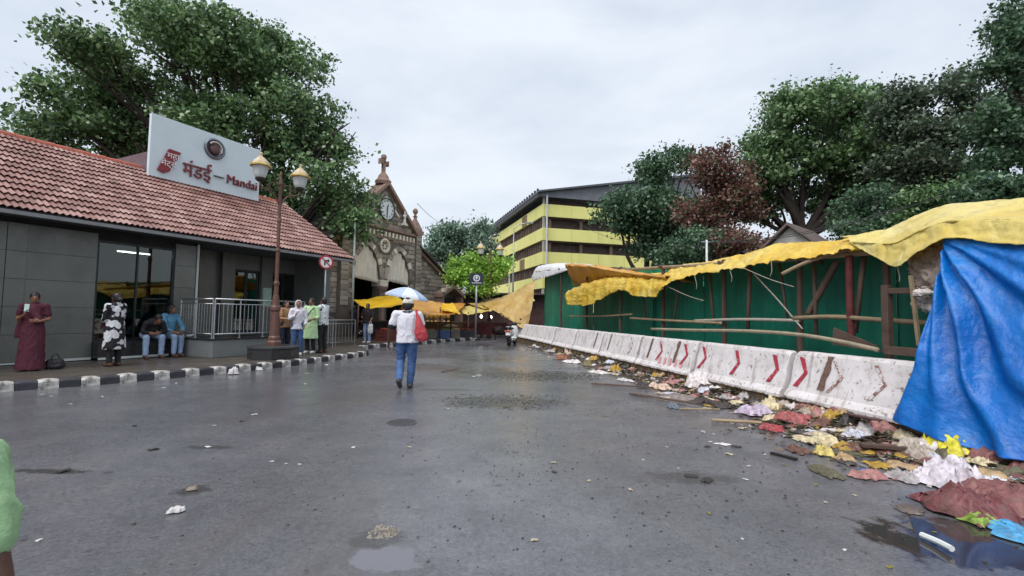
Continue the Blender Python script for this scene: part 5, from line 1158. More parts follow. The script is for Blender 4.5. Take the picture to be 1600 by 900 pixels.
PBL = M('plastic_blue', S(70, 104, 158), .45, .25, 5, .05); PGR = M('crate_grey', S(132, 128, 122), .7, .3, 5, .2); PBK = M('crate_black', S(48, 52, 58), .6, .3, 5, .1); PMR = M('cloth_maroon', S(98, 44, 46), .8, .35, 5, .3)
crate('blue plastic produce crate on the pavement before the market stalls', 693, 520, 24.4, .62, .42, .42, PBL, .2)
crate('grey wooden produce crate beside the blue crate', 671, 522, 24.0, .66, .45, .4, PGR, .35)
crate('pale grey crate between the blue crate and the black crate', 712, 518, 24.8, .4, .4, .45, PGR, -.1)
crate('long black produce crate beside the foot of the parking sign', 729, 520, 25.4, .95, .5, .42, PBK, .1)
crate('maroon crate on the pavement below the bright yellow canopy', 610, 530, 21.6, 1.2, .6, .5, M('maroon_crate', S(104, 48, 46), .7, .35, 5, .2), .9)
def stall_table(label, px, dep, w, d_, h, mat, rot, clothm):
    c = D(px, 487, dep); t = thing('stall_table', label, 'table', (c.x, c.y, .15), rot)
    m = MB(); m.box((0, 0, h - .02), (w, d_, .04)); m.build('top', WOOD, t)
    for a in (-1, 1):
        for b in (-1, 1): m = MB(); m.box((a * (w / 2 - .06), b * (d_ / 2 - .06), (h - .04) / 2), (.06, .06, h - .04)); m.build('leg', WOOD, t)
    m = MB(); m.box((0, -d_ / 2 - .012, h * .55), (w, .012, h * .8)); m.build('front_cloth', clothm, t); return t, c
t, c = stall_table('dark stall table below the bright yellow canopy', 597, 23.0, 2.2, .9, .85, WOOD, STROT - math.pi / 2 + 1.2, M('stall_black_cloth', S(40, 40, 44), .8, .3, 4, .2))
t, c2 = stall_table('stall table with tan cloth behind the crates', 690, 26.3, 2.4, .9, .8, WOOD, .5, M('stall_tan_cloth', S(120, 96, 66), .8, .4, 4, .3))
t, c3 = stall_table('maroon draped stall table behind the parking sign', 757, 27.0, 2.6, .9, .8, WOOD, .1, PMR)
# hanging goods in the stall (yellow bundles in rows)
HG = M('hanging_gold', S(196, 150, 70), .6, .45, 9, .3)
for i in range(6):
    for k in range(2):
        c = D(668 + i * 6.5, 494 + k * 12, 26.6 + .15 * i); o = blob('hanging_bundle', 'golden bundle hanging in rows under the orange canopy', c - Vector((0, 0, .2)), (.11, .11, .2), HG, i * 2.2 + k, .3, 3, 'bundle', 2, group='hanging bundles at the market stall')
for i, (px, py, dep, r, mt, lab) in enumerate(((700, 511, 26.2, (.5, .3, .14), M('sacking', S(168, 150, 124), .85, .35, 6, .4), 'heap of pale produce on the tan-clothed stall table'), (672, 513, 25.9, (.3, .22, .12), M('sacking', S(1, 1, 1)), 'smaller pale heap on the tan-clothed stall table'), (738, 512, 26.4, (.3, .25, .18), PMR, 'maroon cloth bundle beside the parking sign pole'), (780, 520, 26.5, (.35, .3, .25), M('dark_bundle', S(62, 48, 50), .8, .3, 5, .3), 'dark bundle on the ground left of the scooter'), (765, 513, 27.2, (.4, .25, .12), PMR, 'maroon heap on the draped stall table'))):
    blob('goods_heap', lab, D(px, py + 4, dep), r, mt, i * 3.7, .35, 2, 'goods', 3)
# dark back wall of the bazaar lane
bz = thing('bazaar_wall', 'dark wall of closed shops behind the market stalls', 'wall', D(790, 487, 36) * 1.0, rad(3)); bz.location.z = 0
m = MB(); m.bx(-6.5, 4.0, 0, .4, 0, 2.9); m.build('wall', M('shop_wall_dark', S(74, 58, 56), .8, .4, 2, .2), bz)
m = MB(); m.bx(-6.8, 4.3, -1.0, .5, 2.903, 3.0); m.build('awning', M('dark_awning', S(84, 74, 70), .7, .3, 2, .2), bz)
for i in range(5):
    m = MB(); m.bx(-6.2 + i * 2.0, -4.6 + i * 2.0, -.05, -.003, 0, 2.4); m.build('shutter', M('shop_shutter', S(92, 62, 60), .6, .35, 3, .2, rnd=.4), bz)
# two lit bulbs in the far stall
m_, t_ = newmat('bulb_glow'); t_.p.inputs['Emission Color'].default_value = (1, .93, .85, 1); t_.p.inputs['Emission Strength'].default_value = 5
for px, py in ((752, 495), (767, 496)):
    c = D(px, py, 28.5); b = thing('hanging_bulb', 'lit bulb hanging in the dark far market stall', 'bulb', c, 0, 'lit stall bulbs')
    m = MB(); m.lathe([(.02, .12), (.05, .08), (.07, 0), (.05, -.06), (.01, -.08)], n=10); m.build('globe', MATS['bulb_glow'], b, smooth=True); m = MB(); m.tube([(0, 0, .12), (0, 0, .5)], .008, 5); m.build('flex', CAB, b)
# ================================================================ people
V3 = Vector
def cap_geo(m, a, b, r0, r1, n=10):
    a, b = V3(a), V3(b); d = b - a; L = d.length or 1e-6; d = d / L
    path, rr = [], []
    for k in range(4): th = math.pi / 2 * k / 4; path.append(a - d * r0 * math.cos(th)); rr.append(max(.001, r0 * math.sin(th)))
    path += [a, a.lerp(b, .5), b]; rr += [r0, (r0 + r1) / 2, r1]
    for k in range(1, 5): th = math.pi / 2 * k / 4; path.append(b + d * r1 * math.sin(th)); rr.append(max(.001, r1 * math.cos(th)))
    m.tube(path, rr, n)
def ell_geo(m, c, r, R=None, n=14):
    m.lathe([(max(.002, math.sin(math.pi * k / 10)), -math.cos(math.pi * k / 10)) for k in range(11)], (0, 0, 0), n)
    o = len(m.v) - 11 * n
    for i in range(o, len(m.v)):
        p = V3((m.v[i][0] * r[0], m.v[i][1] * r[1], m.v[i][2] * r[2])); p = R @ p if R is not None else p; m.v[i] = tuple(V3(c) + p)
def loft_geo(m, secs, n=20):
    """closed skin through elliptical sections (centre, rx, ry)"""
    vs = []
    for c, rx, ry in secs:
        for j in range(n): a = 2 * math.pi * j / n; vs.append(V3(c) + V3((rx * math.cos(a), ry * math.sin(a), 0)))
    k = len(secs); m.add(vs, [(i * n + j, i * n + (j + 1) % n, (i + 1) * n + (j + 1) % n, (i + 1) * n + j) for i in range(k - 1) for j in range(n)] + [tuple(range(n - 1, -1, -1)), tuple(range((k - 1) * n, k * n))])
def fuse(name, m, mat, parent, vox, smooth_it=4, fold=0.0, fsc=9, fst=(1, 1, .45), cuts=(), scale=1.0, seed=0):
    """union of closed shapes -> one continuous skin"""
    me = m.mesh(name, mat, fix=True); o = bpy.data.objects.new(name, me); COL.objects.link(o)
    r = o.modifiers.new('r', 'REMESH'); r.mode = 'VOXEL'; r.voxel_size = vox; r.adaptivity = 0
    if smooth_it: s = o.modifiers.new('s', 'SMOOTH'); s.factor = .5; s.iterations = smooth_it
    bpy.context.view_layer.update()
    me2 = bpy.data.meshes.new_from_object(o.evaluated_get(bpy.context.evaluated_depsgraph_get())); bpy.data.objects.remove(o); bpy.data.meshes.remove(me)
    bm = bmesh.new(); bm.from_mesh(me2)
    for co, no in cuts: bmesh.ops.bisect_plane(bm, geom=bm.verts[:] + bm.edges[:] + bm.faces[:], plane_co=co, plane_no=no, clear_outer=True)
    bm.normal_update()
    if fold:
        mv = []
        for v in bm.verts:
            q = V3((v.co.x * fst[0], v.co.y * fst[1], v.co.z * fst[2])) * fsc + V3((seed, 0, seed * 2)); h = .7 * noise.noise(q) + .9 * (1 - abs(noise.noise(q * 1.4 + V3((2, 5, 1))))) ** 5 + .4 * (1 - abs(noise.noise(q * 2.9))) ** 5 - .35; mv.append(v.normal * (h * fold))
        for v, d in zip(bm.verts, mv): v.co += d
    bmesh.ops.scale(bm, vec=(scale,) * 3, verts=bm.verts)
    bm.to_mesh(me2); bm.free(); me2.name = name; me2.materials.clear(); me2.materials.append(mat); me2.polygons.foreach_set('use_smooth', [True] * len(me2.polygons)); me2.update()
    return link(name, me2, parent)
SKIN = M('skin_brown', S(132, 92, 70), .5, .12, 8, .05, 60); SKIN2 = M('skin_tan', S(166, 120, 94), .5, .12, 8, .05, 60); SKIN3 = M('skin_dark', S(86, 58, 46), .5, .12, 8, .05, 60)
HAIR = M('black_hair', S(26, 22, 22), .4, .3, 30, .3, 80); EYE = M('eye_dark', S(30, 24, 22), .3, .1, 5, 0); LIP = M('lip', S(120, 66, 60), .5, .1, 5, 0)
def mfloral(name, a, b, sc, thr=.5):
    m, t = newmat(name); v = t.n('ShaderNodeTexVoronoi'); v.inputs['Scale'].default_value = sc; v.inputs['Randomness'].default_value = .9; t.l(t.n('ShaderNodeTexCoord').outputs['Object'], v.inputs['Vector'])
    f = t.math('ADD', v.outputs['Distance'], t.math('MULTIPLY', t.noise(sc * 1.6, 3), .35))
    t.l(t.ramp(f, [(thr - .02, a), (thr + .02, b)]), t.p.inputs['Base Color']); t.p.inputs['Roughness'].default_value = .8; return m
JD = dict(head=(0, .015, 1.60), neck=(0, -.01, 1.46), chest=(0, 0, 1.28), pelvis=(0, 0, .97),
          shL=(-.185, 0, 1.41), elL=(-.235, -.02, 1.13), wrL=(-.225, .06, .88), shR=(.185, 0, 1.41), elR=(.235, -.02, 1.13), wrR=(.225, .06, .88),
          hpL=(-.09, 0, .93), knL=(-.1, .02, .49), anL=(-.105, -.02, .085), hpR=(.09, 0, .93), knR=(.1, .02, .49), anR=(.105, -.02, .085),
          hdL=None, hdR=None, ftL=(0, 1, 0), ftR=(0, 1, 0))
def person(label, loc, rotz, H=1.7, pose=None, skin=None, top=None, bottom=None, shoes=None, hair='short', yaw=0.0, nod=0.0, sleeve=.55, tophem=.86, kind='shirt', vox=.011, fr=.0095, shirt_extra=None, seed=0, belly=0.0, female=False, collar=None, legs=True, fold=.012, headk=1.0, ffs=9):
    J = dict(JD); J.update(pose or {}); J = {k: (V3(v) if v is not None else None) for k, v in J.items()}
    sc = H / 1.72; P = thing('person', label, 'person', loc, rotz); skin = skin or SKIN
    HR_ = Matrix.Rotation(yaw, 3, 'Z') @ Matrix.Rotation(nod, 3, 'X') @ Matrix.Scale(headk, 3); hc = J['head']; nk = J['neck']
    def hp(p): return hc + HR_ @ V3(p)
    m = MB()
    ell_geo(m, hc, (.075, .094, .115), HR_); ell_geo(m, hp((0, .03, -.06)), (.054, .058, .06), HR_); ell_geo(m, hp((0, .1, -.015)), (.014, .024, .024), HR_)
    for s in (-1, 1): ell_geo(m, hp((s * .078, -.005, -.01)), (.013, .02, .032), HR_)
    cap_geo(m, nk + V3((0, 0, -.03)), hc + V3((0, -.01, -.07)), .056, .05)
    sw = .85 if female else 1.0
    ell_geo(m, J['chest'], (.16 * sw, .1, .2)); ell_geo(m, J['chest'].lerp(J['pelvis'], .75), (.14 * sw, .1 + belly, .16)); ell_geo(m, J['pelvis'], (.155, .11, .12))
    cap_geo(m, J['shL'], J['shR'], .055, .055); cap_geo(m, J['chest'], nk, .1, .06)
    for S_ in 'LR':
        sx = -1 if S_ == 'L' else 1
        sh, el, wr = J['sh' + S_], J['el' + S_], J['wr' + S_]
        cap_geo(m, sh, el, .05, .04); cap_geo(m, el, wr, .041, .028)
        d = (J['hd' + S_] - wr).normalized() if J['hd' + S_] is not None else (wr - el).normalized()
        side = d.cross(V3((1, 0, 0)) if abs(d.x) < .8 else V3((0, 1, 0))).normalized(); nrm = d.cross(side).normalized()
        if side.y < 0: side = -side
        Rm = Matrix((side, nrm, d)).transposed()
        ell_geo(m, wr + d * .055, (.042, .018, .058), Rm, 10)
        inw = V3((-sx, 0, 0)) - d * V3((-sx, 0, 0)).dot(d); inw = inw.normalized() if inw.length > .2 else nrm
        for k, L in enumerate((.070, .080, .075, .058)):
            off = side * (.03 - .02 * k); a = wr + d * .095 + off; b = a + d * L * .55 + inw * .008 + off * .12; c = b + d * L * .42 + inw * .028
            cap_geo(m, a, b, fr, fr * .95, 8); cap_geo(m, b, c, fr * .95, fr * .8, 8)
        a = wr + d * .03 + side * .035; b = a + d * .035 + side * .025 + inw * .012; c = b + d * .03 + side * .006 + inw * .012
        cap_geo(m, a, b, fr * 1.2, fr * 1.1, 8); cap_geo(m, b, c, fr * 1.1, fr * .9, 8)
        hp_, kn, an = J['hp' + S_], J['kn' + S_], J['an' + S_]; ft = J['ft' + S_].normalized()
        cap_geo(m, hp_, kn, .082, .056); cap_geo(m, kn, an, .054, .036)
        hl = V3((0, 0, -1)); hl = (hl - ft * hl.dot(ft)).normalized()
        cap_geo(m, an + hl * .045 - ft * .035, an + hl * .055 + ft * .12, .034, .028)
    fuse('body', m, skin, P, vox, 3, scale=sc)
    for s in (-1, 1):
        m = MB(); ell_geo(m, hp((s * .03, .083, .008)) * sc, (.013 * sc, .01 * sc, .008 * sc), HR_, 8); m.build('eye', EYE, P, smooth=True)
    m = MB(); ell_geo(m, hp((0, .088, -.062)) * sc, (.024 * sc, .007 * sc, .007 * sc), HR_, 8); m.build('mouth', LIP, P, smooth=True)
    # hair
    if hair:
        m = MB(); cut = [] 
        if hair in ('short', 'bun', 'long', 'buzz'):
            k = .006 if hair == 'buzz' else .014
            ell_geo(m, hp((0, -.016, .022)), (.078 + k * .6, .09 + k, .105 + k * .8), HR_)
            ell_geo(m, hp((0, -.045, -.02)), (.07 + k * .5, .066 + k, .09), HR_)
            if hair == 'bun': ell_geo(m, hp((0, -.13, -.01)), (.05, .045, .05), HR_)
            if hair == 'long':
                ell_geo(m, hp((0, -.07, -.12)), (.085, .05, .16), HR_); ell_geo(m, hp((0, -.085, -.26)), (.09, .04, .14), HR_)
                for s in (-1, 1): ell_geo(m, hp((s * .07, -.01, -.1)), (.024, .04, .13), HR_)
        fn = HR_ @ V3((0, 1, .55)).normalized(); fuse('hair', m, HAIR, P, .012, 2, fold=.006, fsc=30, fst=(1, 1, 1), scale=sc, cuts=[(hp((0, .068, .035)), HR_ @ V3((0, .9, -.45)).normalized())])
    # trousers
    if bottom is not None:
        m = MB(); ell_geo(m, J['pelvis'] + V3((0, 0, .02)), (.168, .128, .13)); 
        for S_ in 'LR':
            hp_, kn, an = J['hp' + S_], J['kn' + S_], J['an' + S_]; lw = an.lerp(kn, .06)
            cap_geo(m, hp_, kn, .098, .074); cap_geo(m, kn, lw, .073, .058)
        fuse('trousers', m, bottom, P, .013, 3, fold=.009, fsc=11, fst=(1, 1, 1.3), scale=sc, seed=seed)
    if top is not None:
        m = MB(); ch, pv = J['chest'], J['pelvis']
        ell_geo(m, ch + V3((0, 0, .0)), (.188 * sw, .13, .215)); cap_geo(m, J['shL'] + V3((.01, 0, 0)), J['shR'] - V3((.01, 0, 0)), .076, .076); cap_geo(m, ch, nk, .12, .078)
        lo = pv + V3((0, 0, tophem - .97))
        if kind == 'shirt':
            loft_geo(m, [(lo, .19, .14), (lo.lerp(ch, .4), .178 * sw + belly * .4, .133 + belly), (ch, .182 * sw, .13)])
        elif kind == 'kurta':
            loft_geo(m, [(V3((lo.x, lo.y, tophem)), .235, .19), (pv + V3((0, 0, -.1)), .205, .165), (pv + V3((0, 0, .1)), .175, .14), (ch, .172, .13)])
        elif kind == 'saree':
            loft_geo(m, [(V3((pv.x, pv.y + .02, .03)), .25, .22), (V3((pv.x, pv.y + .01, .4)), .215, .19), (V3((pv.x, pv.y, .85)), .205, .165), (pv + V3((0, 0, .14)), .165, .13), (ch, .17, .13)])
        for S_ in 'LR':
            sh, el, wr = J['sh' + S_], J['el' + S_], J['wr' + S_]
            if sleeve <= 1: cap_geo(m, sh, sh.lerp(el, sleeve), .072, .064)
            else: cap_geo(m, sh, el, .07, .058); cap_geo(m, el, el.lerp(wr, sleeve - 1), .057, .048)
        if shirt_extra: shirt_extra(m, J)
        zc = tophem if kind != 'saree' else .035
        fuse('shirt' if kind == 'shirt' else ('dress' if kind == 'kurta' else 'saree'), m, top, P, .012, 3, fold=fold, fsc=ffs, scale=sc, seed=seed + 3, cuts=[((0, 0, zc), (0, 0, -1))] if abs(J['chest'].y - J['pelvis'].y) < .15 else [])
    if shoes is not None:
        for S_ in 'LR':
            an, ft = J['an' + S_], J['ft' + S_].normalized(); hl = V3((0, 0, -1)); hl = (hl - ft * hl.dot(ft)).normalized()
            m = MB(); cap_geo(m, an + hl * .04 - ft * .04, an + hl * .045 + ft * .13, .046, .04); cap_geo(m, an + hl * .062 - ft * .05, an + hl * .062 + ft * .15, .024, .024); cap_geo(m, an, an + hl * .03, .05, .05)
            fuse('shoe', m, shoes, P, .01, 2, scale=sc)
    return P, sc, J
def at_g(px, py, z=.15): p = G(px, py, z); return (p.x, p.y, z)
JEANS = M('blue_denim', S(62, 92, 138), .8, .35, 6, .3, 60); JEANS_D = M('dark_denim', S(44, 60, 92), .8, .3, 6, .3, 60); JEANS_L = M('pale_denim', S(150, 172, 204), .8, .25, 6, .3, 60)
WHT = M('white_cotton', S(214, 212, 222), .8, .1, 6, .15, 50); BLKC = M('black_cotton', S(28, 28, 32), .8, .2, 6, .2, 50); NAVY = M('navy_cotton', S(28, 32, 52), .8, .2, 6, .2, 40)
TRAIN = M('grey_trainer', S(66, 68, 76), .6, .25, 10, .1); WSHOE = M('white_trainer', S(206, 208, 212), .6, .15, 10, .1); SANDAL = M('brown_sandal', S(84, 58, 44), .7, .25, 10, .1)
# the walking man
p = G(634, 607)
man, sc, J = person('man walking away in white t-shirt, blue jeans and pale cap', (p.x, p.y, on_road(p.x, p.y) - .004), rad(3), 1.75,
    dict(shL=(-.2, 0, 1.42), elL=(-.285, -.03, 1.14), wrL=(-.325, .05, .89), hdL=(-.34, .1, .74), elR=(.27, .04, 1.15), wrR=(.24, .2, .98), hdR=(.2, .28, .93), hpL=(-.09, 0, .93), knL=(-.11, .08, .52), anL=(-.07, -.25, .19), ftL=(.05, .7, -.7), knR=(.085, .05, .49), anR=(.06, .03, .09), ftR=(.05, 1, 0)),
    SKIN3, WHT, JEANS, TRAIN, 'buzz', 0, .05, .72, .87, vox=.008, fr=.009, seed=1, fold=.011, headk=1.14)
man.scale = (1.07, 1.07, .955)
m = MB()
for S_ in 'LR':
    a, b = J['sh' + S_].lerp(J['el' + S_], .78), J['sh' + S_].lerp(J['el' + S_], .86); cap_geo(m, a * sc, b * sc, .064, .063, 14)
m.build('sleeve_band', BLKC, man, smooth=True)
m = MB(); m.tube([V3((.082 * math.cos(a), -.012 + .07 * math.sin(a), 1.475 + .012 * math.sin(a))) * sc for a in np.linspace(0, 2 * math.pi, 24)], .016, 6); m.build('collar', BLKC, man, smooth=True)
hc = J['head']; HRm = Matrix.Rotation(.05, 3, 'X'); m = MB(); ell_geo(m, hc + V3((0, -.005, .035)), (.105, .127, .112)); cp_ = fuse('cap', m, M('cap_offwhite', S(206, 202, 190), .8, .15, 8, .2), man, .01, 2, scale=sc, cuts=[(hc + V3((0, 0, .02)), (0, -.1, -1))])
m = MB(); m.add([V3(((.085 * math.sin(a)) * q, .085 + .012 + (.08 * math.cos(a)) * (q - .6) * 1.6, -.0 + dz)) + hc + V3((0, .0, .03)) for dz in (0, .008) for q in (.7, 1.15) for a in np.linspace(-1.2, 1.2, 9)], [(i, i + 1, 10 + i, 9 + i) for i in range(8)] + [(18 + 9 + i, 18 + 10 + i, 18 + i + 1, 18 + i) for i in range(8)] + [(9 + i, 10 + i, 28 + i, 27 + i) for i in range(8)])
for i in range(len(m.v)): m.v[i] = tuple(V3(m.v[i]) * sc)
m.build('peak', MATS['cap_offwhite'], cp_)
# his red sling bag
bg_ = thing('sling_bag', 'faded red cloth sling bag on the walking man\'s right shoulder', 'bag', man.location, rad(3)); bg_.scale = man.scale; RB = M('bag_red', S(176, 62, 70), .8, .25, 6, .3, 40)
m = MB(); loft_geo(m, [((.27, -.13, .90), .05, .035), ((.27, -.13, .96), .10, .055), ((.25, -.135, 1.08), .105, .06), ((.235, -.14, 1.2), .075, .045), ((.205, -.125, 1.32), .045, .025), ((.175, -.11, 1.42), .03, .016)]); fuse('sack', m, RB, bg_, .012, 3, fold=.012, fsc=12, fst=(1, 1, .4), scale=sc)
m = MB(); m.tube([V3(q) * sc for q in spline([(.175, -.11, 1.41), (.155, -.06, 1.485), (.15, .01, 1.505), (.17, .09, 1.45), (.225, .12, 1.3), (.3, .06, 1.12), (.29, -.05, 1.05)], 24)], .02, 6, sq=.4); m.build('strap', RB, bg_, smooth=True)
CAMROT = lambda x, y: math.atan2(x, -y)   # facing the camera
# woman in maroon saree with phone
SAREE = mfloral('saree_maroon', S(116, 40, 62), S(78, 26, 44), 16, .28)
def pallu(m, J):
    loft_geo(m, [((.12, -.05, 1.43), .085, .07), ((.17, -.11, 1.2), .1, .06), ((.2, -.12, .95), .11, .05), ((.21, -.11, .72), .12, .05)]); cap_geo(m, (.12, .06, 1.42), (-.1, .1, 1.12), .07, .09)
q = at_g(47, 579); w1, sc, J = person('woman in dark maroon saree holding a phone against the grey wall', q, rad(-150), 1.56, dict(elL=(-.25, -.02, 1.13), wrL=(-.16, .21, 1.09), hdL=(-.06, .26, 1.1), elR=(.24, .03, 1.13), wrR=(.10, .22, 1.22), hdR=(.06, .26, 1.32)), SKIN, SAREE, None, SANDAL, 'bun', rad(15), -.1, .6, .86, 'saree', female=True, shirt_extra=pallu, seed=4)
def phone(label, W_, sc, loc, mat=None, rx=0.4):
    o = MB(); o.bx(-.036, .036, -.005, .005, -.075, .075); x = o.build('phone', mat or BLK, None, bev=.003); x.matrix_world = Matrix.Translation(W_.location) @ Matrix.Rotation(W_.rotation_euler.z, 4, 'Z') @ Matrix.Translation(V3(loc) * sc) @ Matrix.Rotation(rx, 4, 'X'); return tag(x, label, 'phone')
phone('mobile phone with pale case held by the woman in maroon saree', w1, sc, (.05, .27, 1.38), M('phone_pale', S(176, 206, 196), .3, .1, 5, 0), .2)
# bag at her feet
def tote(label, loc, rot, w, d, h, mat, handle=True):
    t = thing('carry_bag', label, 'bag', loc, rot); m = MB(); loft_geo(m, [((0, 0, .012), w * .46, d * .46), ((0, 0, h * .3), w * .54, d * .55), ((0, 0, h * .75), w * .5, d * .4), ((.01, 0, h), w * .42, d * .16)]); fuse('sack', m, mat, t, .012, 2, fold=.014, fsc=13, fst=(1, 1, .6))
    for s_ in (-1, 1): m = MB(); m.tube(spline([(-w * .22, s_ * d * .1, h * .97), (-w * .1, s_ * d * .12, h + .1), (w * .1, s_ * d * .12, h + .1), (w * .22, s_ * d * .1, h * .97)], 10), .007, 5); m.build('handle', mat, t, smooth=True)
    return t
tote('dark shopping bag on the pavement beside the woman in maroon saree', (q[0] + .22, q[1] + .28, .15), .6, .3, .18, .2, M('bag_dark', S(34, 32, 40), .6, .3, 5, .2))
# woman in black and white floral dress, seen from the side
FLO = mfloral('floral_black_white', S(208, 208, 212), S(26, 24, 30), 7, .72); DUP = M('dupatta_purple', S(58, 32, 52), .8, .3, 6, .3)
q = at_g(176, 572); w2, sc, J = person('woman in black and white floral dress standing sideways before the window', q, rad(80), 1.6, dict(elL=(-.2, .06, 1.13), wrL=(-.14, .2, .98), elR=(.2, .06, 1.13), wrR=(.14, .2, .98)), SKIN3, FLO, BLKC, SANDAL, 'bun', 0, .12, 1.35, .40, 'kurta', female=True, seed=6)
m = MB(); loft_geo(m, [((0, .14, .5), .12, .03), ((0, .17, .9), .14, .04), ((0, .15, 1.25), .15, .04), ((0, .08, 1.44), .12, .05)]); fuse('scarf', m, DUP, w2, .014, 3, fold=.014, fsc=10, scale=sc)
# seated pair on the window ledge
def seated(label, t, lean, H, rot, **k):
    p = ST(t, -.26, 0); base = V3((p.x, p.y, .15 + .60 - .93 * H / 1.72 + .0))
    return base
sitz = .60   # hip joint above the pavement when seated
def sit_pose(splay=.14, lean=0.0, drop=.0, arms=None):
    # hips at y=0; knees forward; feet on the pavement
    dz = .93 - sitz; P = dict(hpL=(-.09, 0, .93), hpR=(.09, 0, .93), knL=(-splay, .42, .93 - .06), knR=(splay, .42, .93 - .06), anL=(-splay, .40, .93 - sitz + .085), anR=(splay, .42, .93 - sitz + .085), pelvis=(0, 0, .97))
    s, c = math.sin(lean), math.cos(lean)
    def up(x, h): return (x, .02 + s * h, .97 + c * h)
    P.update(chest=up(0, .31), neck=up(0, .49), shL=up(-.185, .44), shR=up(.185, .44)); hd = up(0, .63); P['head'] = (0, hd[1] + .03 + .06 * s, hd[2])
    P.update(elL=(-.24, .22 + s * .2, 1.1 - .1 * s), elR=(.24, .22 + s * .2, 1.1 - .1 * s), wrL=(-.12, .42, .99), wrR=(.12, .42, .99))
    if arms: P.update(arms)
    return P
def sit_loc(t, s=-.30): p = ST(t, s, 0); return (p.x, p.y, .15 + sitz * 1.0 - .93)
FACE_ROAD = STROT + math.pi   # facing away from the wall
s1, sc, J = person('person in black top and pale jeans bent forward on the window ledge', sit_loc(2.62), FACE_ROAD - .15, 1.72, sit_pose(.17, .95), SKIN, BLKC, JEANS_L, SANDAL, 'short', 0, -.5, 1.7, .9, seed=8)
s2, sc, J = person('woman with long hair in blue top and pale jeans seated on the window ledge', sit_loc(3.08), FACE_ROAD + .1, 1.72, sit_pose(.09, .12), SKIN, M('blue_cotton', S(86, 138, 170), .8, .2, 6, .2), JEANS_L, SANDAL, 'long', .4, 0, 1.6, .9, female=True, seed=9)
# group by the steps
q = at_g(463, 555); g1, sc, J = person('woman in white shirt, blue jeans and pale headscarf beside the lamp post', q, CAMROT(q[0], q[1]) + .15, 1.56, dict(elR=(.24, .04, 1.16), wrR=(.1, .2, 1.26), hdR=(.04, .24, 1.38), elL=(-.25, .0, 1.14), wrL=(-.2, .14, .95)), SKIN, WHT, JEANS, WSHOE, None, .1, 0, 1.8, .82, female=True, seed=11)
m = MB(); hc = J['head']; ell_geo(m, hc + V3((0, -.02, .025)), (.1, .11, .125)); ell_geo(m, hc + V3((0, -.03, -.1)), (.1, .085, .1)); fuse('headscarf', m, M('scarf_pale', S(216, 204, 208), .8, .15, 8, .2), g1, .012, 3, fold=.01, fsc=16, scale=sc, cuts=[(hc + V3((0, .055, 0)), (0, 1, .12))])
q = at_g(484, 552); g2, sc, J = person('woman in long pale green kurta with a sling strap by the steps', q, CAMROT(q[0], q[1]) - .5, 1.66, dict(elL=(-.25, .02, 1.14), wrL=(-.14, .2, 1.05)), SKIN, M('mint_cotton', S(176, 206, 160), .8, .15, 6, .2), BLKC, WSHOE, 'bun', 0, 0, 1.4, .46, 'kurta', female=True, seed=12)
m = MB(); m.tube([V3(c) * sc for c in spline([(-.13, .08, 1.44), (0, .145, 1.25), (.15, .12, 1.02), (.19, .02, .9)], 14)], .012, 6); m.build('strap', BLK, g2)
q = at_g(503, 551); g3, sc, J = person('man in black and white patterned shirt and black trousers at the steps', q, rad(75), 1.7, dict(elL=(-.24, .08, 1.16), wrL=(-.14, .28, 1.12), elR=(.24, .1, 1.16), wrR=(.12, .3, 1.14)), SKIN, mfloral('shirt_pattern', S(34, 36, 44), S(206, 212, 214), 7.5, .42), BLKC, SANDAL, 'short', -.1, .2, 1.5, .86, seed=13)
q = at_g(440, 553); g4, sc, J = person('woman in tan top and dark skirt half hidden by the lamp post', (q[0] - .1, q[1] + .35, .15), rad(-115), 1.58, dict(elL=(-.24, .06, 1.13), wrL=(-.12, .26, 1.16), hdL=(-.05, .3, 1.28), elR=(.24, .1, 1.13), wrR=(.12, .28, 1.12)), SKIN2, M('tan_top', S(156, 118, 84), .8, .25, 6, .2), NAVY, SANDAL, 'long', 0, .1, .7, .84, female=True, seed=14)
q = at_g(456, 549); g5, sc, J = person('person in pale pink top and jeans standing behind the headscarf woman', (q[0] - .15, q[1] + .7, .15), rad(178), 1.62, None, SKIN, M('pale_pink_cotton', S(188, 170, 180), .8, .2, 6, .2), JEANS_D, SANDAL, 'short', .2, 0, 1.3, .84, female=True, seed=15)
q = at_g(573, 536); g6, sc, J = person('person in dark top and pale blue jeans carrying bags before the stalls', q, rad(168), 1.62, dict(elL=(-.25, .02, 1.13), wrL=(-.22, .16, .92), elR=(.25, .04, 1.14), wrR=(.12, .24, 1.1)), SKIN, M('dark_plum', S(40, 30, 36), .8, .25, 6, .2), JEANS_L, WSHOE, 'short', 0, .15, .9, .86, seed=16)
Wm = Matrix.Translation(g6.location) @ Matrix.Rotation(g6.rotation_euler.z, 4, 'Z')
c = Wm @ V3((-.24, .18, .40)); tote('white carrier bag hanging from the hand of the person in dark top', c, .3, .2, .14, .38, M('carrier_white', S(206, 206, 208), .5, .15, 5, .2))
q = at_g(607, 519); g7, sc, J = person('stall keeper in dark clothes behind the yellow canopy table', (q[0] - .2, 24.6, .15), rad(170), 1.62, None, SKIN3, NAVY, BLKC, SANDAL, 'short', 0, 0, .6, .86, seed=17, vox=.014)
# the passer-by at the edge of the picture, green shirt
gp, sc, J = person('passer-by in light green short-sleeved shirt at the road side', (-1.205, .93, on_road(-1.2, .93) - .004), rad(0), 1.4, dict(shR=(.2, .0, 1.345), elR=(.31, -.03, 1.08), wrR=(.04, .17, 1.12), hdR=(-.05, .22, 1.16), shL=(-.185, .0, 1.36), chest=(0, .0, 1.22), neck=(-.02, .03, 1.4), head=(-.06, .03, 1.53)), SKIN3, M('green_shirt', S(148, 184, 136), .75, .3, 16, .3, 50), JEANS_D, SANDAL, 'short', 0, 0, .6, .84, vox=.009, seed=18, fold=.014, ffs=9)
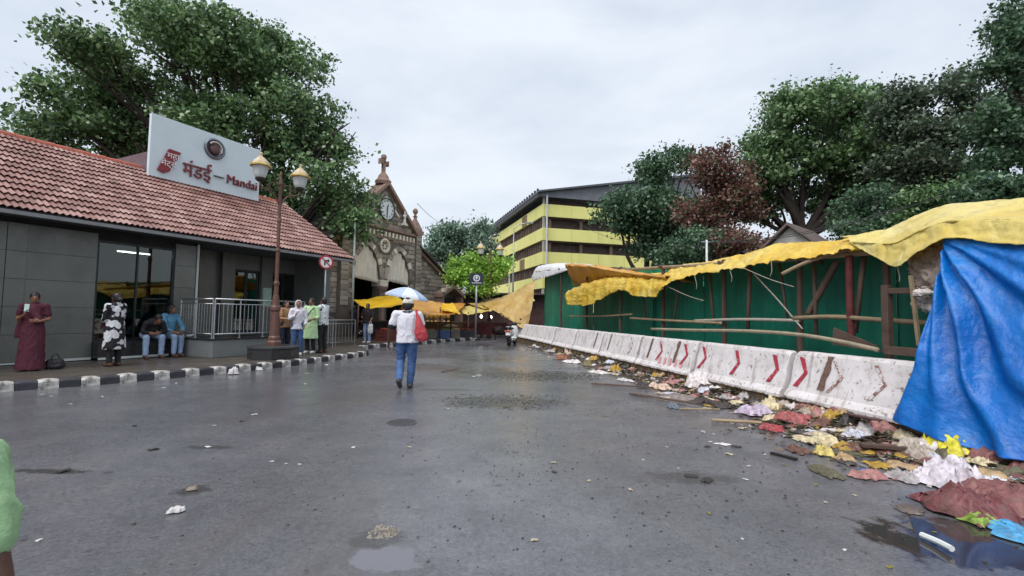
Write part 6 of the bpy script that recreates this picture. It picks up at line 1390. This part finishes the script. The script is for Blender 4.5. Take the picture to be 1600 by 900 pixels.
# ================================================================ scooters
SPW = M('scooter_white', S(206, 206, 208), .3, .1, 4, .02); SPB = M('scooter_black', S(30, 30, 34), .35, .15, 5, .03); TYR = M('tyre_rubber', S(30, 30, 30), .8, .2, 10, .2); CHR = M('chrome', S(190, 190, 194), .2, .1, 5, .02, metal=.9); RLN = M('red_lens', S(170, 30, 34), .3, .1, 5, 0)
def scooter(label, loc, rotz, body):
    t = thing('scooter', label, 'scooter', loc, rotz)      # forward is +Y
    def q(nm, mat, fn, par=None, vox=None):
        m = MB(); fn(m); return fuse(nm, m, mat, par or t, vox, 3) if vox else m.build(nm, mat, par or t, smooth=True)
    RY_ = Matrix.Rotation(math.pi / 2, 3, 'Y')
    for y in (-.62, .62):
        w = q('wheel', TYR, lambda m: m.lathe([(.16, -.05), (.22, -.05), (.245, -.02), (.245, .02), (.22, .05), (.16, .05)], (0, y, .245), 22, RY_, cap=False)); q('rim', CHR, lambda m: m.lathe([(.16, -.03), (.05, -.05), (.05, .05), (.16, .03)], (0, y, .245), 16, RY_), w)
    q('body', body, lambda m: (ell_geo(m, (0, -.5, .56), (.19, .36, .17)), ell_geo(m, (0, -.72, .6), (.13, .17, .13)), m.bx(-.15, .15, -.2, .42, .28, .34), ell_geo(m, (0, .44, .6), (.2, .1, .34)), ell_geo(m, (0, .6, .5), (.07, .22, .06))), vox=.016)
    q('seat', SPB, lambda m: (ell_geo(m, (0, -.3, .77), (.14, .24, .06)), ell_geo(m, (0, -.62, .8), (.13, .24, .06))), vox=.014)
    hb_ = q('handlebar', SPB, lambda m: (m.tube([(-.34, .34, .98), (-.15, .42, 1.0), (.15, .42, 1.0), (.34, .34, .98)], .018, 8), ell_geo(m, (0, .46, .96), (.13, .1, .1)), m.tube([(0, .5, .9), (0, .62, .3)], .03, 8)))
    for s in (-1, 1):
        q('mirror', SPB, lambda m: (m.tube([(s * .24, .37, 1.0), (s * .3, .36, 1.16)], .006, 6), ell_geo(m, (s * .31, .36, 1.19), (.055, .012, .04))), hb_)
        q('indicator', M('amber_lens', S(206, 130, 40), .3, .1, 5, 0), lambda m: ell_geo(m, (s * .13, -.83, .66), (.04, .03, .03)))
    q('tail_light', RLN, lambda m: ell_geo(m, (0, -.87, .66), (.09, .03, .045)))
    q('number_plate', WSG, lambda m: m.bx(-.1, .1, -.885, -.875, .46, .56)); q('mudguard', SPB, lambda m: m.tube([(0, -.82, .6), (0, -.88, .45), (0, -.9, .3)], [.08, .07, .06], 8, sq=.3))
    q('grab_rail', CHR, lambda m: m.tube(spline([(-.12, -.62, .82), (-.11, -.86, .86), (.11, -.86, .86), (.12, -.62, .82)], 12), .012, 6)); q('exhaust', CHR, lambda m: m.tube([(.16, -.2, .24), (.17, -.8, .3)], [.03, .05], 10)); q('stand', SPB, lambda m: m.tube([(-.1, -.1, .3), (-.22, -.15, .012)], .012, 6))
    return t
p = G(800, 540); scooter('white scooter parked at the end of the barriers, seen from behind', (p.x, p.y, on_road(p.x, p.y) - .005), rad(-12), SPW)
p = G(556, 531, .15); scooter('black scooter parked behind the grey-green pole by the market wall', (p.x, p.y + 2.2, .15), rad(70), SPB)
# ================================================================ rubbish along the barriers
def mound(x, y):
    d = Vector((x, y, 0)) - B0; ss = d.dot(BW); off = d.dot(BN)
    pts = [(3.5, 1.0), (7.0, 1.0), (7.6, .45), (8.4, .9), (10.6, .85), (11.4, .35), (12.4, .8), (15.5, .7), (17, .35), (23, .25), (40, 0)]
    w = 0
    for (a, wa), (b, wb) in zip(pts[:-1], pts[1:]):
        if a <= ss <= b: w = wa + (wb - wa) * (ss - a) / (b - a)
    wid = (.85 if ss < 7.3 else .62) * (1 + .5 * noise.noise(Vector((ss * 1.1, 3, 0))))
    k = max(0, 1 + min(0, off) / max(.1, wid))
    return .17 * w * k ** 1.2 * (.75 + .7 * noise.noise(Vector((ss * 2.2, off * 3, 5)))) if off < .1 else 0
def on_heap(x, y): return on_road(x, y) + max(0, mound(x, y))
m_, t_ = newmat('wet_waste'); f_ = t_.noise(9, 6, .75); g_ = t_.noise(34, 5, .75)
c_ = t_.ramp(f_, [(.3, S(44, 37, 33)), (.5, S(70, 58, 50)), (.68, S(104, 90, 74))]); c_ = t_.mix(t_.ramp(g_, [(.60, 0.0), (.68, .8)]), c_, S(150, 138, 122)); c_ = t_.mix(t_.ramp(t_.noise(21, 4, .7), [(.62, 0.0), (.7, .7)]), c_, S(84, 88, 56))
t_.l(c_, t_.p.inputs['Base Color']); t_.p.inputs['Roughness'].default_value = .4; t_.bump(t_.math('ADD', f_, g_), .9, .04)
rows = []
for i in range(320):
    ss = 3.9 + 18.5 * (i / 319) ** 1.25; row = []
    for j in range(22):
        off = .07 - 1.2 * j / 21; p = BP(ss, off); row.append(Vector((p.x, p.y, on_road(p.x, p.y) + mound(p.x, p.y) + .025 * noise.noise(Vector((p.x * 9, p.y * 9, 0))) * min(1, mound(p.x, p.y) * 14) - .008)))
    rows.append(row)
m = MB(); m.grid(rows); stuff(m.build('waste_heap', MATS['wet_waste'], smooth=True, fix=False))
def crumple(name, label, c, w, l, h, mat, seed, rot=0, cat='rubbish', group=None, n=30, drape=1.0):
    """a thrown-down cloth or plastic sheet lying in folds on the road"""
    rows = []; off = V3((seed * 3.7, seed * 1.3, seed))
    for i in range(n + 1):
        row = []
        for j in range(n + 1):
            u, v = i / n - .5, j / n - .5; q = V3((u * 3.2, v * 3.2, 0)) + off
            e = min(1, (1 - abs(u) * 2) * 3.2) * min(1, (1 - abs(v) * 2) * 3.2)
            r_ = .72 + .45 * noise.noise(V3((math.atan2(v, u + 1e-6) * 1.1, seed, 0)))
            an = seed * 2.1; qa = V3(((u * math.cos(an) - v * math.sin(an)) * 5.2, (u * math.sin(an) + v * math.cos(an)) * 1.7, seed)); fold = .4 + .5 * noise.noise(q * .9) + .55 * (1 - abs(noise.noise(qa))) ** 3 + .35 * (1 - abs(noise.noise(qa * 2.1 + V3((4, 4, 0))))) ** 4 + .22 * (1 - abs(noise.noise(q * 3.1))) ** 4 + .1 * noise.noise(q * 7.5)
            dx = .12 * noise.noise(q * 1.5 + V3((5, 0, 0))); dy = .12 * noise.noise(q * 1.5 + V3((0, 9, 0)))
            row.append(V3(((u + dx) * w * 2 * r_ * .8, (v + dy) * l * 2 * r_ * .8, max(0, h * fold * (.1 + .9 * e)))))
        rows.append(row)
    cr_, sr_ = math.cos(rot), math.sin(rot)
    for r in rows:
        for k, p in enumerate(r):
            x, y = p.x * cr_ - p.y * sr_, p.x * sr_ + p.y * cr_; r[k] = V3((x, y, p.z + on_heap(c.x + x, c.y + y) - on_heap(c.x, c.y) + .006))
    m = MB(); m.grid(rows); o = m.build(name, mat, None, smooth=True, fix=False); o.location = (c.x, c.y, on_heap(c.x, c.y)); return tag(o, label, cat, group)
def cm(name, col, rough=.42, var=.3): return M(name, col, rough, .5, 13, .6, 30, tint=tuple(.35 * c + .65 * d for c, d in zip(col, S(74, 60, 52))))
R = [  # px, py, width, length, height, colour, label
 (1478, 752, .26, .22, .20, cm('r_white', S(210, 202, 210)), 'white plastic sack slumped in the rubbish before the blue tarpaulin'),
 (1500, 792, .34, .24, .16, cm('r_maroon', S(112, 62, 64)), 'maroon cloth heaped beside the white sack'),
 (1570, 780, .30, .26, .15, cm('r_maroon2', S(128, 82, 80)), 'dusty maroon cloth below the blue tarpaulin hem'),
 (1530, 812, .15, .10, .07, cm('r_lime', S(136, 164, 70)), 'lime green plastic sheet under the maroon cloth'),
 (1585, 832, .18, .12, .06, cm('r_cyan', S(72, 150, 196), .3), 'light blue plastic sheet lying in the puddle'),
 (1478, 716, .24, .16, .2, cm('r_yellow', S(216, 206, 60), .4), 'bright yellow plastic sack below the blue tarpaulin'),
 (1430, 712, .22, .12, .10, cm('r_grey', S(170, 158, 146)), 'pale grey-brown paper heap left of the yellow sack'),
 (1410, 745, .14, .10, .07, cm('r_grey2', S(164, 158, 158)), 'light grey plastic sheet beside the white sack'),
 (1548, 765, .12, .07, .10, cm('r_white2', S(214, 214, 220)), 'small white bag on top of the maroon cloth'),
 (1352, 738, .045, .04, .06, cm('r_blue', S(30, 110, 190), .35), 'small crumpled blue bag in the rubbish'),
 (1290, 690, .17, .10, .10, cm('r_cream', S(206, 192, 156)), 'cream plastic bag in the heap at the barrier foot'),
 (1285, 705, .10, .08, .10, cm('r_lemon', S(208, 190, 112), .4), 'lemon yellow plastic bag in the heap'),
 (1240, 660, .25, .14, .09, cm('r_red', S(158, 84, 84)), 'faded red cloth lying below the striped barrier base'),
 (1300, 655, .20, .10, .07, cm('r_red2', S(166, 94, 90)), 'torn red cloth strip against the barrier foot'),
 (1205, 668, .14, .10, .07, cm('r_red3', S(160, 66, 72)), 'crumpled red cloth end spilling onto the asphalt'),
 (1178, 645, .26, .14, .11, cm('r_lilac', S(186, 170, 190)), 'lilac cloth thrown beside the red cloth'),
 (1215, 638, .18, .08, .06, cm('r_ochre', S(214, 176, 60)), 'yellow ochre cloth behind the lilac cloth'),
 (1258, 650, .12, .08, .09, cm('r_dusty', S(164, 116, 112)), 'dusty pink cloth between the red cloths'),
 (1335, 688, .10, .08, .08, cm('r_check', S(196, 198, 210)), 'pale checked cloth in the heap'),
 (1245, 700, .16, .10, .05, cm('r_brown', S(104, 72, 60)), 'brown sodden paper on the asphalt edge of the heap'),
 (1290, 735, .20, .09, .05, cm('r_olive', S(92, 88, 66)), 'olive heap of wilted leaves'),
 (1320, 715, .14, .09, .06, cm('r_tan', S(178, 150, 112)), 'tan paper scraps in the heap'),
 (1090, 605, .40, .24, .24, cm('r_white3', S(212, 204, 204)), 'white sack of rubbish leaning on the barrier'),
 (1060, 618, .35, .16, .08, cm('r_grey3', S(128, 118, 114)), 'grey sheeting pressed under the white rubbish sack'),
 (1110, 628, .36, .14, .08, cm('r_dark', S(62, 52, 50)), 'dark tangle of palm strips below the white sack'),
 (1050, 632, .16, .08, .07, cm('r_slate', S(104, 112, 124)), 'slate blue plastic bag on the asphalt edge'),
 (1028, 602, .24, .14, .10, cm('r_pinkpaper', S(200, 174, 158)), 'pinkish paper pile beside the white sack'),
 (1005, 600, .12, .08, .10, cm('r_char', S(60, 56, 58)), 'charcoal bag beside the pinkish paper'),
 (893, 548, .36, .24, .34, cm('r_peach', S(206, 176, 160)), 'tall heap of peach coloured paper and cloth at the barrier'),
 (880, 556, .30, .20, .16, cm('r_rust', S(132, 82, 58)), 'rust brown bag at the edge of the peach heap'),
 (895, 562, .32, .18, .10, cm('r_white4', S(208, 204, 204)), 'white sheet at the foot of the peach heap'),
 (918, 566, .24, .14, .14, cm('r_veg', S(122, 112, 78)), 'heap of vegetable trimmings by the barrier'),
 (962, 576, .16, .12, .16, cm('r_gold', S(172, 138, 52)), 'golden flower waste against the barrier base'),
 (935, 578, .30, .16, .06, cm('r_paper', S(206, 200, 196)), 'white paper sheets spread on the asphalt'),
 (860, 545, .2, .14, .1, cm('r_grey5', S(172, 166, 164)), 'grey-white litter heap near the scooter'),
 (975, 590, .2, .1, .05, cm('r_paper2', S(196, 190, 190)), 'pale wet paper between the white sack and the flower waste'),
]
for i, (px, py, w, l, h, mt, lab) in enumerate(R):
    c = G(px, py + 6); nm = lab.split()
    kind = next((k for k in ('sack', 'cloth', 'bag', 'paper', 'heap', 'sheet', 'sheeting', 'litter', 'waste', 'tangle', 'scraps') if k in nm or k + 's' in nm), 'rubbish')
    name = {'sack': 'plastic_sack', 'cloth': 'discarded_cloth', 'bag': 'plastic_bag', 'paper': 'wet_paper', 'heap': 'rubbish_heap', 'sheet': 'plastic_sheet', 'sheeting': 'plastic_sheet', 'litter': 'rubbish_heap', 'waste': 'rubbish_heap', 'tangle': 'palm_strips', 'scraps': 'wet_paper'}.get(kind, 'rubbish_heap')
    crumple(name, lab, c, w * 1.5, l * 1.6, h * .72, mt, i * 1.37 + .5, BROT + random.uniform(-.4, .4), 'rubbish')
# smaller rags, bags and paper between the big pieces
RM = [MATS[k] for k in ('r_grey2', 'r_cream', 'r_tan', 'r_grey', 'r_brown', 'r_dark', 'r_dusty', 'r_maroon2', 'r_white3', 'r_check', 'r_gold', 'r_olive', 'r_char')]
CNAME = ['light grey', 'cream', 'tan', 'grey-brown', 'brown', 'dark', 'dusty pink', 'maroon', 'off-white', 'pale', 'golden', 'olive', 'charcoal']
rr2 = random.Random(77)
for s0, s1, w_, n_, where in ((4.2, 6.4, .48, 112, 'before the blue tarpaulin'), (6.4, 8.2, .3, 60, 'below the red arrows'), (8.2, 10.6, .5, 62, 'around the white rubbish sack'), (10.6, 15.0, .42, 40, 'by the vegetable trimmings'), (15, 22, .35, 20, 'towards the scooter')):
    for k in range(n_):
        ss = rr2.uniform(s0, s1); off = -abs(rr2.gauss(0, w_)) - .03; mi = rr2.randrange(len(RM)); c = BP(ss, off); sz = rr2.choice((rr2.uniform(.04, .12), rr2.uniform(.1, .24)))
        crumple('rubbish_scrap', 'small %s rag in the litter %s' % (CNAME[mi], where), c, sz, sz * rr2.uniform(.5, 1), sz * rr2.uniform(.18, .42) * (1.3 if off > -.3 else .6), RM[mi], rr2.uniform(0, 90), rr2.uniform(0, 6), 'rubbish', 'small rags in the litter ' + where, n=9)
# planks, sticks, bamboo lying about
def stick(label, a, b, r, mat, cat='stick', flat=None):
    pa, pb = G(*a), G(*b); z = max(on_heap(pa.x, pa.y), on_heap(pb.x, pb.y))
    o = thing('plank' if flat else 'stick', label, 'plank' if flat else cat, (pa.x, pa.y, z)); d = pb - pa; m = MB()
    if flat: m.beam((0, 0, flat[1] / 2 + .012), (d.x, d.y, flat[1] / 2 + flat[2]), flat[0], flat[1])
    else: m.tube(spline([(0, 0, r + .008), (d.x * .5 + .01, d.y * .5, r + .014), (d.x, d.y, r + .02)], 8), r, 7)
    m.build('board' if flat else 'shaft', mat, o); return o
stick('pale bamboo stick pointing out from under the lilac cloth', (1112, 662), (1190, 668), .022, WOOD2)
stick('long thin dark plank lying on the asphalt by the grey sheeting', (925, 602), (1020, 610), 0, WOOD, flat=(.07, .02, .03))
stick('dark broken board sticking out below the white rubbish sack', (985, 618), (1090, 640), 0, WOOD, flat=(.09, .02, .06))
stick('maroon board slanting down from the barrier into the heap', (1318, 672), (1372, 704), 0, M('maroon_board', S(86, 56, 56), .7, .3, 5, .2), flat=(.10, .02, .12))
stick('brown board lying against the barrier foot', (1345, 708), (1425, 716), 0, WOOD, flat=(.10, .03, .02))
stick('black rubber strip lying on the asphalt', (1205, 712), (1245, 722), 0, BLK, flat=(.05, .02, .01))
stick('white plastic pipe piece lying by the puddle', (1440, 846), (1488, 872), .018, WHITEPVC, 'pipe')
stick('pale curved strip below the dark tangle', (1062, 643), (1125, 645), .012, WOOD2)
stick('thin dark stick lying near the scooter end of the road', (690, 583), (716, 580), .012, WOOD)
# wet flattened box and stones
bx_ = thing('cardboard_box', 'dark open cardboard box against the barrier foot', 'box', G(1385, 690) + V3((0, 0, .01)), BROT); 
for nm, d in (('side', (0, -.11, .09, .26, .012, .18)), ('side', (0, .11, .09, .26, .012, .18)), ('end', (-.13, 0, .09, .012, .208, .18)), ('end', (.13, 0, .09, .012, .208, .18)), ('base', (0, 0, .008, .24, .2, .012))):
    m = MB(); m.box(d[:3], d[3:]); m.build(nm, M('box_dark', S(70, 50, 46), .8, .3, 5, .2), bx_)
pw = G(1420, 800)
crumple('wet_paper', 'sodden brown sheet lying in the edge of the puddle', pw, .16, .12, .02, M('sodden_brown', S(98, 86, 80), .35, .3, 5, .2), 44.4, .3, 'rubbish', None)
# paper and leaves on the road, one by one
crumple('paper_scrap', 'white torn sheet of paper lying alone on the asphalt', G(275, 803), .085, .05, .03, M('paper_white', S(196, 192, 192), .6, .06, 6, .1), 61.2, .4, 'paper', n=14)
crumple('paper_scrap', 'flattened pale brown cup lid on the dark stain of the asphalt', G(300, 768), .07, .03, .02, M('paper_brown', S(128, 116, 104), .7, .2, 6, .1), 62.7, .3, 'paper', n=12)
crumple('paper_scrap', 'crumpled white bag lying against the kerb', G(365, 586), .16, .1, .13, MATS['paper_white'], 63.9, .3, 'paper', n=14)
crumple('paper_scrap', 'second crumpled white bag lying along the kerb', G(405, 580), .11, .08, .07, MATS['paper_white'], 66.1, .3, 'paper', n=14)
crumple('paper_scrap', 'white strip of paper on the asphalt beyond the walking man', G(748, 588), .1, .03, .01, MATS['paper_white'], 67.3, .0, 'paper', n=10)
lt_m = []
for k in range(5):
    m = MB(); rn = random.Random(k); n = 5
    m.grid([[V3(((i / n - .5) * .11 * (1 - .3 * rn.random()) , (j / n - .5) * .06 * (1 - .3 * rn.random()), .006 + .018 * abs(noise.noise(V3((i * .7 + k * 5, j * .7, 0)))))) for j in range(n + 1)] for i in range(n + 1)])
    lt_m.append([m.mesh('scrap', mt, smooth=False, fix=False) for mt in (MATS['paper_white'], M('scrap_tan', S(168, 156, 132), .7, .2, 6, .1), M('scrap_dark', S(52, 46, 44), .7, .2, 6, .1), M('scrap_leaf', S(120, 112, 60), .7, .3, 6, .1))])
LBL = ['small white scrap of paper on the wet asphalt', 'small tan scrap of litter on the wet asphalt', 'small dark scrap of litter on the wet asphalt', 'small yellowed leaf on the wet asphalt']
rl = random.Random(5)
def scrap(px, py, mi, s=1.0):
    c = G(px, py); o = link('litter_scrap', lt_m[rl.randrange(5)][mi], None, (c.x, c.y, on_road(c.x, c.y) + .001), rl.uniform(0, 6.28)); o.scale = (s, s, s); tag(o, LBL[mi], 'litter', 'litter scraps on the road')
for px, py, mi, s in ((60, 848, 0, .4), (1108, 808, 3, .5), (835, 848, 1, .5), (985, 770, 1, .5), (920, 756, 1, .5), (1005, 722, 0, .35), (866, 742, 2, .6), (865, 727, 1, .6), (552, 702, 0, .6), (640, 702, 1, .6), (325, 700, 0, .7), (398, 650, 0, .8), (335, 667, 0, .5), (378, 660, 2, .7), (425, 723, 0, .4), (447, 727, 0, .35), (468, 728, 0, .35), (477, 602, 0, .7), (80, 620, 0, .5), (110, 632, 0, .5), (66, 617, 0, .5), (256, 607, 0, .7), (275, 600, 0, .7), (160, 620, 0, .5), (480, 585, 1, 1.2), (510, 572, 0, 1.6), (1320, 865, 0, .35), (1160, 848, 0, .25), (1390, 892, 3, .5), (1335, 776, 1, .45), (1290, 788, 1, .4), (1460, 835, 3, .3), (1110, 692, 0, .5), (1150, 700, 2, 1.2), (1140, 712, 1, .9), (1105, 700, 2, .9), (1225, 728, 3, .5), (1115, 680, 0, .4), (1170, 730, 0, .4), (1195, 712, 0, .4), (1105, 755, 2, 1.4), (1080, 748, 2, 1.2), (1165, 752, 0, .5), (1042, 700, 0, .3), (1060, 735, 0, .3), (1275, 760, 3, .5), (740, 590, 0, 1.2), (700, 640, 0, .5), (100, 738, 2, 1.2), (240, 704, 2, 1.0), (210, 668, 2, .8), (1160, 672, 1, 1.3)): scrap(px, py, mi, s)
for _ in range(150):   # denser strip along the barrier foot
    s_ = rl.uniform(4.2, 21); off = -abs(rl.gauss(0, .45)) - .02; p = BP(s_, off); 
    o = link('litter_scrap', lt_m[rl.randrange(5)][rl.choice((0, 0, 1, 1, 2, 2, 3))], None, (p.x, p.y, on_heap(p.x, p.y) + rl.uniform(.001, .02 if off > -.3 else .002)), rl.uniform(0, 6.28)); k = rl.uniform(.5, 1.6); o.scale = (k, k, k * 1.4); o.rotation_euler = (rl.uniform(-.2, .2), rl.uniform(-.2, .2), rl.uniform(0, 6)); tag(o, 'small scrap of litter strewn along the foot of the barriers', 'litter', 'litter scraps along the barriers')
# dirty mulch of trodden leaves and scraps
def mulch(s0, s1, w, n, seed):
    rn = random.Random(seed); m = MB()
    for _ in range(n):
        s_ = rn.uniform(s0, s1); off = -abs(rn.gauss(0, w)); p = BP(s_, off + .03); z = on_heap(p.x, p.y) + .002 + rn.random() * .03 * max(0, 1 + off / (w * 1.6)); a = rn.uniform(0, 6.28); L = rn.uniform(.015, .06); d = V3((math.cos(a), math.sin(a), rn.uniform(-.3, .3))) * L; e = V3((-math.sin(a), math.cos(a), rn.uniform(-.4, .4))) * L * rn.uniform(.2, .6)
        q = V3((p.x, p.y, z + .012)); m.cur = rn.choice((0, 0, 0, 0, 1, 1, 2, 2, 3)); m.add([q - d, q + e, q + d, q - e], [(0, 1, 2, 3)])
    return stuff(m.build('trodden_litter', [M('mulch_brown', S(62, 50, 44), .5, .4, 8, .2), M('mulch_tan', S(112, 96, 78), .5, .3, 8, .2), M('mulch_green', S(76, 80, 54), .5, .3, 8, .2), M('mulch_white', S(160, 152, 146), .6, .2, 8, .2)], fix=False))
mulch(4.1, 6.9, .48, 6500, 1); mulch(6.9, 10, .3, 3200, 2); mulch(8.4, 13.5, .34, 3200, 3); mulch(13.5, 23, .35, 1800, 4)
